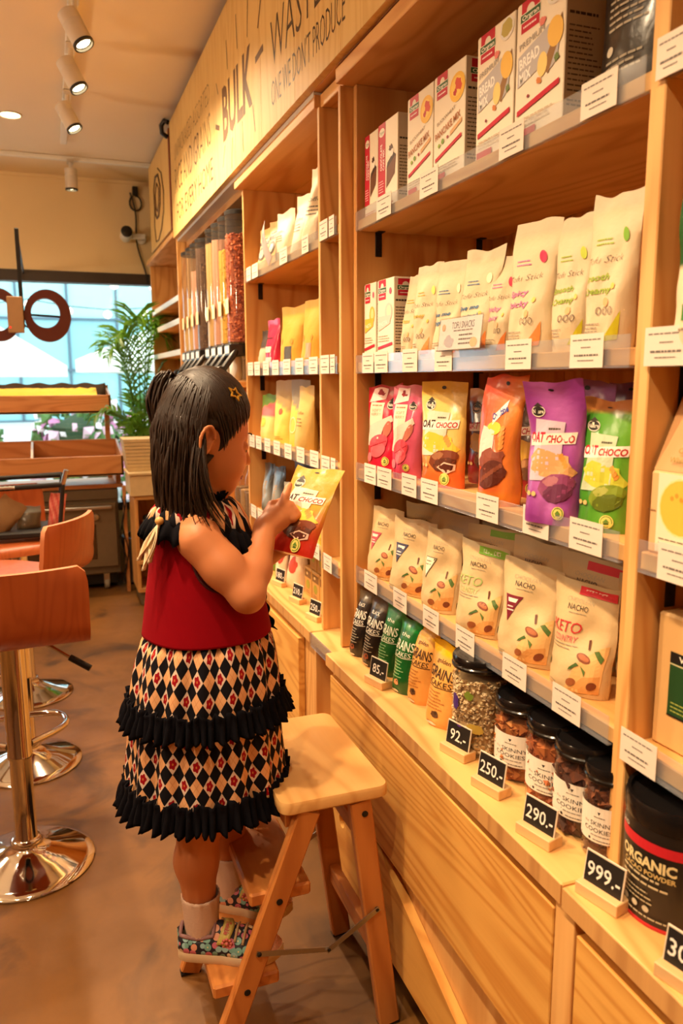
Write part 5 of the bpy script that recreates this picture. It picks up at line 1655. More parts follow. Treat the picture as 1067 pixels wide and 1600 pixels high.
class Field:
    """signed-distance modelling: smooth unions of tapered limbs, meshed as one continuous skin"""
    def __init__(self, lo, hi, h):
        self.lo = V(*lo); self.h = h
        self.n = tuple(int(round((hi[i] - lo[i]) / h)) + 1 for i in range(3))
        self.d = np.full(self.n, 0.05, dtype=np.float32)
    def _win(self, lo, hi):
        a = np.maximum(np.floor((lo - self.lo) / self.h).astype(int), 0)
        b = np.minimum(np.ceil((hi - self.lo) / self.h).astype(int) + 1, self.n)
        if np.any(b <= a): return None
        g = np.meshgrid(*[self.lo[i] + self.h * np.arange(a[i], b[i]) for i in range(3)], indexing='ij')
        return (slice(a[0], b[0]), slice(a[1], b[1]), slice(a[2], b[2])), np.stack(g, -1)
    def _merge(self, s, d, k, sub=False):
        o = self.d[s]
        if sub:
            d = -d
            hh = np.clip(0.5 - 0.5 * (o - d) / k, 0, 1)
            self.d[s] = o + (d - o) * hh + k * hh * (1 - hh)
        else:
            hh = np.clip(0.5 + 0.5 * (o - d) / k, 0, 1)
            self.d[s] = o * (1 - hh) + d * hh - k * hh * (1 - hh)
    def cone(self, a, b, ra, rb, k=.012):
        a, b = V(*a), V(*b)
        m = max(ra, rb) + .05
        w = self._win(np.minimum(a, b) - m, np.maximum(a, b) + m)
        if w is None: return
        s, p = w
        ab = b - a
        t = np.clip(((p - a) @ ab) / (ab @ ab), 0, 1)
        d = np.linalg.norm(p - a - t[..., None] * ab, axis=-1) - (ra + (rb - ra) * t)
        self._merge(s, d.astype(np.float32), k)
    def chain(self, pts, rs, k=.012):
        for i in range(len(pts) - 1):
            self.cone(pts[i], pts[i + 1], rs[i], rs[i + 1], k)
    def ell(self, c, r, ax=None, k=.012, sub=False):
        c, r = V(*c), V(*r)
        m = max(r) + .05
        w = self._win(c - m, c + m)
        if w is None: return
        s, p = w
        q = p - c
        if ax is not None: q = q @ np.array(ax).T
        if ax is HAX: r = r * V(FS, 1, 1)
        k0 = np.linalg.norm(q / r, axis=-1); k1 = np.linalg.norm(q / (r * r), axis=-1)
        d = k0 * (k0 - 1) / np.maximum(k1, 1e-9)
        self._merge(s, d.astype(np.float32), k, sub)
    def mesh(self, name, mat, smooth_it=1):
        d = self.d; n = self.n
        ins = d < 0
        c = np.zeros((n[0] - 1, n[1] - 1, n[2] - 1), dtype=np.int8)
        for i in (0, 1):
            for j in (0, 1):
                for k in (0, 1):
                    c += ins[i:n[0] - 1 + i, j:n[1] - 1 + j, k:n[2] - 1 + k]
        act = (c > 0) & (c < 8)
        idx = np.argwhere(act)
        vid = -np.ones(act.shape, dtype=np.int64); vid[act] = np.arange(len(idx))
        acc = np.zeros((len(idx), 3)); cnt = np.zeros(len(idx))
        E = []
        for ax in range(3):
            o = [x for x in range(3) if x != ax]
            for u in (0, 1):
                for w in (0, 1):
                    a = [0, 0, 0]; a[o[0]] = u; a[o[1]] = w
                    b = list(a); b[ax] = 1
                    E.append((a, b))
        for a, b in E:
            ia = idx + a; ib = idx + b
            da = d[ia[:, 0], ia[:, 1], ia[:, 2]]; db = d[ib[:, 0], ib[:, 1], ib[:, 2]]
            m = (da < 0) != (db < 0)
            t = np.where(m, da / np.where(np.abs(da - db) < 1e-12, 1, da - db), 0)
            p = np.array(a) + t[:, None] * (np.array(b) - np.array(a))
            acc[m] += p[m]; cnt[m] += 1
        vs = self.lo + self.h * (idx + acc / np.maximum(cnt, 1)[:, None])
        F = []
        for ax in range(3):
            o = [x for x in range(3) if x != ax]
            sl0 = [slice(None)] * 3; sl1 = [slice(None)] * 3
            sl0[ax] = slice(0, n[ax] - 1); sl1[ax] = slice(1, n[ax])
            A = ins[tuple(sl0)]; B = ins[tuple(sl1)]
            ch = np.argwhere(A != B)
            ok = (ch[:, o[0]] > 0) & (ch[:, o[1]] > 0) & (ch[:, o[0]] < n[o[0]] - 1) & (ch[:, o[1]] < n[o[1]] - 1)
            ch = ch[ok]
            q = []
            for u, w in ((-1, -1), (0, -1), (0, 0), (-1, 0)):
                e = ch.copy(); e[:, o[0]] += u; e[:, o[1]] += w
                q.append(vid[e[:, 0], e[:, 1], e[:, 2]])
            q = np.stack(q, 1)
            fl = A[ch[:, 0], ch[:, 1], ch[:, 2]]
            if ax == 1: fl = ~fl
            q[~fl] = q[~fl][:, ::-1]
            F.append(q)
        F = np.concatenate(F)
        for _ in range(smooth_it):                       # gentle relaxation
            s = np.zeros_like(vs); c2 = np.zeros(len(vs))
            for i in range(4):
                a, b = F[:, i], F[:, (i + 1) % 4]
                np.add.at(s, a, vs[b]); np.add.at(c2, a, 1); np.add.at(s, b, vs[a]); np.add.at(c2, b, 1)
            vs = vs * .4 + .6 * s / np.maximum(c2, 1)[:, None]
        me = bpy.data.meshes.new(name)
        me.from_pydata(vs.tolist(), [], F.tolist())
        me.materials.append(mat)
        me.polygons.foreach_set('use_smooth', [True] * len(me.polygons))
        me.update()
        return me

girl = thing('person', 'small girl in red sleeveless dress with checked skirt reading a snack bag', 'person', (.24, 1.39, .172))
def gobj(name, me, parent=None):
    o = mobj(name, me, parent or girl)
    if parent is None:
        o.location = (-.24, -1.39, -.172)
    return o
def gmb(mb, name, mats, smooth=None, parent=None, recalc=True):
    return gobj(name, mb.mesh(name, mats, smooth, recalc=recalc), parent)

HA, HP = deg(6), deg(13)
FS = .86                     # head depth
hF = V(math.cos(HA) * math.cos(HP), math.sin(HA) * math.cos(HP), -math.sin(HP))
hL = V(-math.sin(HA), math.cos(HA), 0)
hU = np.cross(hF, hL)
HC_ = V(.264, 1.398, 1.168)
def H(f, l, u): return HC_ + hF * f * FS + hL * l + hU * u
HAX = [hF, hL, hU]

SKIN = plain('skin', (210, 134, 86), .48, var=.05, vscale=20, sss=.12)
fd = Field((.10, 1.19, .19), (.53, 1.60, 1.285), .003)
# head
fd.ell(H(-.008, 0, .004), (.088, .071, .086), HAX)
fd.ell(H(.030, 0, -.050), (.056, .055, .064), HAX, k=.03)
fd.ell(H(.060, 0, -.098), (.020, .022, .018), HAX, k=.025)
for s in (-1, 1):
    fd.ell(H(.052, s * .030, -.058), (.026, .024, .026), HAX, k=.02)
    fd.ell(H(.073, s * .029, -.022), (.014, .016, .010), HAX, k=.012, sub=True)      # eye hollows
    fd.ell(H(.070, s * .029, -.024), (.0125, .0145, .0105), HAX, k=.004)             # lids
    fd.ell(H(-.026, s * .071, -.026), (.0175, .0085, .027), HAX, k=.004)               # ears
    fd.ell(H(-.021, s * .0795, -.022), (.0105, .0085, .0175), HAX, k=.002, sub=True)
    fd.chain([H(-.024 + .0155 * math.cos(t), s * (.0795 - .003 * math.cos(t)), -.025 + .0245 * math.sin(t)) for t in np.linspace(.2, 4.6, 12)], [.0034] * 12, k=.002)
    fd.ell(H(-.018, s * .0715, -.030), (.005, .004, .006), HAX, k=.003)
    fd.ell(H(.090, s * .0075, -.054), (.006, .006, .005), HAX, k=.005)               # nostrils
fd.cone(H(.082, 0, -.022), H(.099, 0, -.049), .005, .0075, k=.008)
fd.ell(H(.085, 0, -.073), (.009, .017, .0048), HAX, k=.005)
fd.ell(H(.083, 0, -.082), (.008, .014, .0052), HAX, k=.005)
fd.ell(H(.090, 0, -.0775), (.006, .018, .0012), HAX, k=.002, sub=True)
# neck and trunk
fd.cone(H(-.010, 0, -.055), (.240, 1.400, 1.015), .031, .034, k=.02)
fd.chain([(.242, 1.400, 1.0), (.244, 1.400, .90), (.246, 1.400, .76), (.250, 1.400, .64)], [.058, .070, .074, .082], k=.02)
fd.cone((.226, 1.338, .992), (.268, 1.462, .995), .032, .034, k=.025)
# right arm: shoulder, elbow, wrist
RS, RE, RW = V(.228, 1.320, .978), V(.298, 1.272, .886), V(.359, 1.372, .982)
fd.chain([RS, RS * .5 + RE * .5, RE], [.039, .0345, .029], k=.018)
fd.chain([RE, RE * .62 + RW * .38 + V(0, -.002, -.002), RW], [.029, .0285, .020], k=.014)
# left arm
LS, LE, LW = V(.275, 1.478, .985), V(.362, 1.525, .890), V(.428, 1.468, .930)
fd.chain([LS, LS * .5 + LE * .5, LE], [.041, .036, .031], k=.018)
fd.chain([LE, LE * .6 + LW * .4, LW], [.031, .029, .0215], k=.014)
# right hand, index finger pointing at the bag
def norm(v): return v / np.linalg.norm(v)
hx = norm(V(.84, .24, .48)); hn = norm(V(-.30, -.90, .15)); hn = norm(hn - hx * (hn @ hx)); hu = np.cross(hn, hx); hu = hu if hu[2] > 0 else -hu
PC = RW + hx * .030
def Hd(a, b, c): return PC + hx * a + hu * b + hn * c
fd.ell(PC, (.030, .024, .013), [hx, hu, hn], k=.012)
fd.cone(RW, PC, .0205, .017, k=.012)
fd.chain([Hd(.022, .015, .002), Hd(.040, .025, .001), Hd(.053, .032, -.002), Hd(.063, .036, -.005)], [.0088, .0078, .0070, .0058], k=.004)
for b, l in ((.005, 1.0), (-.007, .95), (-.018, .8)):
    fd.chain([Hd(.022, b, .003), Hd(.036, b, -.001), Hd(.040, b - .001, -.016), Hd(.027, b - .001, -.025), Hd(.015, b, -.022)], [.0088, .0080 * l + .0006, .0075 * l + .0004, .0070 * l + .0004, .006 * l], k=.0035)
fd.chain([Hd(-.008, .018, -.004), Hd(.012, .026, -.013), Hd(.030, .021, -.018), Hd(.040, .019, -.019)], [.0105, .009, .008, .0065], k=.005)
# left hand behind the lower edge of the bag
lx = norm(V(.15, -.55, .60)); ln_ = norm(V(.906, .42, .3)); ln_ = norm(ln_ - lx * (ln_ @ lx)); lu = np.cross(ln_, lx)
LC = LW + lx * .026
def Ld(a, b, c): return LC + lx * a + lu * b + ln_ * c
fd.ell(LC, (.028, .023, .012), [lx, lu, ln_], k=.012)
fd.cone(LW, LC, .0205, .016, k=.012)
for b in (.016, .005, -.006, -.016):
    fd.chain([Ld(.020, b, .002), Ld(.036, b * 1.05, .004), Ld(.048, b * 1.05, .001), Ld(.056, b, -.004)], [.0086, .0078, .0070, .006], k=.0035)
fd.chain([Ld(-.006, -.016, -.003), Ld(.010, -.026, -.010), Ld(.026, -.028, -.016)], [.0105, .009, .007], k=.005)
# legs
RA, LA = V(.212, 1.352, .235), V(.292, 1.462, .235)
fd.chain([(.235, 1.360, .64), (.216, 1.352, .44), (.207, 1.354, .36), tuple(RA)], [.060, .041, .0385, .0255], k=.02)
fd.chain([(.262, 1.445, .64), (.288, 1.452, .44), (.284, 1.460, .36), tuple(LA)], [.060, .041, .0385, .0255], k=.02)
gobj('body', fd.mesh('body', SKIN, 2))

# face details
for s in (-1, 1):
    mb = MB(); mb.tube([tuple(H(.0705 + .007 * math.cos(t * .9), s * (.029 + .0125 * t), -.0285 - .004 * (1 - t * t))) for t in np.linspace(-1, 1, 9)], [.0006, .0012, .0015, .0016, .0016, .0016, .0015, .0012, .0006], 6)
    gmb(mb, 'eyelashes', plain('lash', (24, 16, 12), .5), smooth=60)
    mb = MB(); mb.tube([tuple(H(.0745 + .006 * math.cos(t), s * (.030 + .016 * t), -.001 + .003 * (1 - t * t))) for t in np.linspace(-1, 1, 9)], [.0008, .0016, .002, .0022, .0022, .002, .0017, .0013, .0007], 6, flat=.6)
    gmb(mb, 'eyebrow', plain('brow', (40, 26, 18), .6), smooth=60)
mb = MB()
mb.grid(lambda u, v: tuple(H(.0945 - .030 * (2 * u - 1) ** 2 * .35, (2 * u - 1) * .0165, -.0785 + (v - .5) * .010 * (1 - abs(2 * u - 1) ** 2))), 10, 4)
gmb(mb, 'lips', plain('lips', (176, 84, 74), .4), smooth=180)

# ---- hair
HAIR = plain('hair', (44, 27, 16), .42, spec=.4, var=.35, vscale=60)
fh = Field((.12, 1.28, 1.06), (.38, 1.52, 1.29), .003)
fh.ell(H(-.012, 0, .008), (.0955, .0790, .0925), HAX, k=.004)
fh.ell(H(-.045, 0, -.045), (.052, .066, .060), HAX, k=.02)
fh.ell(H(.083, 0, -.062), (.086, .105, .100), HAX, k=.010, sub=True)
fh.ell(H(-.016, -.078, -.034), (.028, .020, .034), HAX, k=.006, sub=True)
fh.ell(H(-.016, .078, -.034), (.028, .020, .034), HAX, k=.006, sub=True)
HCAP = plain('hair_under', (30, 20, 14), .6, var=.3, vscale=60)
hair = gobj('hair', fh.mesh('hair', HCAP, 2))
rnd = random.Random(4)
TIE = H(-.078, .012, .058)
def on_cap(dirv, k=1.0):
    """point of the hair shell in direction dirv from the head centre"""
    c = H(-.012, 0, .008); r = V(.0965 * FS, .080, .0935) * k
    q = np.array([dirv @ hF, dirv @ hL, dirv @ hU])
    return c + dirv / math.sqrt(((q / r) ** 2).sum())
mb = MB()
def hairline(a):
    """direction where the hair begins, for an azimuth around the face"""
    for e in np.linspace(1.6, -.7, 60):
        d = norm(hF * math.cos(a) + hL * math.sin(a) + hU * e)
        q = on_cap(d, 1.0) - H(.083, 0, -.062)
        q = np.array([q @ hF, q @ hL, q @ hU]) / V(.086 * FS, .105, .100)
        if (q ** 2).sum() < 1.0: return e
    return -.35
for i in range(420):                                  # combed from the hairline back to the tie
    a = rnd.uniform(-1.75, 1.75)
    e = hairline(a) + (rnd.uniform(-.03, .10) if i % 2 else rnd.uniform(.0, .9))
    if abs(a) > 1.2: e = max(e, .02 + .1 * rnd.random())
    d0 = norm(hF * math.cos(a) + hL * math.sin(a) + hU * e)
    d1 = norm(TIE - H(-.012, 0, .008))
    P = []
    for k in range(11):
        s = k / 10
        d = norm(d0 * (1 - s) + d1 * s + hU * .28 * math.sin(PI * s))
        P.append(tuple(on_cap(d, (.985 if k == 0 else 1.004) + .012 * math.sin(PI * s) + rnd.uniform(-.003, .004))))
    mb.tube(P, [.0003, .0014] + [.0019] * 8 + [.001], 4, cap=False)
gmb(mb, 'combed_strands', HAIR, smooth=180, parent=hair)
mb = MB()
for i in range(600):                                  # long hair hanging down the back and sides
    a = rnd.uniform(PI * .58, PI * 1.425)               # around the back of the head (left side to right side)
    e0 = rnd.uniform(-.25, .6) if i % 2 else rnd.uniform(.4, 2.4)
    eq = rnd.uniform(.02, .60)
    P = []
    for k in range(6):
        s = k / 5
        d = norm(hF * math.cos(a) + hL * math.sin(a) + hU * (e0 * (1 - s) ** 2.2 - eq * s))
        P.append(on_cap(d, .985 if k == 0 else (1.008 + .003 * k + rnd.uniform(0, .012))))
    p = P[-1].copy(); end = rnd.uniform(.985, 1.045) if rnd.random() < .85 else rnd.uniform(.965, 1.0)
    out = norm(V(p[0] - HC_[0], p[1] - HC_[1], 0))
    n = 9
    z0 = p[2]; wv = rnd.uniform(-.006, .006); tw = rnd.uniform(0, 6)
    inn = rnd.uniform(.0, .016)
    for k in range(1, n + 1):
        s = k / n
        q = p + out * (.007 * s * (1 - s) * 2 - inn * s * s) + V(wv * math.sin(s * 5 + tw), wv * math.cos(s * 4 + tw), 0)
        q[2] = z0 + (end - z0) * s
        if q[2] < 1.02:                              # drape over the shoulders
            q = q + out * (1.02 - q[2]) * .55
        P.append(q)
    N = len(P)
    mb.tube([tuple(x) for x in P], [.0003, .0016] + [.0026] * (N - 5) + [.0022, .0014, .0004], 4, cap=False)
for i in range(26):                                   # loose wisps over the near shoulder
    a = rnd.uniform(PI * 1.36, PI * 1.44)
    p = on_cap(norm(hF * math.cos(a) + hL * math.sin(a) + hU * -.35), 1.02)
    tgt = V(.235 + rnd.uniform(-.02, .035), 1.300 + rnd.uniform(-.012, .02), rnd.uniform(.990, 1.03))
    P = []
    for k in range(9):
        s = k / 8
        q = p * (1 - s) + tgt * s + V(-.012, -.012, 0) * math.sin(PI * s) + V(.012, .0, .0) * max(0, s - .8) * 4
        P.append(tuple(q))
    mb.tube(P, [.0016] * 6 + [.0012, .0008, .0003], 4, cap=False)
gmb(mb, 'hanging_strands', HAIR, smooth=180, parent=hair)
mb = MB()
for i in range(110):                                  # the little half-up tail
    o = V(*[rnd.gauss(0, 1) for _ in range(3)]); o = norm(o)
    P = []
    bd = norm(-hF * .9 + V(-.25, -.10, 0)); ln = rnd.uniform(.085, .155)
    r = rnd.uniform(0, 1) ** .5
    for k in range(11):
        s = k / 10
        q = TIE + bd * (.034 * math.sin(min(1, s * 1.7) * PI / 2)) + V(0, 0, .014 * math.sin(min(1, s * 2.4) * PI) - ln * max(0, s - .12) ** 1.35)
        q = q + o * r * (.004 + .017 * math.sin(PI * min(1, s * .95 + .05)))
        P.append(tuple(q))
    mb.tube(P, [.0016] + [.0024] * 7 + [.0018, .001, .0004], 4, cap=False)
gmb(mb, 'half_up_tail', HAIR, smooth=180, parent=hair)
mb = MB(); mb.tube([tuple(TIE + .010 * (hU * math.cos(t) + hL * math.sin(t)) - hF * .004) for t in np.linspace(0, 2 * PI, 15)[:-1]], .003, 6, closed=True); gmb(mb, 'hair_tie', plain('tie_black', (20, 16, 16), .5), smooth=60, parent=hair)
# star clip on the near side of the head
sd = norm(hF * .30 - hL * .72 + hU * .62)
sp = on_cap(sd, 1.035); sN = norm(sd * V(1, 1, 1)); sA = norm(np.cross(sN, hU)); sB = np.cross(sN, sA)
mb = MB()
pts = []
for k in range(10):
    r = .0155 if k % 2 == 0 else .0078
    a = PI / 2 + k * PI / 5 + .25
    pts.append((r * math.cos(a), r * math.sin(a)))
vs = []
for dz in (0, .0022):
    for sc_ in (1.0, .66):
        vs += [tuple(sp + sA * x * sc_ + sB * y * sc_ + sN * dz) for x, y in pts]
fs = []
for k in range(10):
    j = (k + 1) % 10
    fs += [(k, j, 10 + j, 10 + k), (20 + k, 30 + k, 30 + j, 20 + j), (k, 20 + k, 20 + j, j), (10 + k, 10 + j, 30 + j, 30 + k)]
mb.add(vs, fs); o = gmb(mb, 'star_hair_clip', plain('clip_gold', (226, 170, 60), .3, .6)); o['label'] = 'golden open star hair clip'

# ---- dress
def checked():
    m, nt, b = nmat('checked_fabric')
    uv = nd(nt, 'ShaderNodeUVMap')
    sp_ = nd(nt, 'ShaderNodeSeparateXYZ'); nt.links.new(uv.outputs[0], sp_.inputs[0])
    x = mathn(nt, 'DIVIDE', sp_.outputs[0], .0285); y = mathn(nt, 'DIVIDE', sp_.outputs[1], .037)
    a = mathn(nt, 'ADD', x, y); c = mathn(nt, 'SUBTRACT', x, y)
    ia = mathn(nt, 'FLOOR', a); ic = mathn(nt, 'FLOOR', c)
    fa = mathn(nt, 'SUBTRACT', mathn(nt, 'SUBTRACT', a, ia), .5); fc_ = mathn(nt, 'SUBTRACT', mathn(nt, 'SUBTRACT', c, ic), .5)
    par = mathn(nt, 'FLOORED_MODULO', mathn(nt, 'ADD', ia, ic), 2.0)
    half = mathn(nt, 'FLOOR', mathn(nt, 'DIVIDE', mathn(nt, 'ADD', ia, ic), 2.0))
    flw = mathn(nt, 'FLOORED_MODULO', ia, 2.0)
    dx = mathn(nt, 'ADD', fa, fc_); dy = mathn(nt, 'SUBTRACT', fa, fc_)
    r = mathn(nt, 'SQRT', mathn(nt, 'ADD', mathn(nt, 'MULTIPLY', dx, dx), mathn(nt, 'MULTIPLY', dy, dy)))
    th = mathn(nt, 'ARCTAN2', dy, dx)
    pet = mathn(nt, 'MULTIPLY_ADD', mathn(nt, 'COSINE', mathn(nt, 'MULTIPLY', th, 5.0)), .07, .50)
    isf = mathn(nt, 'MULTIPLY', mathn(nt, 'LESS_THAN', r, pet), flw)
    eye = mathn(nt, 'MULTIPLY', mathn(nt, 'LESS_THAN', r, .12), flw)
    line = mathn(nt, 'MULTIPLY', mathn(nt, 'LESS_THAN', mathn(nt, 'MINIMUM', mathn(nt, 'ABSOLUTE', fa), mathn(nt, 'ABSOLUTE', fc_)), .022), mathn(nt, 'SUBTRACT', 1.0, flw))
    base = mixc(nt, flw, lin((232, 176, 126)), lin((226, 200, 180)))
    base = mixc(nt, mathn(nt, 'MULTIPLY', line, .55), base, lin((196, 110, 60)))
    base = mixc(nt, isf, base, lin((158, 18, 30)))
    base = mixc(nt, eye, base, lin((206, 120, 60)))
    col = mixc(nt, par, base, lin((19, 17, 24)))
    nt.links.new(col, b.inputs['Base Color'])
    b.inputs['Roughness'].default_value = .85
    b.inputs['Specular IOR Level'].default_value = .15
    return m
CHK = checked()
REDF = plain('red_fabric', (140, 4, 19), .9, spec=.1, var=.05, vscale=12, bump=.06, bscale=500)
BLKF = plain('black_ruffle_fabric', (13, 11, 17), .9, spec=.1, var=.1, bump=.1, bscale=300)
BA = deg(15)
bF = V(math.cos(BA), math.sin(BA), 0); bL = V(-math.sin(BA), math.cos(BA), 0)
def ringp(cx, cy, rf, rl, th, z): 
    p = V(cx, cy, z) + bF * rf * math.cos(th) + bL * rl * math.sin(th)
    return p
# bodice with arm holes: profile rows (z, centre x, centre y, forward radius, side radius)
BR_ = [(.792, .252, 1.400, .118, .115), (.83, .251, 1.400, .112, .108), (.87, .248, 1.400, .104, .101), (.91, .246, 1.400, .096, .095), (.95, .245, 1.400, .089, .089), (.985, .244, 1.400, .083, .085), (1.008, .243, 1.400, .073, .080), (1.022, .243, 1.400, .060, .066), (1.03, .243, 1.400, .048, .050)]
def brow(z):
    for i in range(len(BR_) - 1):
        if z <= BR_[i + 1][0]:
            t = (z - BR_[i][0]) / (BR_[i + 1][0] - BR_[i][0]); return [BR_[i][k] * (1 - t) + BR_[i + 1][k] * t for k in range(5)]
    return list(BR_[-1])
def bsurf(th, z):
    r = brow(z)
    fold = .0018 * math.sin(th * 5 + 1) * max(0, 1 - (z - .79) / .14)
    return ringp(r[1], r[2], r[3] + fold, r[4] + fold, th, z)
nu, nv = 96, 60
vs = []; keep = {}
mb = MB()
for j in range(nv + 1):
    for i in range(nu):
        th = 2 * PI * i / nu; z = .792 + (1.03 - .792) * j / nv
        mb.v.append(tuple(bsurf(th, z))); mb.c.append((.8,) * 3)
def hole(th, z):
    for c in (-PI / 2, PI / 2):
        d = (th - c + PI) % (2 * PI) - PI
        if ((d + (.10 if c < 0 else -.10)) / .50) ** 2 + ((z - .955) / .066) ** 2 < 1: return True
    return False
for j in range(nv):
    for i in range(nu):
        th = 2 * PI * (i + .5) / nu; z = .792 + (1.03 - .792) * (j + .5) / nv
        if hole(th, z): continue
        mb.f.append((j * nu + i, j * nu + (i + 1) % nu, (j + 1) * nu + (i + 1) % nu, (j + 1) * nu + i)); mb.mi.append(0)
bod = gmb(mb, 'dress_bodice', REDF, smooth=180); bod['label'] = 'crimson sleeveless dress bodice'
md = bod.modifiers.new('thickness', 'SOLIDIFY'); md.thickness = .003; md.offset = 0
for c in (-PI / 2, PI / 2):                           # arm hole binding
    mb = MB(); P = []
    for k in range(36):
        a = 2 * PI * k / 36
        th = c - (.10 if c < 0 else -.10) + .515 * math.cos(a); z = .955 + .068 * math.sin(a)
        p = bsurf(th, min(z, 1.025)); o_ = norm(V(p[0] - .244, p[1] - 1.40, 0)) * .001
        P.append(tuple(p + o_))
    mb.tube(P, .0026, 6, closed=True); gmb(mb, 'armhole_binding', plain('dark_red_binding', (70, 8, 16), .8), smooth=180, parent=None)

def skirt(name, rows, pleats, amp, seed):
    """a gathered tier: rows of (z, radius), pleats deepening downward"""
    nu = 288; nv = 28
    mb = MB()
    me_uv = []
    rnd = random.Random(seed)
    ph = [rnd.uniform(0, 6) for _ in range(4)]
    for j in range(nv + 1):
        s = j / nv
        f = s * (len(rows) - 1); i0 = min(int(f), len(rows) - 2); t = f - i0
        z = rows[i0][0] * (1 - t) + rows[i0 + 1][0] * t; R = rows[i0][1] * (1 - t) + rows[i0 + 1][1] * t
        cx = rows[i0][2] * (1 - t) + rows[i0 + 1][2] * t
        for i in range(nu):
            th = 2 * PI * i / nu
            g = (.55 + .45 * s)
            w = amp * g * (math.sin(th * pleats + ph[0] + .5 * math.sin(th * 3)) + .5 * math.sin(th * (pleats + 5) + ph[1] + s) + .35 * math.sin(th * 5 + ph[2]))
            w += .0028 * (1 - s) ** 3 * math.sin(th * 46 + ph[3])
            mb.v.append(tuple(ringp(cx, 1.400, R + w, (R + w) * .97, th, z + .0018 * math.sin(th * 7)))); mb.c.append((.8,) * 3)
            me_uv.append((th * .140 * 1.35, z))
    for j in range(nv):
        for i in range(nu):
            mb.f.append((j * nu + i, j * nu + (i + 1) % nu, (j + 1) * nu + (i + 1) % nu, (j + 1) * nu + i)); mb.mi.append(0)
    me = mb.mesh(name, CHK, 180, recalc=False)
    uvl = me.uv_layers.new(name='UVMap')
    for p in me.polygons:
        for li in p.loop_indices:
            vi = me.loops[li].vertex_index; u, v = me_uv[vi]
            if p.index % nu == nu - 1 and vi % nu == 0: u += 2 * PI * .140 * 1.35
            uvl.data[li].uv = (u, v)
    o = gobj(name, me)
    md = o.modifiers.new('thickness', 'SOLIDIFY'); md.thickness = .002
    return o
def ruffle(name, z0, z1, R, cx, flare, n=58, parent=None, amp=.008):
    nu = 420; nv = 8
    mb = MB(); rnd = random.Random(len(name))
    for j in range(nv + 1):
        s = j / nv
        for i in range(nu):
            th = 2 * PI * i / nu
            w = amp * (.35 + .65 * abs(2 * s - .5)) * (math.sin(th * n + 2.2 * math.sin(th * 9)) + .5 * math.sin(th * n * 1.7 + s * 3 + 2 * math.sin(th * 5)))
            zz = z0 + (z1 - z0) * s + .004 * math.sin(th * 31 + 3 * math.sin(th * 4)) * (abs(s - .5) * 2)
            mb.v.append(tuple(ringp(cx, 1.400, R + flare * s + w + .004, (R + flare * s + w + .004) * .97, th, zz))); mb.c.append((.8,) * 3)
    for j in range(nv):
        for i in range(nu):
            mb.f.append((j * nu + i, j * nu + (i + 1) % nu, (j + 1) * nu + (i + 1) % nu, (j + 1) * nu + i)); mb.mi.append(0)
    o = gobj(name, mb.mesh(name, BLKF, 180, recalc=False), parent)
    md = o.modifiers.new('thickness', 'SOLIDIFY'); md.thickness = .002
    return o
t1 = skirt('skirt_tier', [(.806, .100, .252), (.790, .111, .251), (.775, .119, .250), (.74, .128, .249), (.70, .134, .247), (.655, .137, .245)], 15, .0042, 1); t1['label'] = 'harlequin checked upper skirt tier with red flowers'
ruffle('black_ruffle', .680, .632, .139, .245, .008)
t2 = skirt('skirt_tier', [(.668, .130, .245), (.62, .137, .244), (.56, .142, .243), (.505, .147, .242)], 14, .0055, 2); t2['label'] = 'harlequin checked lower skirt tier with red flowers'
ruffle('black_ruffle', .522, .470, .148, .242, .010)
# collar: checked yoke with black ruffled edge
def collar(name, rings, mat, amp, n, uvscale=None):
    nu = 240; mb = MB()
    nv = len(rings) - 1; uvs = []
    for j, (R, z, dr) in enumerate(rings):
        s = j / nv
        for i in range(nu):
            th = 2 * PI * i / nu
            w = amp * s * math.sin(th * n + 1.5 * math.sin(th * 6))
            zz = z - dr * (.5 + .5 * math.cos(th - .1)) + amp * .8 * s * math.cos(th * n * .9 + 2 * math.sin(th * 4))
            mb.v.append(tuple(ringp(.244, 1.400, R + w, (R + w) * 1.02, th, zz))); mb.c.append((.8,) * 3); uvs.append((th * .1, R))
    for j in range(nv):
        for i in range(nu):
            mb.f.append((j * nu + i, j * nu + (i + 1) % nu, (j + 1) * nu + (i + 1) % nu, (j + 1) * nu + i)); mb.mi.append(0)
    me = mb.mesh(name, mat, 180, recalc=False)
    uvl = me.uv_layers.new(name='UVMap')
    for p in me.polygons:
        for li in p.loop_indices:
            vi = me.loops[li].vertex_index; uvl.data[li].uv = uvs[vi]
    o = gobj(name, me)
    md = o.modifiers.new('thickness', 'SOLIDIFY'); md.thickness = .002
    return o
collar('checked_collar', [(.047, 1.036, 0), (.058, 1.040, .004), (.070, 1.034, .010), (.082, 1.020, .022), (.089, 1.004, .036)], CHK, .0035, 24)
collar('collar_ruffle', [(.086, 1.012, .034), (.094, 1.004, .040), (.100, .992, .046), (.103, .978, .050)], BLKF, .007, 30)
collar('neck_ruffle', [(.045, 1.034, 0), (.047, 1.044, 0), (.050, 1.052, 0)], BLKF, .004, 26)
# ruffled placket down the front of the dress
mb = MB()
def plk(u, v):
    z = .985 - .215 * v
    th = .06 + (u - .5) * .40
    p = bsurf(th, max(z, .793)); o_ = norm(V(p[0] - .244, p[1] - 1.40, 0))
    if z < .80: p = p + o_ * .012 * (.80 - z) / .03
    return tuple(p + o_ * (.004 + .007 * abs(math.sin(v * 26 + 3 * u)) * abs(2 * u - 1)) + V(0, 0, z - p[2]))
mb.grid(plk, 10, 60)
o = gmb(mb, 'front_ruffle', BLKF, smooth=180); md = o.modifiers.new('thickness', 'SOLIDIFY'); md.thickness = .002
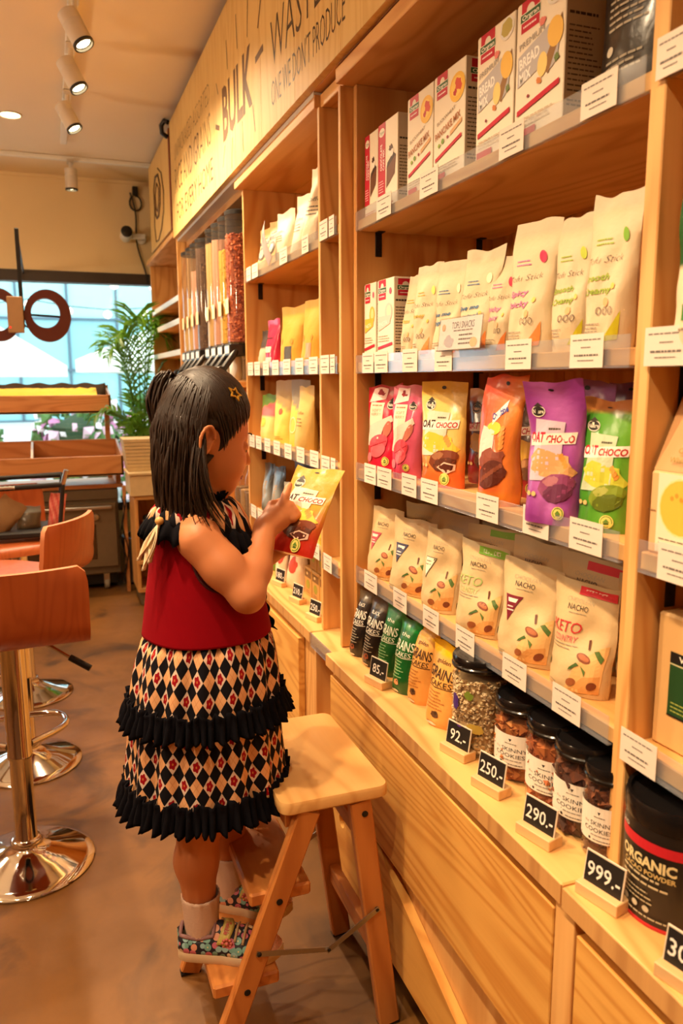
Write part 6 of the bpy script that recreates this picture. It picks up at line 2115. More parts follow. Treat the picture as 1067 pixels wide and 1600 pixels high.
# neck tie at the back: bead and cream tassels
tb0 = ringp(.244, 1.40, .092, .092, PI + .35, 1.018)
mb = MB(); mb.lathe([(.0001, -.008), (.006, -.005), (.008, 0), (.006, .005), (.0001, .008)], 12, tuple(tb0 + V(-.004, -.004, -.006))); bead = gmb(mb, 'tie_bead', plain('bead_amber', (226, 170, 96), .4), smooth=180)
for k, (dx, dy, ln) in enumerate(((-.030, -.012, .075), (-.020, -.016, .062), (-.036, .004, .060))):
    mb = MB()
    a = tb0 + V(-.005, -.005, -.012)
    def tas(u, v, dx=dx, dy=dy, ln=ln, a=a):
        w = .011 * math.sin(PI * min(1, v * 1.05 + .03)) 
        p = a + V(dx * v, dy * v, -ln * v) + V(.4, -.8, .1) * w * (2 * u - 1) + V(-.004, -.004, 0) * math.cos(u * PI * 2)
        return tuple(p)
    mb.grid(tas, 6, 14); o = gmb(mb, 'tie_tassel', plain('tassel_cream', (232, 206, 170), .7), smooth=180)
    md = o.modifiers.new('thickness', 'SOLIDIFY'); md.thickness = .0015

# ---- socks and shoes
SOCK = plain('sock', (226, 196, 176), .85, var=.05, bump=.4, bscale=250)
def shoe_mat():
    m, nt, b = nmat('flower_print_canvas')
    tc = nd(nt, 'ShaderNodeTexCoord')
    vo = nd(nt, 'ShaderNodeTexVoronoi'); vo.inputs['Scale'].default_value = 75; vo.inputs['Randomness'].default_value = .6
    nt.links.new(tc.outputs['Object'], vo.inputs['Vector'])
    rp = nd(nt, 'ShaderNodeValToRGB'); rp.color_ramp.interpolation = 'CONSTANT'
    els = rp.color_ramp.elements
    els[0].position = 0; els[0].color = (*lin((120, 170, 160)), 1)
    els[1].position = .3; els[1].color = (*lin((206, 110, 130)), 1)
    for p_, c_ in ((.5, (150, 190, 190)), (.68, (226, 160, 130)), (.85, (230, 206, 170))):
        e = els.new(p_); e.color = (*lin(c_), 1)
    sp2 = nd(nt, 'ShaderNodeSeparateColor'); nt.links.new(vo.outputs['Color'], sp2.inputs[0]); nt.links.new(sp2.outputs[0], rp.inputs[0])
    msk = mathn(nt, 'LESS_THAN', vo.outputs['Distance'], .52)
    col = mixc(nt, msk, lin((26, 28, 40)), rp.outputs[0])
    col = mixc(nt, mathn(nt, 'LESS_THAN', vo.outputs['Distance'], .12), col, lin((240, 220, 150)))
    nt.links.new(col, b.inputs['Base Color']); b.inputs['Roughness'].default_value = .6
    return m
CANV = shoe_mat()
RUB = plain('rubber_cream', (222, 196, 160), .6)
def shoe(heel, toe, lab):
    """sneaker from heel to toe: sole, canvas upper, toe cap, strap, laces; its sock rises from the collar"""
    heel, toe = Vector(heel), Vector(toe)
    ax = (toe - heel); L = ax.length; ang = math.atan2(ax.y, ax.x)
    M = Matrix.Translation(heel) @ Matrix.Rotation(ang, 4, 'Z')
    def outline(s):           # half widths along the shoe
        return (.0265 + .006 * math.sin(PI * min(1, s * 1.05)) + .007 * math.sin(PI * max(0, s - .45) / .55)) * math.sqrt(max(0, 1 - max(0, (s - .78) / .22) ** 2.2)) * math.sqrt(max(0, 1 - max(0, (.12 - s) / .12) ** 2))
    N = 40
    S = [i / N for i in range(N + 1)]
    pts = [(s * L, -outline(s)) for s in S] + [(s * L, outline(s)) for s in reversed(S[1:-1])]
    def lift(x): return .006 * max(0, (x / L - .75) / .25) ** 2
    sole = MB(); n = len(pts); zz = [(1.0, .0), (1.04, .004), (1.04, .016), (.98, .019)]
    for k, z in zz: sole.v += [(x, y * k, z + lift(x)) for x, y in pts]; sole.c += [(.8,) * 3] * n
    for q in range(3):
        for i in range(n): sole.f.append((q * n + i, q * n + (i + 1) % n, (q + 1) * n + (i + 1) % n, (q + 1) * n + i)); sole.mi.append(0)
    sole.f += [tuple(range(n))[::-1], tuple(3 * n + i for i in range(n))]; sole.mi += [0, 0]
    sole.xf(M); so = gmb(sole, 'shoe_sole', RUB, smooth=40)
    def top(s):               # height of the upper along its length
        pts_ = [(0, .050), (.06, .060), (.22, .056), (.36, .066), (.48, .064), (.62, .050), (.78, .038), (.92, .031), (1, .018)]
        for i in range(len(pts_) - 1):
            if s <= pts_[i + 1][0]:
                t = (s - pts_[i][0]) / (pts_[i + 1][0] - pts_[i][0]); t = t * t * (3 - 2 * t); return pts_[i][1] * (1 - t) + pts_[i + 1][1] * t
        return .018
    def upper(s, a):
        w = outline(s); h = top(s) - .015
        y = -w * math.cos(a) * (1 - .30 * math.sin(a) ** 2 * (1 if s < .6 else .3)); z = .015 + h * math.sin(a) ** .75
        return (s * L, y, z + lift(s * L))
    up = MB()
    na = 22
    for i, s in enumerate(S):
        for k in range(na + 1): up.v.append(upper(s, PI * k / na)); up.c.append((.8,) * 3)
    for i in range(N):
        for k in range(na):
            s = (i + .5) / N; a = PI * (k + .5) / na
            if .05 < s < .36 and .20 < a / PI < .80: continue          # opening for the ankle
            up.f.append((i * (na + 1) + k, (i + 1) * (na + 1) + k, (i + 1) * (na + 1) + k + 1, i * (na + 1) + k + 1)); up.mi.append(1 if s > .80 else 0)
    up.xf(M); u = gmb(up, 'shoe_upper', [CANV, plain('toe_glitter', (222, 160, 130), .5, var=.3, vscale=300)], smooth=180)
    md = u.modifiers.new('thickness', 'SOLIDIFY'); md.thickness = .002
    cl_ = MB(); E_ = []
    for q in np.linspace(.055, .36, 12): E_.append(upper(q, PI * .21))
    for q in np.linspace(.25, .75, 8): E_.append(upper(.365, PI * q))
    for q in np.linspace(.36, .055, 12): E_.append(upper(q, PI * .79))
    for q in np.linspace(.74, .26, 6): E_.append(upper(.05, PI * q))
    cl_.tube(E_, .0038, 6, closed=True); cl_.xf(M); gmb(cl_, 'shoe_collar', plain('collar_mauve', (150, 110, 110), .7), smooth=180)
    tg = plain('strap_yellow', (206, 186, 96), .45, var=.2, vscale=400)
    sm = MB(); sm.grid(lambda p, q: (lambda t: (t[0], t[1] * 1.06, t[2] + .004))(upper(.40 + .10 * p + .05 * math.sin(PI * q), PI * (.10 + .66 * q))), 4, 18); sm.xf(M)
    sb_ = gmb(sm, 'shoe_strap', tg, smooth=180); md = sb_.modifiers.new('thickness', 'SOLIDIFY'); md.thickness = .002
    dd = MB()
    vs2, fs2, tw = text2d('Twinkle', .02, .2, 1.0)
    dd.add([(lambda t: (t[0], t[1] * 1.10, t[2] + .0062))(upper(.45 + .05 * math.sin(PI * (.34 - x / tw * .20)) + y * .045, PI * (.10 + .66 * (.36 - x / tw * .34)))) for x, y in vs2], fs2); dd.xf(M); gmb(dd, 'strap_lettering', plain('strap_red', (190, 50, 60), .5), recalc=False)
    for q, s in enumerate((.56, .635, .70)):
        lm = MB(); P = [upper(s + .015 * math.sin(t * 3), PI * t) for t in np.linspace(.20, .80, 12)]
        lm.tube([(x, y * 1.03, z + .0025) for x, y, z in P], .0026, 6, flat=.6); lm.xf(M); gmb(lm, 'shoe_lace', plain('lace_tan', (176, 140, 100), .7), smooth=180)
    em = MB(); c = upper(.50, PI * .16); cv = Vector(c) + Vector((0, -.002, 0))
    for k in range(8):
        a = 2 * PI * k / 8
        em.lathe([(.0001, -.001), (.0038, 0), (.0001, .0015)], 8, (0, 0, 0)); em.xf(Matrix.Translation(cv + Vector((.008 * math.cos(a), -.001, .008 * math.sin(a)))) @ Matrix.Rotation(PI / 2, 4, 'X'), len(em.v) - 24)
    em.lathe([(.0001, -.001), (.0045, 0), (.0001, .003)], 10, (0, 0, 0)); em.xf(Matrix.Translation(cv + Vector((0, -.002, 0))) @ Matrix.Rotation(PI / 2, 4, 'X'), len(em.v) - 30)
    em.xf(M); gmb(em, 'shoe_flower', plain('flower_pink', (226, 120, 110), .5), smooth=180)
for hl, to, ank in (((.167, 1.364, .172), (.354, 1.284, .172), RA), ((.256, 1.484, .172), (.405, 1.392, .172), LA)):
    shoe(hl, to, '')
    mb = MB()
    zs = [.185, .20, .22, .24, .258, .275, .287, .292]
    rs = [.026, .029, .031, .0325, .0335, .0348, .0362, .0358]
    cs = [(ank[0], ank[1])] * 8
    for z, r, (cx, cy) in zip(zs, rs, cs):
        for k in range(48):
            a = 2 * PI * k / 48; rr = r + .0006 * math.cos(24 * a)
            mb.v.append((cx + rr * math.cos(a), cy + rr * math.sin(a), z)); mb.c.append((.8,) * 3)
    for j in range(7):
        for k in range(48): mb.f.append((j * 48 + k, j * 48 + (k + 1) % 48, (j + 1) * 48 + (k + 1) % 48, (j + 1) * 48 + k)); mb.mi.append(0)
    so = gmb(mb, 'sock', SOCK, smooth=180); md = so.modifiers.new('thickness', 'SOLIDIFY'); md.thickness = .002; md.offset = -1

# ---- the bag she reads
pouch('snack_bag', 'yellow oat choco bag held in the hands of the girl', 'bag', None, (.409, 1.386, .925), deg(-65), .128, .176, .040,
      lambda u, v: (208, 158, 24) if v > .84 else mixrgb((200, 44, 26), (212, 156, 50), (v - .12) * 2.4), oat(choc), mat=FOIL, tilt=deg(-25), seed=77, crumple=.004, top=.9, bend=.01)
# ------------------------------------------------------------------ far end of the shop
# bulk food dispensers
GD = 'gravity dispensers for bulk food'
SMOKE = plain('dispenser_black', (30, 28, 28), .35)
def dispenser(label, y, fillz, food, w=.100, top=1.80):
    t = thing('bulk_dispenser', label, 'dispenser', (.70, y, 0), A90, GD)
    z0 = 1.375
    mb = MB()                                   # rounded-front clear bin
    def ring(s, z):
        P = []
        for k in range(9):
            a = PI + PI * k / 8
            P.append((w / 2 * s * math.cos(a), -.055 + .045 * math.sin(a) * s, z))
        P += [(w / 2 * s, .16, z), (-w / 2 * s, .16, z)]
        return P
    zs = [(1, z0), (1, top)]
    for s, z in zs: mb.v += ring(s, z); mb.c += [(.8,) * 3] * 11
    for k in range(11):
        mb.f.append((k, (k + 1) % 11, 11 + (k + 1) % 11, 11 + k)); mb.mi.append(0)
    mb.obj('clear_bin', CLEAR, t, smooth=50)
    mb = MB(); mb.v += ring(1.04, top - .001) + ring(1.04, top + .012) + ring(.9, top + .016); mb.c += [(.8,) * 3] * 33
    for q in (0, 11):
        for k in range(11):
            mb.f.append((q + k, q + (k + 1) % 11, q + 11 + (k + 1) % 11, q + 11 + k)); mb.mi.append(0)
    mb.f += [tuple(range(22, 33)), tuple(range(11))[::-1]]; mb.mi += [0, 0]
    mb.obj('lid', SMOKE, t, smooth=30)
    if food:
        mb = MB(); c = lin(food[0])
        rr = lambda z: [(px_ * .9, min(py_, -.03), z) for px_, py_, _ in ring(1, 0)]
        mb.v += rr(z0 + .004) + rr(fillz); mb.c += [c] * 22
        for k in range(11):
            mb.f.append((k, (k + 1) % 11, 11 + (k + 1) % 11, 11 + k)); mb.mi.append(0)
        mb.f += [tuple(range(11, 22))]; mb.mi += [0]
        rnd = random.Random(int(y * 100))
        n = food[1]; s0 = food[2]
        for q in range(n):
            z = rnd.uniform(z0 + .006, fillz + s0 * .4)
            a = rnd.uniform(PI, 2 * PI) if rnd.random() < .6 else None
            if a is not None:
                p = Vector((w / 2 * .9 * math.cos(a), -.055 + .045 * .9 * math.sin(a), z))
            else:
                p = Vector((w / 2 * .9, rnd.uniform(-.055, -.03), z))
            s = s0 * rnd.uniform(.7, 1.2); cc = lin(food[3 + rnd.randrange(len(food) - 3)])
            M = Matrix.Rotation(rnd.uniform(0, 6), 3, Vector((rnd.random() + .1, rnd.random(), rnd.random())).normalized())
            vs = [p + M @ Vector(v) for v in ((s, 0, 0), (-s, 0, 0), (0, s * .8, 0), (0, -s * .8, 0), (0, 0, s * .7), (0, 0, -s * .7))]
            mb.add(vs, [(0, 2, 4), (2, 1, 4), (1, 3, 4), (3, 0, 4), (2, 0, 5), (1, 2, 5), (3, 1, 5), (0, 3, 5)], cc)
        o = mb.obj('food_fill', PAPER, t); o['kind'] = 'stuff'
    mb = MB(); mb.box(-w * .44, -.105, z0 - .045, w * .44, -.045, z0 - .002, .004); mb.obj('valve_block', SMOKE, t)
    mb = MB(); mb.box(-w * .36, -.1065, z0 - .036, w * .36, -.105, z0 - .010, .0005); mb.obj('valve_label', plain('label_white', (226, 226, 222), .4), t)
    mb = MB(); mb.box(-w * .46, -.02, 1.245, w * .46, .16, z0 - .002, .004); mb.obj('chute_housing', CLEAR, t)
    mb = MB(); mb.lathe([(.018, 0), (.022, .01), (.022, .075), (.019, .08)], 14, (0, -.075, 1.248)); mb.obj('spout', WHITEP, t, smooth=40)
    mb = MB(); mb.tube([(w * .3, -.075, z0 - .02), (w * .48, -.10, z0 - .05), (w * .50, -.135, z0 - .095)], .012, 8); hd = mb.obj('lever', SMOKE, t, smooth=50)
    mb = MB(); mb.lathe([(.019, -.011), (.021, -.006), (.021, .006), (.019, .011)], 16); mb.xf(Matrix.Translation((w * .50, -.14, z0 - .10)) @ Matrix.Rotation(PI / 2, 4, 'Y')); mb.obj('lever_knob', SMOKE, hd, smooth=40)
    mb = MB(); mb.box(-w * .25, -.102, z0 + .10, w * .25, -.101, z0 + .15, .0003, col=lin((240, 214, 170))); mb.obj('food_label', PAPER, t)
    return t
PEANUT = [(170, 84, 44), 1500, .0075, (190, 96, 52), (206, 116, 66), (150, 66, 36)]
CORN = [(206, 160, 50), 900, .006, (226, 180, 60), (206, 156, 40)]
TAN = [(200, 160, 96), 500, .004, (206, 166, 100), (190, 150, 86)]
DARK = [(90, 60, 36), 1100, .005, (70, 46, 28), (140, 104, 66), (104, 70, 44)]
PINKT = [(196, 140, 110), 500, .004, (206, 150, 120), (186, 130, 100)]
DS = [('nearest food dispenser, filled with red peanuts', 2.755, 1.735, PEANUT), ('food dispenser of yellow corn next to the peanuts', 2.875, 1.70, CORN),
      ('food dispenser of tan grain, third from the near end', 2.995, 1.755, PINKT), ('food dispenser of golden grain, fourth from the near end', 3.115, 1.76, TAN),
      ('food dispenser of dark brown seeds at the start of the far group', 3.335, 1.775, DARK), ('almost clear food dispenser just beyond the dark seeds', 3.455, 1.70, PINKT),
      ('pale food dispenser, second from the far end', 3.575, 1.60, TAN), ('farthest food dispenser of the row', 3.695, 1.5, TAN)]
for lb, y, fz, fd in DS: dispenser(lb, y, fz, fd)
# the unit that carries them
du = thing('dispenser_rack', 'pine rack carrying the clear food dispensers', 'rack', (0, 0, 0))
panel(du, 'back_board', XBACK - .10, 2.692, CT, XBACK, 3.90, TOPZ, PZ)
panel(du, 'top_board', .66, 2.692, TOPZ, XBACK, 3.90, TOPZ + .03, PY)
panel(du, 'side_panel', .66, 3.885, 0, XBACK, 3.90, TOPZ, PZ)
panel(du, 'rack_shelf', .61, 2.692, 1.222, XBACK - .1, 3.885, 1.242, PY)
panel(du, 'worktop', .59, 2.692, CT - .03, XBACK, 3.90, CT, PY)
panel(du, 'base', .60, 2.694, 0, XBACK, 3.884, CT - .031, PZ)
# glass storage jars below the dispensers, seen behind the girl's chin
for i, y in enumerate((2.74, 2.83, 2.92, 3.01)):
    t = thing('storage_jar', ['glass storage jar nearest the coffee shelf, behind the chin', 'second glass storage jar below the dispensers', 'third glass storage jar below the dispensers', 'fourth glass storage jar below the dispensers'][i], 'jar', (.70, y, CT), 0, 'glass storage jars below the dispensers')
    mb = MB(); mb.lathe([(.034, 0), (.036, .004), (.036, .27), (.022, .31), (.022, .33)], 24); mb.obj('jar_wall', JAR, t, smooth=40)
    mb = MB(); mb.lathe([(.024, .328), (.025, .332), (.025, .352), (.0001, .354)], 20); mb.obj('lid', STEEL, t, smooth=40)
    mb = MB(); mb.lathe([(.030, .004), (.032, .006), (.032, .22), (.0001, .225)], 18); o = mb.obj('grain_fill', plain('jar_grain%d' % i, [(150, 110, 70), (120, 90, 60), (170, 130, 84), (130, 96, 62)][i], .7, var=.3, vscale=300), t, smooth=40); o['kind'] = 'stuff'

# far empty shelves by the window
fu = thing('shelf_unit', 'empty pine shelf unit with white shelf edges next to the window', 'shelf unit', (0, 0, 0))
panel(fu, 'side_panel', .62, 3.93, .0, XBACK, 3.95, 1.92, PZ)
panel(fu, 'side_panel', .62, 4.96, .0, XBACK, 4.98, 1.92, PZ)
panel(fu, 'back_board', XBACK, 3.93, 0, XBACK + .012, 4.98, 1.92, PZ)
panel(fu, 'top_board', .60, 3.93, 1.92, XBACK, 4.98, 1.945, PY)
for z in (1.655, 1.545, 1.395, 1.20, .95, .66):
    s = panel(fu, 'shelf', .632, 3.951, z - .022, XBACK, 4.959, z, PY)
    e = MB(); e.box(.622, 3.951, z - .024, .631, 4.959, z + .004, .001); e.obj('shelf_edge', WHITEP, s)
t = thing('canister', 'small pale canister on the far shelf by the window', 'canister', (.72, 4.15, 1.655))
mb = MB(); mb.lathe([(.05, 0), (.052, .003), (.052, .13), (.05, .135)], 24); mb.obj('canister_body', plain('canister_grey', (196, 186, 176), .5), t, smooth=40)
mb = MB(); mb.lathe([(.053, .135), (.053, .15), (.0001, .152)], 24); mb.obj('lid', plain('canister_lid', (176, 170, 168), .5), t, smooth=40)
mb = MB(); mb.lathe([(.0525, .002), (.0528, .02), (.0525, .03)], 24); mb.obj('purple_band', plain('canister_purple', (130, 90, 160), .5), t, smooth=40)

# display rack above the oven
dr = thing('display_rack', 'two-tier slanted wooden display rack above the oven', 'display rack', (0, 0, 0))
TRAY = wood('tray_wood', (216, 150, 92), (186, 116, 62), 'X', rough=.45)
def tray(x0, x1, y0, y1, z, hf, hb, slope, nm):
    mb = MB(); mb.box(x0, y0, z, x1, y0 + .014, z + hf, .002); a = mb.obj(nm, TRAY, dr)
    mb = MB(); vs = [(x0, y0, z), (x1, y0, z), (x1, y1, z + slope), (x0, y1, z + slope)]
    mb.add([(x, y, zz + d) for d in (0, .012) for x, y, zz in vs], [(0, 3, 2, 1), (4, 5, 6, 7), (0, 1, 5, 4), (1, 2, 6, 5), (2, 3, 7, 6), (3, 0, 4, 7)]); mb.obj('tray_floor', TRAY, a)
    mb = MB(); mb.box(x0, y1 - .012, z + slope, x1, y1, z + slope + hb, .002); mb.obj('tray_back', TRAY, a)
    for x in (x0, x1 - .012):
        mb = MB(); mb.prism([(y0, z), (y1, z + slope), (y1, z + slope + hb), (y0, z + hf)], x, x + .012, 'yz'); mb.obj('tray_side', TRAY, a)
    return a
ta = tray(-1.15, .345, 4.86, 5.14, 1.058, .105, .12, .035, 'tray_front')
tb_ = tray(-1.15, .385, 4.68, 5.08, .705, .115, .12, .065, 'tray_front')
for x in (-.115, -.62):
    mb = MB(); mb.prism([(4.694, .73), (5.068, .79), (5.068, .885), (4.694, .815)], x, x + .012, 'yz'); mb.obj('divider', plain('divider_white', (226, 206, 180), .5), tb_)
for x in (.318, -1.12):
    mb = MB(); mb.box(x, 5.09, .646, x + .03, 5.12, 1.22, .002); mb.obj('rack_post', TRAY, dr)
mb = MB(); mb.box(-1.15, 4.78, .62, .385, 5.12, .645, .002); mb.obj('rack_base', TRAY, dr)
for x in (.345, -1.12):
    mb = MB(); mb.box(x, 4.80, .646, x + .03, 5.08, .700, .002); mb.obj('rack_foot', TRAY, dr)
# things on the upper tray
mb = MB()
rnd = random.Random(2)
mb.grid(lambda u, v: (-1.13 + 1.40 * u, 4.876 + .10 * v, 1.158 + .045 * v + .008 * noise.noise(Vector((u * 40, v * 3, 0)))), 60, 4)
mb.grid(lambda u, v: (-1.13 + 1.40 * u, 4.876 + .10 * v, 1.078 + .02 * v), 2, 2)
o = mb.obj('yellow_cloth', plain('yellow_cloth', (240, 190, 20), .7), None, smooth=180); tag(o, 'bright yellow cloth lining the upper display tray', 'cloth')
mb = MB(); mb.grid(lambda u, v: (-1.13 + 1.46 * u, 4.99 + .05 * v + .006 * math.sin(u * 90), 1.10 + (.13 + .006 * math.sin(u * 70)) * v), 70, 3)
mb.grid(lambda u, v: (-1.13 + 1.46 * u, 5.00 + .05 * v + .006 * math.sin(u * 90), 1.10 + (.13 + .006 * math.sin(u * 70)) * v), 70, 3)
o = mb.obj('lace_cloth', plain('dark_brown_cloth', (64, 44, 28), .8), None, smooth=180); tag(o, 'dark brown frilled cloth along the back of the upper tray', 'cloth')

# oven under the rack
ov = thing('oven', 'grey metal oven cabinet on castors under the display rack', 'oven', (0, 0, 0))
OVG = plain('oven_grey', (116, 104, 84), .45, .5)
panel(ov, 'oven_body', -.95, 4.79, .10, .352, 5.12, .62, OVG, .006)
panel(ov, 'top_panel', -.95, 4.775, .555, .352, 4.789, .615, OVG, .003)
panel(ov, 'oven_door', -.93, 4.765, .15, .335, 4.789, .535, plain('oven_door', (128, 114, 92), .4, .5), .004)
panel(ov, 'door_glass', -.60, 4.760, .20, .215, 4.7645, .41, plain('oven_glass', (70, 46, 26), .12, coat=.6), .002)
panel(ov, 'door_handle', -.90, 4.735, .50, .31, 4.752, .520, STEEL, .004)
panel(ov, 'plinth', -.93, 4.83, .03, .33, 5.10, .099, BLACKM, .003)
mb = MB(); mb.lathe([(.022, 0), (.022, .012), (.018, .02), (.0001, .022)], 20); mb.xf(Matrix.Translation((.215, 4.764, .455)) @ Matrix.Rotation(PI / 2, 4, 'X')); mb.obj('control_knob', STEEL, ov, smooth=40)
for x in (.265, -.45):
    mb = MB(); mb.lathe([(.026, -.014), (.030, -.010), (.030, .010), (.026, .014)], 20); mb.xf(Matrix.Translation((x, 4.83, .0305)) @ Matrix.Rotation(PI / 2, 4, 'Y')); c = mb.obj('castor_wheel', plain('castor_grey', (150, 140, 120), .4), ov, smooth=40)
    mb = MB(); mb.box(x - .018, 4.815, .03, x + .018, 4.845, .099, .002); mb.obj('castor_fork', STEEL, c)
mb = MB(); mb.box(.372, 4.70, 0, .392, 4.73, .64, .002); o = mb.obj('wooden_post', TRAY); tag(o, 'thin wooden post between the oven and the low shelf', 'post')
for i, (dx, ph) in enumerate(((0, 0), (.012, 1.3))):
    mb = MB(); mb.tube([(.362 + dx + .014 * math.sin(k * .8 + ph), 4.69 + .008 * math.cos(k + ph), .58 - k * .04) for k in range(14)], .004, 6); o = mb.obj('power_cable', BLACKP, None, smooth=60); tag(o, ['dark cable hanging beside the oven post', 'second dark cable twisted beside the oven post'][i], 'cable', 'cables beside the oven')

# low end shelf and cream boxes
ls = thing('low_shelf', 'low open pine end shelf behind the girl with cream boxes on top', 'shelf', (0, 0, 0))
panel(ls, 'side_panel', .405, 4.38, .075, .425, 4.66, .60, PZ); panel(ls, 'side_panel', .80, 4.38, .075, .82, 4.66, .60, PZ)
panel(ls, 'back_board', .425, 4.64, .075, .80, 4.66, .60, PZ)
for z in (.095, .255, .43, .62): panel(ls, 'shelf', .41, 4.375, z - .022, .82, 4.66, z, PX)
panel(ls, 'plinth', .42, 4.385, 0, .82, 4.65, .072, plain('plinth_grey', (120, 104, 80), .6))
t = thing('small_box', 'small white box with dark top on the low end shelf', 'box', (.485, 4.43, .255)); mb = MB(); mb.box(-.03, -.03, 0, .06, .05, .045, .002); mb.obj('box_body', WHITEP, t); mb = MB(); mb.lathe([(.02, .045), (.022, .06), (.012, .07), (.0001, .072)], 14, (.01, .01, 0)); mb.obj('dark_knob', BLACKP, t, smooth=40)
t = thing('small_canister', 'small dark canister on the upper low shelf', 'canister', (.48, 4.45, .43)); mb = MB(); mb.lathe([(.024, 0), (.026, .004), (.026, .06), (.02, .07), (.0001, .071)], 18); mb.obj('canister_body', BLACKP, t, smooth=40); mb = MB(); mb.lathe([(.0265, .02), (.0265, .045)], 18); mb.obj('label_band', WHITEP, t)
CRM = plain('cream_board', (222, 196, 146), .6)
o = MB(); o.box(.385, 4.36, .6205, .60, 4.62, .735, .003); cb_ = o.obj('storage_box', CRM, None); tag(cb_, 'plain cream box on the low end shelf', 'box')
o = MB(); o.box(.378, 4.35, .736, .61, 4.63, .752, .003); o.obj('box_lid', CRM, cb_)
t = thing('ribbed_planter', 'cream ribbed planter box tapering downward below the palm', 'planter', (.50, 4.52, .7525))
mb = MB()
nr = 9
for k in range(nr):
    z0, z1 = .004 + k * .0195, .004 + (k + 1) * .0195 - .003
    f0, f1 = .85 + .15 * k / nr, .85 + .15 * (k + 1) / nr
    b = len(mb.v)
    for z, f in ((z0, f0), (z1, f1)):
        mb.v += [(-.135 * f, -.11 * f, z), (.135 * f, -.11 * f, z), (.135 * f, .11 * f, z), (-.135 * f, .11 * f, z)]; mb.c += [(.8,) * 3] * 4
    mb.f += [(b, b + 1, b + 5, b + 4), (b + 1, b + 2, b + 6, b + 5), (b + 2, b + 3, b + 7, b + 6), (b + 3, b, b + 4, b + 7), (b + 4, b + 5, b + 6, b + 7), (b, b + 3, b + 2, b + 1)]; mb.mi += [0] * 6
mb.obj('ribbed_wall', CRM, t)
mb = MB(); mb.box(-.112, -.092, 0, .112, .092, .17); mb.obj('planter_core', CRM, t)

# palm by the window
def leafmat():
    m = plain('palm_leaf', (96, 140, 44), .4, var=.25, vscale=8)
    nt = m.node_tree; b = nt.nodes['Principled BSDF']; out = nt.nodes['Material Output']
    tr = nd(nt, 'ShaderNodeBsdfTranslucent'); tr.inputs[0].default_value = (*lin((130, 176, 50)), 1)
    mx = nd(nt, 'ShaderNodeMixShader'); mx.inputs[0].default_value = .45
    nt.links.new(b.outputs[0], mx.inputs[1]); nt.links.new(tr.outputs[0], mx.inputs[2]); nt.links.new(mx.outputs[0], out.inputs[0])
    return m
def palm():
    t = thing('potted_palm', 'green palm with arching fronds in front of the window', 'plant', (.52, 4.92, 0))
    LEAF = leafmat()
    mb = MB(); mb.lathe([(.10, 0), (.13, .02), (.15, .30), (.14, .30), (.13, .27), (.0001, .27)], 20); mb.obj('pot', plain('pot_dark', (70, 56, 46), .6), t, smooth=40)
    rnd = random.Random(8)
    specs = [(-.9, 1.62, .16), (-.5, 1.55, .15), (-2.4, 1.45, .20), (2.6, 1.5, .20), (-1.6, 1.66, .10), (-.2, 1.40, .22), (-2.2, 1.55, .18), (-.75, .98, .26), (-1.5, .95, .26), (.5, 1.2, .16), (-2.0, 1.0, .22), (-1.0, .80, .25), (-2.6, 1.06, .25), (1.4, 1.1, .12)]
    for a, H, reach in specs:
        d = Vector((math.cos(a), math.sin(a) * .55, 0))
        P = []
        for k in range(16):
            s = k / 15
            P.append(Vector((0, 0, .28)) + d * (reach * 1.3 * s ** 1.8) + Vector((0, 0, (H - .2) * math.sin(s * 1.9) / math.sin(1.62) * .92)) )
        mb = MB()
        mb.tube(P, [.006 * (1 - .75 * k / 15) for k in range(16)], 5)
        for k in range(26):
            s = .38 + .62 * k / 26
            i = min(int(s * 15), 14); p = P[i].lerp(P[i + 1], s * 15 - i); tg = (P[i + 1] - P[i]).normalized()
            for sg in (-1, 1):
                sd = tg.cross(Vector((0, 0, 1))); sd = sd.normalized() if sd.length > .05 else Vector((1, 0, 0))
                L = .17 * math.sin(PI * (.12 + .82 * (s - .38) / .62)) + .03
                dr_ = (sd * sg * .8 + tg * .65 + Vector((0, 0, rnd.uniform(-.1, .25)))).normalized()
                wv = tg * .009
                q1 = p + dr_ * L * .5 + Vector((0, 0, .006)); q2 = p + dr_ * L + Vector((0, 0, -.035))
                mb.add([p - wv * .6, p + wv * .6, q1 + wv, q1 - wv, q2], [(0, 1, 2, 3), (3, 2, 4)])
        mb.obj('frond', LEAF, t, recalc=False)
palm()

# hanging ring sign and its post
rg = thing('hanging_sign', 'dark red ring sign hanging from a black bar before the window', 'sign', (0, 4.2, 0))
mb = MB(); mb.box(-.104, -.008, 1.50, -.085, .008, 1.965, .002); mb.obj('hanger_bar', BLACKM, rg)
mb = MB(); mb.tube([(-.0945, .006, 1.945), (-.0945, .988, 1.880)], .006, 6); mb.obj('wall_arm', BLACKM, rg)
mb = MB()
prof = []
for k in range(40):
    a = 2 * PI * k / 40
    prof.append((math.cos(a), math.sin(a)))
vs = []
for yy in (-.022, .022):
    vs += [(.022 + .108 * c, yy, 1.56 + .125 * s) for c, s in prof] + [(.012 + .066 * c, yy, 1.572 + .070 * s) for c, s in prof]
fs = []
for k in range(40):
    j = (k + 1) % 40
    fs += [(k, j, 40 + j, 40 + k), (80 + k, 120 + k, 120 + j, 80 + j), (k, 80 + k, 80 + j, j), (40 + k, 40 + j, 120 + j, 120 + k)]
mb.add(vs, fs); mb.obj('ring_letter', plain('sign_red_brown', (96, 44, 34), .35), rg, smooth=30)
mb = MB()
vs = []
for yy in (-.022, .022):
    vs += [(-.20 + .100 * c, yy, 1.56 + .125 * s) for c, s in prof] + [(-.20 + .058 * c, yy, 1.56 + .075 * s) for c, s in prof]
mb.add(vs, fs); mb.obj('ring_letter', MATS['sign_red_brown'], rg, smooth=30)
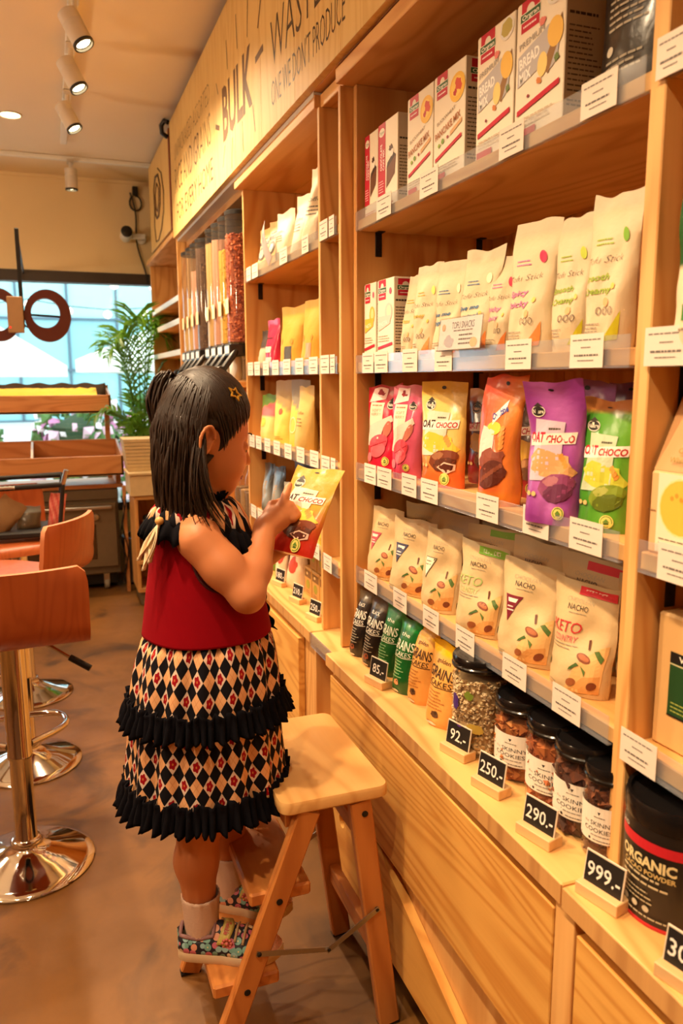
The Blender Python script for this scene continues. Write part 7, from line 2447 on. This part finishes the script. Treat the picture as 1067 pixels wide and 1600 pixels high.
mb = MB(); mb.box(-.16, -.045, 1.475, -.088, -.024, 1.645, .003); bx_ = mb.obj('control_box', plain('control_tan', (176, 140, 100), .5), rg)
mb = MB(); mb.lathe([(.004, 0), (.004, .002)], 10); mb.xf(Matrix.Translation((-.15, -.045, 1.50)) @ Matrix.Rotation(PI / 2, 4, 'X')); mb.obj('red_lamp', glow('tiny_red', (255, 40, 30), 2.0), bx_)
mb = MB(); mb.tube([(-.085, 0, 1.565), (.03, 0, 1.560), (.09, 0, 1.556)], .006, 6); mb.obj('cross_wire', BLACKM, rg)
mb = MB(); mb.tube([(-.09 + .01 * k, -.005, 1.52 - .012 * math.sin(k * .9) - .003 * k) for k in range(14)], .004, 5); mb.obj('loose_wire', BLACKM, rg)

# security camera and its cables on the back wall
sc = thing('security_camera', 'small white security camera with black lens on the back wall', 'camera', (.50, 5.10, 2.115))
mb = MB(); mb.lathe([(.0001, -.055), (.028, -.05), (.034, -.03), (.034, .05), (.030, .06), (.0001, .062)], 24); mb.xf(Matrix.Rotation(deg(80), 4, 'X') @ Matrix.Rotation(0, 4, 'Z')); mb.obj('camera_body', WHITEP, sc, smooth=40)
mb = MB(); mb.lathe([(.0335, .058), (.0335, .066), (.026, .070), (.0001, .071)], 24); mb.xf(Matrix.Rotation(deg(80), 4, 'X')); mb.obj('camera_lens', BLACKP, sc, smooth=40)
mb = MB(); mb.box(.03, -.01, -.02, .115, .02, .01, .003); mb.obj('camera_arm', WHITEP, sc)
mb = MB(); mb.lathe([(.03, 0), (.03, .012), (.02, .02)], 20); mb.xf(Matrix.Translation((.10, .095, -.005)) @ Matrix.Rotation(PI / 2, 4, 'X')); mb.obj('wall_mount', WHITEP, sc, smooth=40)
mb = MB(); mb.tube([(.545 + .012 * math.sin(k * .7) + .006 * k, 5.185, 2.38 - .045 * k) for k in range(13)], .005, 6); o = mb.obj('camera_cable', BLACKP, None, smooth=60); tag(o, 'thin dark cable running down the back wall from the black plug', 'cable')
t = thing('cable_junction', 'black plug with a looped cable high on the back wall', 'cable', (.575, 5.185, 2.395)); mb = MB(); mb.box(-.016, -.02, -.03, .016, .012, .02, .003); mb.obj('plug', BLACKP, t)
mb = MB(); mb.tube([(.0 + .035 * math.sin(a * .5) , 0, -.03 - .045 * (1 - math.cos(a * .5))) for a in [k * .9 for k in range(14)]], .0055, 6); mb.obj('cable_loop', BLACKP, t, smooth=60)
mb = MB(); mb.tube([(.60, 3.93, 2.43), (.585, 3.945, 2.44), (.572, 3.955, 2.42), (.575, 3.96, 2.39), (.60, 3.965, 2.375)], .011, 8); o = mb.obj('cable_hook', BLACKP, None, smooth=60); tag(o, 'short black curved cable between the two sign boards', 'cable')

# black bag with goods on the far stool
bg = thing('black_basket', 'black wire-topped tote with packets on the far bar stool', 'basket', (-.16, 3.24, .662))
FAB = plain('basket_black', (26, 24, 26), .6)
mb = MB(); mb.box(-.17, -.12, 0, .17, .12, .025, .006); mb.obj('basket_floor', FAB, bg)
seen_ = set()
for a, b in (((-.17, -.12), (-.17, .12)), ((.17, -.12), (.17, .12)), ((-.17, .12), (.17, .12))):
    for c_ in {a, b}:
        if c_ in seen_: continue
        seen_.add(c_); mb = MB(); mb.tube([(c_[0], c_[1], .025), (c_[0] * 1.12, c_[1] * 1.1, .20)], .008, 8); mb.obj('basket_post', FAB, bg, smooth=60)
mb = MB(); mb.tube([(-.19, -.13, .19), (.19, -.13, .20), (.19, .13, .21), (-.19, .13, .20)], .010, 8, closed=True); mb.obj('basket_rim', FAB, bg, smooth=60)
mb = MB(); mb.tube([(-.05 + .008 * k, -.138, .197) for k in range(10)], [.006 + .002 * (k % 2) for k in range(10)], 6); mb.obj('rim_spring', STEEL, bg, smooth=60)
mb = MB(); mb.tube([(.19, -.13, .20), (.20, -.135, .235), (.206, -.14, .255)], .009, 8); mb.obj('rim_clip', STEEL, bg, smooth=60)
pouch('packet', 'tan curved packet lying in the black tote', 'packet', 'packets in the black tote', (-.225, 3.17, .689), rz=deg(10), w=.10, h=.14, d=.04, colfn=lambda u, v: (150, 120, 84), design=None, mat=MATTE, roll=deg(38), seed=3, nu=10, nv=12)
pouch('packet', 'dark round packet in the middle of the black tote', 'packet', 'packets in the black tote', (-.10, 3.20, .689), rz=0, w=.09, h=.085, d=.04, colfn=lambda u, v: (84, 70, 50) if v < .7 else (130, 134, 130), design=None, mat=FOIL, seed=4, nu=10, nv=12)
pouch('packet', 'red printed packet standing at the right of the black tote', 'packet', 'packets in the black tote', (-.005, 3.20, .689), rz=0, w=.06, h=.13, d=.03, colfn=lambda u, v: mixrgb((196, 60, 60), (226, 150, 130), .5 + .5 * math.sin(u * 9 + v * 14)), design=None, mat=FOIL, roll=deg(8), seed=5, nu=10, nv=12)

# ------------------------------------------------------------------ the street outside
PAVE = plain('pavement', (206, 204, 198), .8, var=.08, vscale=2)
mb = MB(); mb.box(-14, YB + .12, -.12, 16, 34, -.02); struct('ground_street', mb, PAVE, 'pale pavement of the street outside', 'ground')
fc = thing('facade_building', 'pale turquoise glass building across the street', 'building', (0, 0, 0))
TQ = [plain('facade_glass_%d' % i, c, .25, var=.05, vscale=.6) for i, c in enumerate([(150, 200, 204), (170, 214, 214), (140, 188, 198)])]
MUL = plain('facade_mullion', (90, 110, 124), .5)
FY, PW, PH = 26.0, 1.45, 1.55
pm = [None] * 3
for i in range(3):
    mb = MB(); mb.box(0.03, 0, 0.03, PW - .03, .08, PH - .03, .01); pm[i] = mb.mesh('glass_panel', TQ[i])
for r in range(6):
    for c in range(12):
        mobj('glass_panel', pm[(r * 5 + c * 3 + (r * c) % 2) % 3], fc, (-8 + c * PW, FY, r * PH))
for c in range(13):
    mb = MB(); mb.box(-8 + c * PW - .03, FY - .08, 0, -8 + c * PW + .03, FY + .02, 6 * PH); mb.obj('mullion', MUL, fc)
for r in (0, 1, 2, 3, 4, 5, 6):
    mb = MB(); mb.box(-8, FY - .10, r * PH - (.10 if r == 3 else .03), -8 + 12 * PW, FY + .02, r * PH + .03); mb.obj('transom', MUL, fc)
mb = MB(); mb.box(-8, FY + .1, 0, -8 + 12 * PW, FY + 1, 6 * PH); mb.obj('wall', TQ[2], fc)
def parasol(label, x, y, z, R, tilt=0):
    t = thing('parasol', label, 'parasol', (x, y, -.02), 0, 'white parasols outside')
    mb = MB(); N = 8
    top = Vector((0, 0, z + .62)); vs = [top]; fs = []
    rim = [Vector((R * math.cos(2 * PI * k / N + .3), R * math.sin(2 * PI * k / N + .3), z)) for k in range(N)]
    for k in range(N): fs.append((0, 1 + k, 1 + (k + 1) % N))
    vs += rim; b = len(vs); vs += [p - Vector((0, 0, .14)) for p in rim]
    for k in range(N): fs.append((1 + k, b + k, b + (k + 1) % N, 1 + (k + 1) % N))
    mb.add(vs, fs); mb.obj('canopy', plain('canopy_white', (244, 238, 228), .7), t, recalc=False)
    mb = MB(); mb.tube([(0, 0, 0), (0, 0, z + .6)], .03, 8); mb.obj('pole', plain('pole_grey', (120, 120, 120), .5), t)
    for k in range(N):
        mb = MB(); mb.tube([(0, 0, z + .5), tuple(rim[k] * .97 + Vector((0, 0, .0)))], .012, 5); mb.obj('rib', MATS['pole_grey'], t)
parasol('white parasol outside, left behind the ring sign', -.75, 10.6, 1.45, 1.05)
parasol('large white parasol outside, behind the palm', 1.75, 10.2, 1.50, 1.5)
sl_ = thing('string_lights', 'string of warm round bulbs outside the window', 'string lights', (0, 0, 0))
BUL = glow('festoon_bulb', (255, 246, 226), 3.0)
bm_ = MB(); bm_.lathe([(.0001, -.05), (.035, -.035), (.05, 0), (.035, .035), (.0001, .05)], 12); bme = bm_.mesh('bulb', BUL, smooth=180)
P = [(-2.2 + .42 * k, 9.0 + .1 * math.sin(k), 2.36 - .10 * math.sin((k % 5) / 5 * PI)) for k in range(14)] 
mb = MB(); mb.tube([(x, y, z + .06) for x, y, z in P], .006, 5); mb.obj('wire', BLACKP, sl_)
for p in P: mobj('bulb', bme, sl_, p)
sl2 = thing('string_lights', 'lower string of round bulbs outside the window', 'string lights', (0, 0, 0))
P = [(-2.0 + .46 * k, 10.5, 2.16 - .10 * math.sin((k % 4) / 4 * PI)) for k in range(12)]
mb = MB(); mb.tube([(x, y, z + .06) for x, y, z in P], .006, 5); mb.obj('wire', BLACKP, sl2)
for p in P: mobj('bulb', bme, sl2, p)
def flowers(label, x, y, R, h, cols, seed):
    t = thing('flower_bush', label, 'bush', (x, y, -.02), 0, 'flower bushes outside')
    rnd = random.Random(seed)
    for nm, cl, n in (('foliage', [(70, 110, 60), (96, 130, 70)], 220), ('blossoms', cols, 160)):
        mb = MB()
        for k in range(n):
            a = rnd.uniform(0, 2 * PI); e = rnd.uniform(0, 1)
            p = Vector((R * math.cos(a) * math.sqrt(1 - e * e * .6), R * math.sin(a) * math.sqrt(1 - e * e * .6), h * (.2 + .8 * e) * rnd.uniform(.8, 1.03)))
            s = rnd.uniform(.04, .09); nn = Vector((rnd.uniform(-1, 1), rnd.uniform(-1, .2), rnd.uniform(-.3, 1))).normalized(); u = nn.orthogonal().normalized() * s; w = nn.cross(u).normalized() * s
            if nm == 'blossoms': p = p + nn * .03
            mb.add([p - u, p - w, p + u, p + w, p + nn * s * .5], [(0, 1, 4), (1, 2, 4), (2, 3, 4), (3, 0, 4)], lin(cl[rnd.randrange(len(cl))]))
        o = mb.obj(nm, PAPER, t, recalc=False); o['kind'] = 'stuff'
    mb = MB(); mb.lathe([(R * .5, 0), (R * .7, h * .35), (R * .6, h * .7), (.0001, h * .85)], 12); mb.obj('bush_core', plain('bush_dark', (50, 76, 44), .8), t)
flowers('pink and white flower bush outside, between the parasols', .30, 9.0, .5, 1.10, [(236, 190, 206), (240, 226, 226), (206, 130, 170)], 1)
flowers('pink flower bush outside behind the palm', 1.05, 7.4, .45, 1.12, [(226, 150, 186), (240, 210, 220), (196, 110, 160)], 2)
flowers('white flower bush outside at the left edge', -.95, 8.6, .5, 1.15, [(240, 230, 226), (236, 210, 190)], 3)
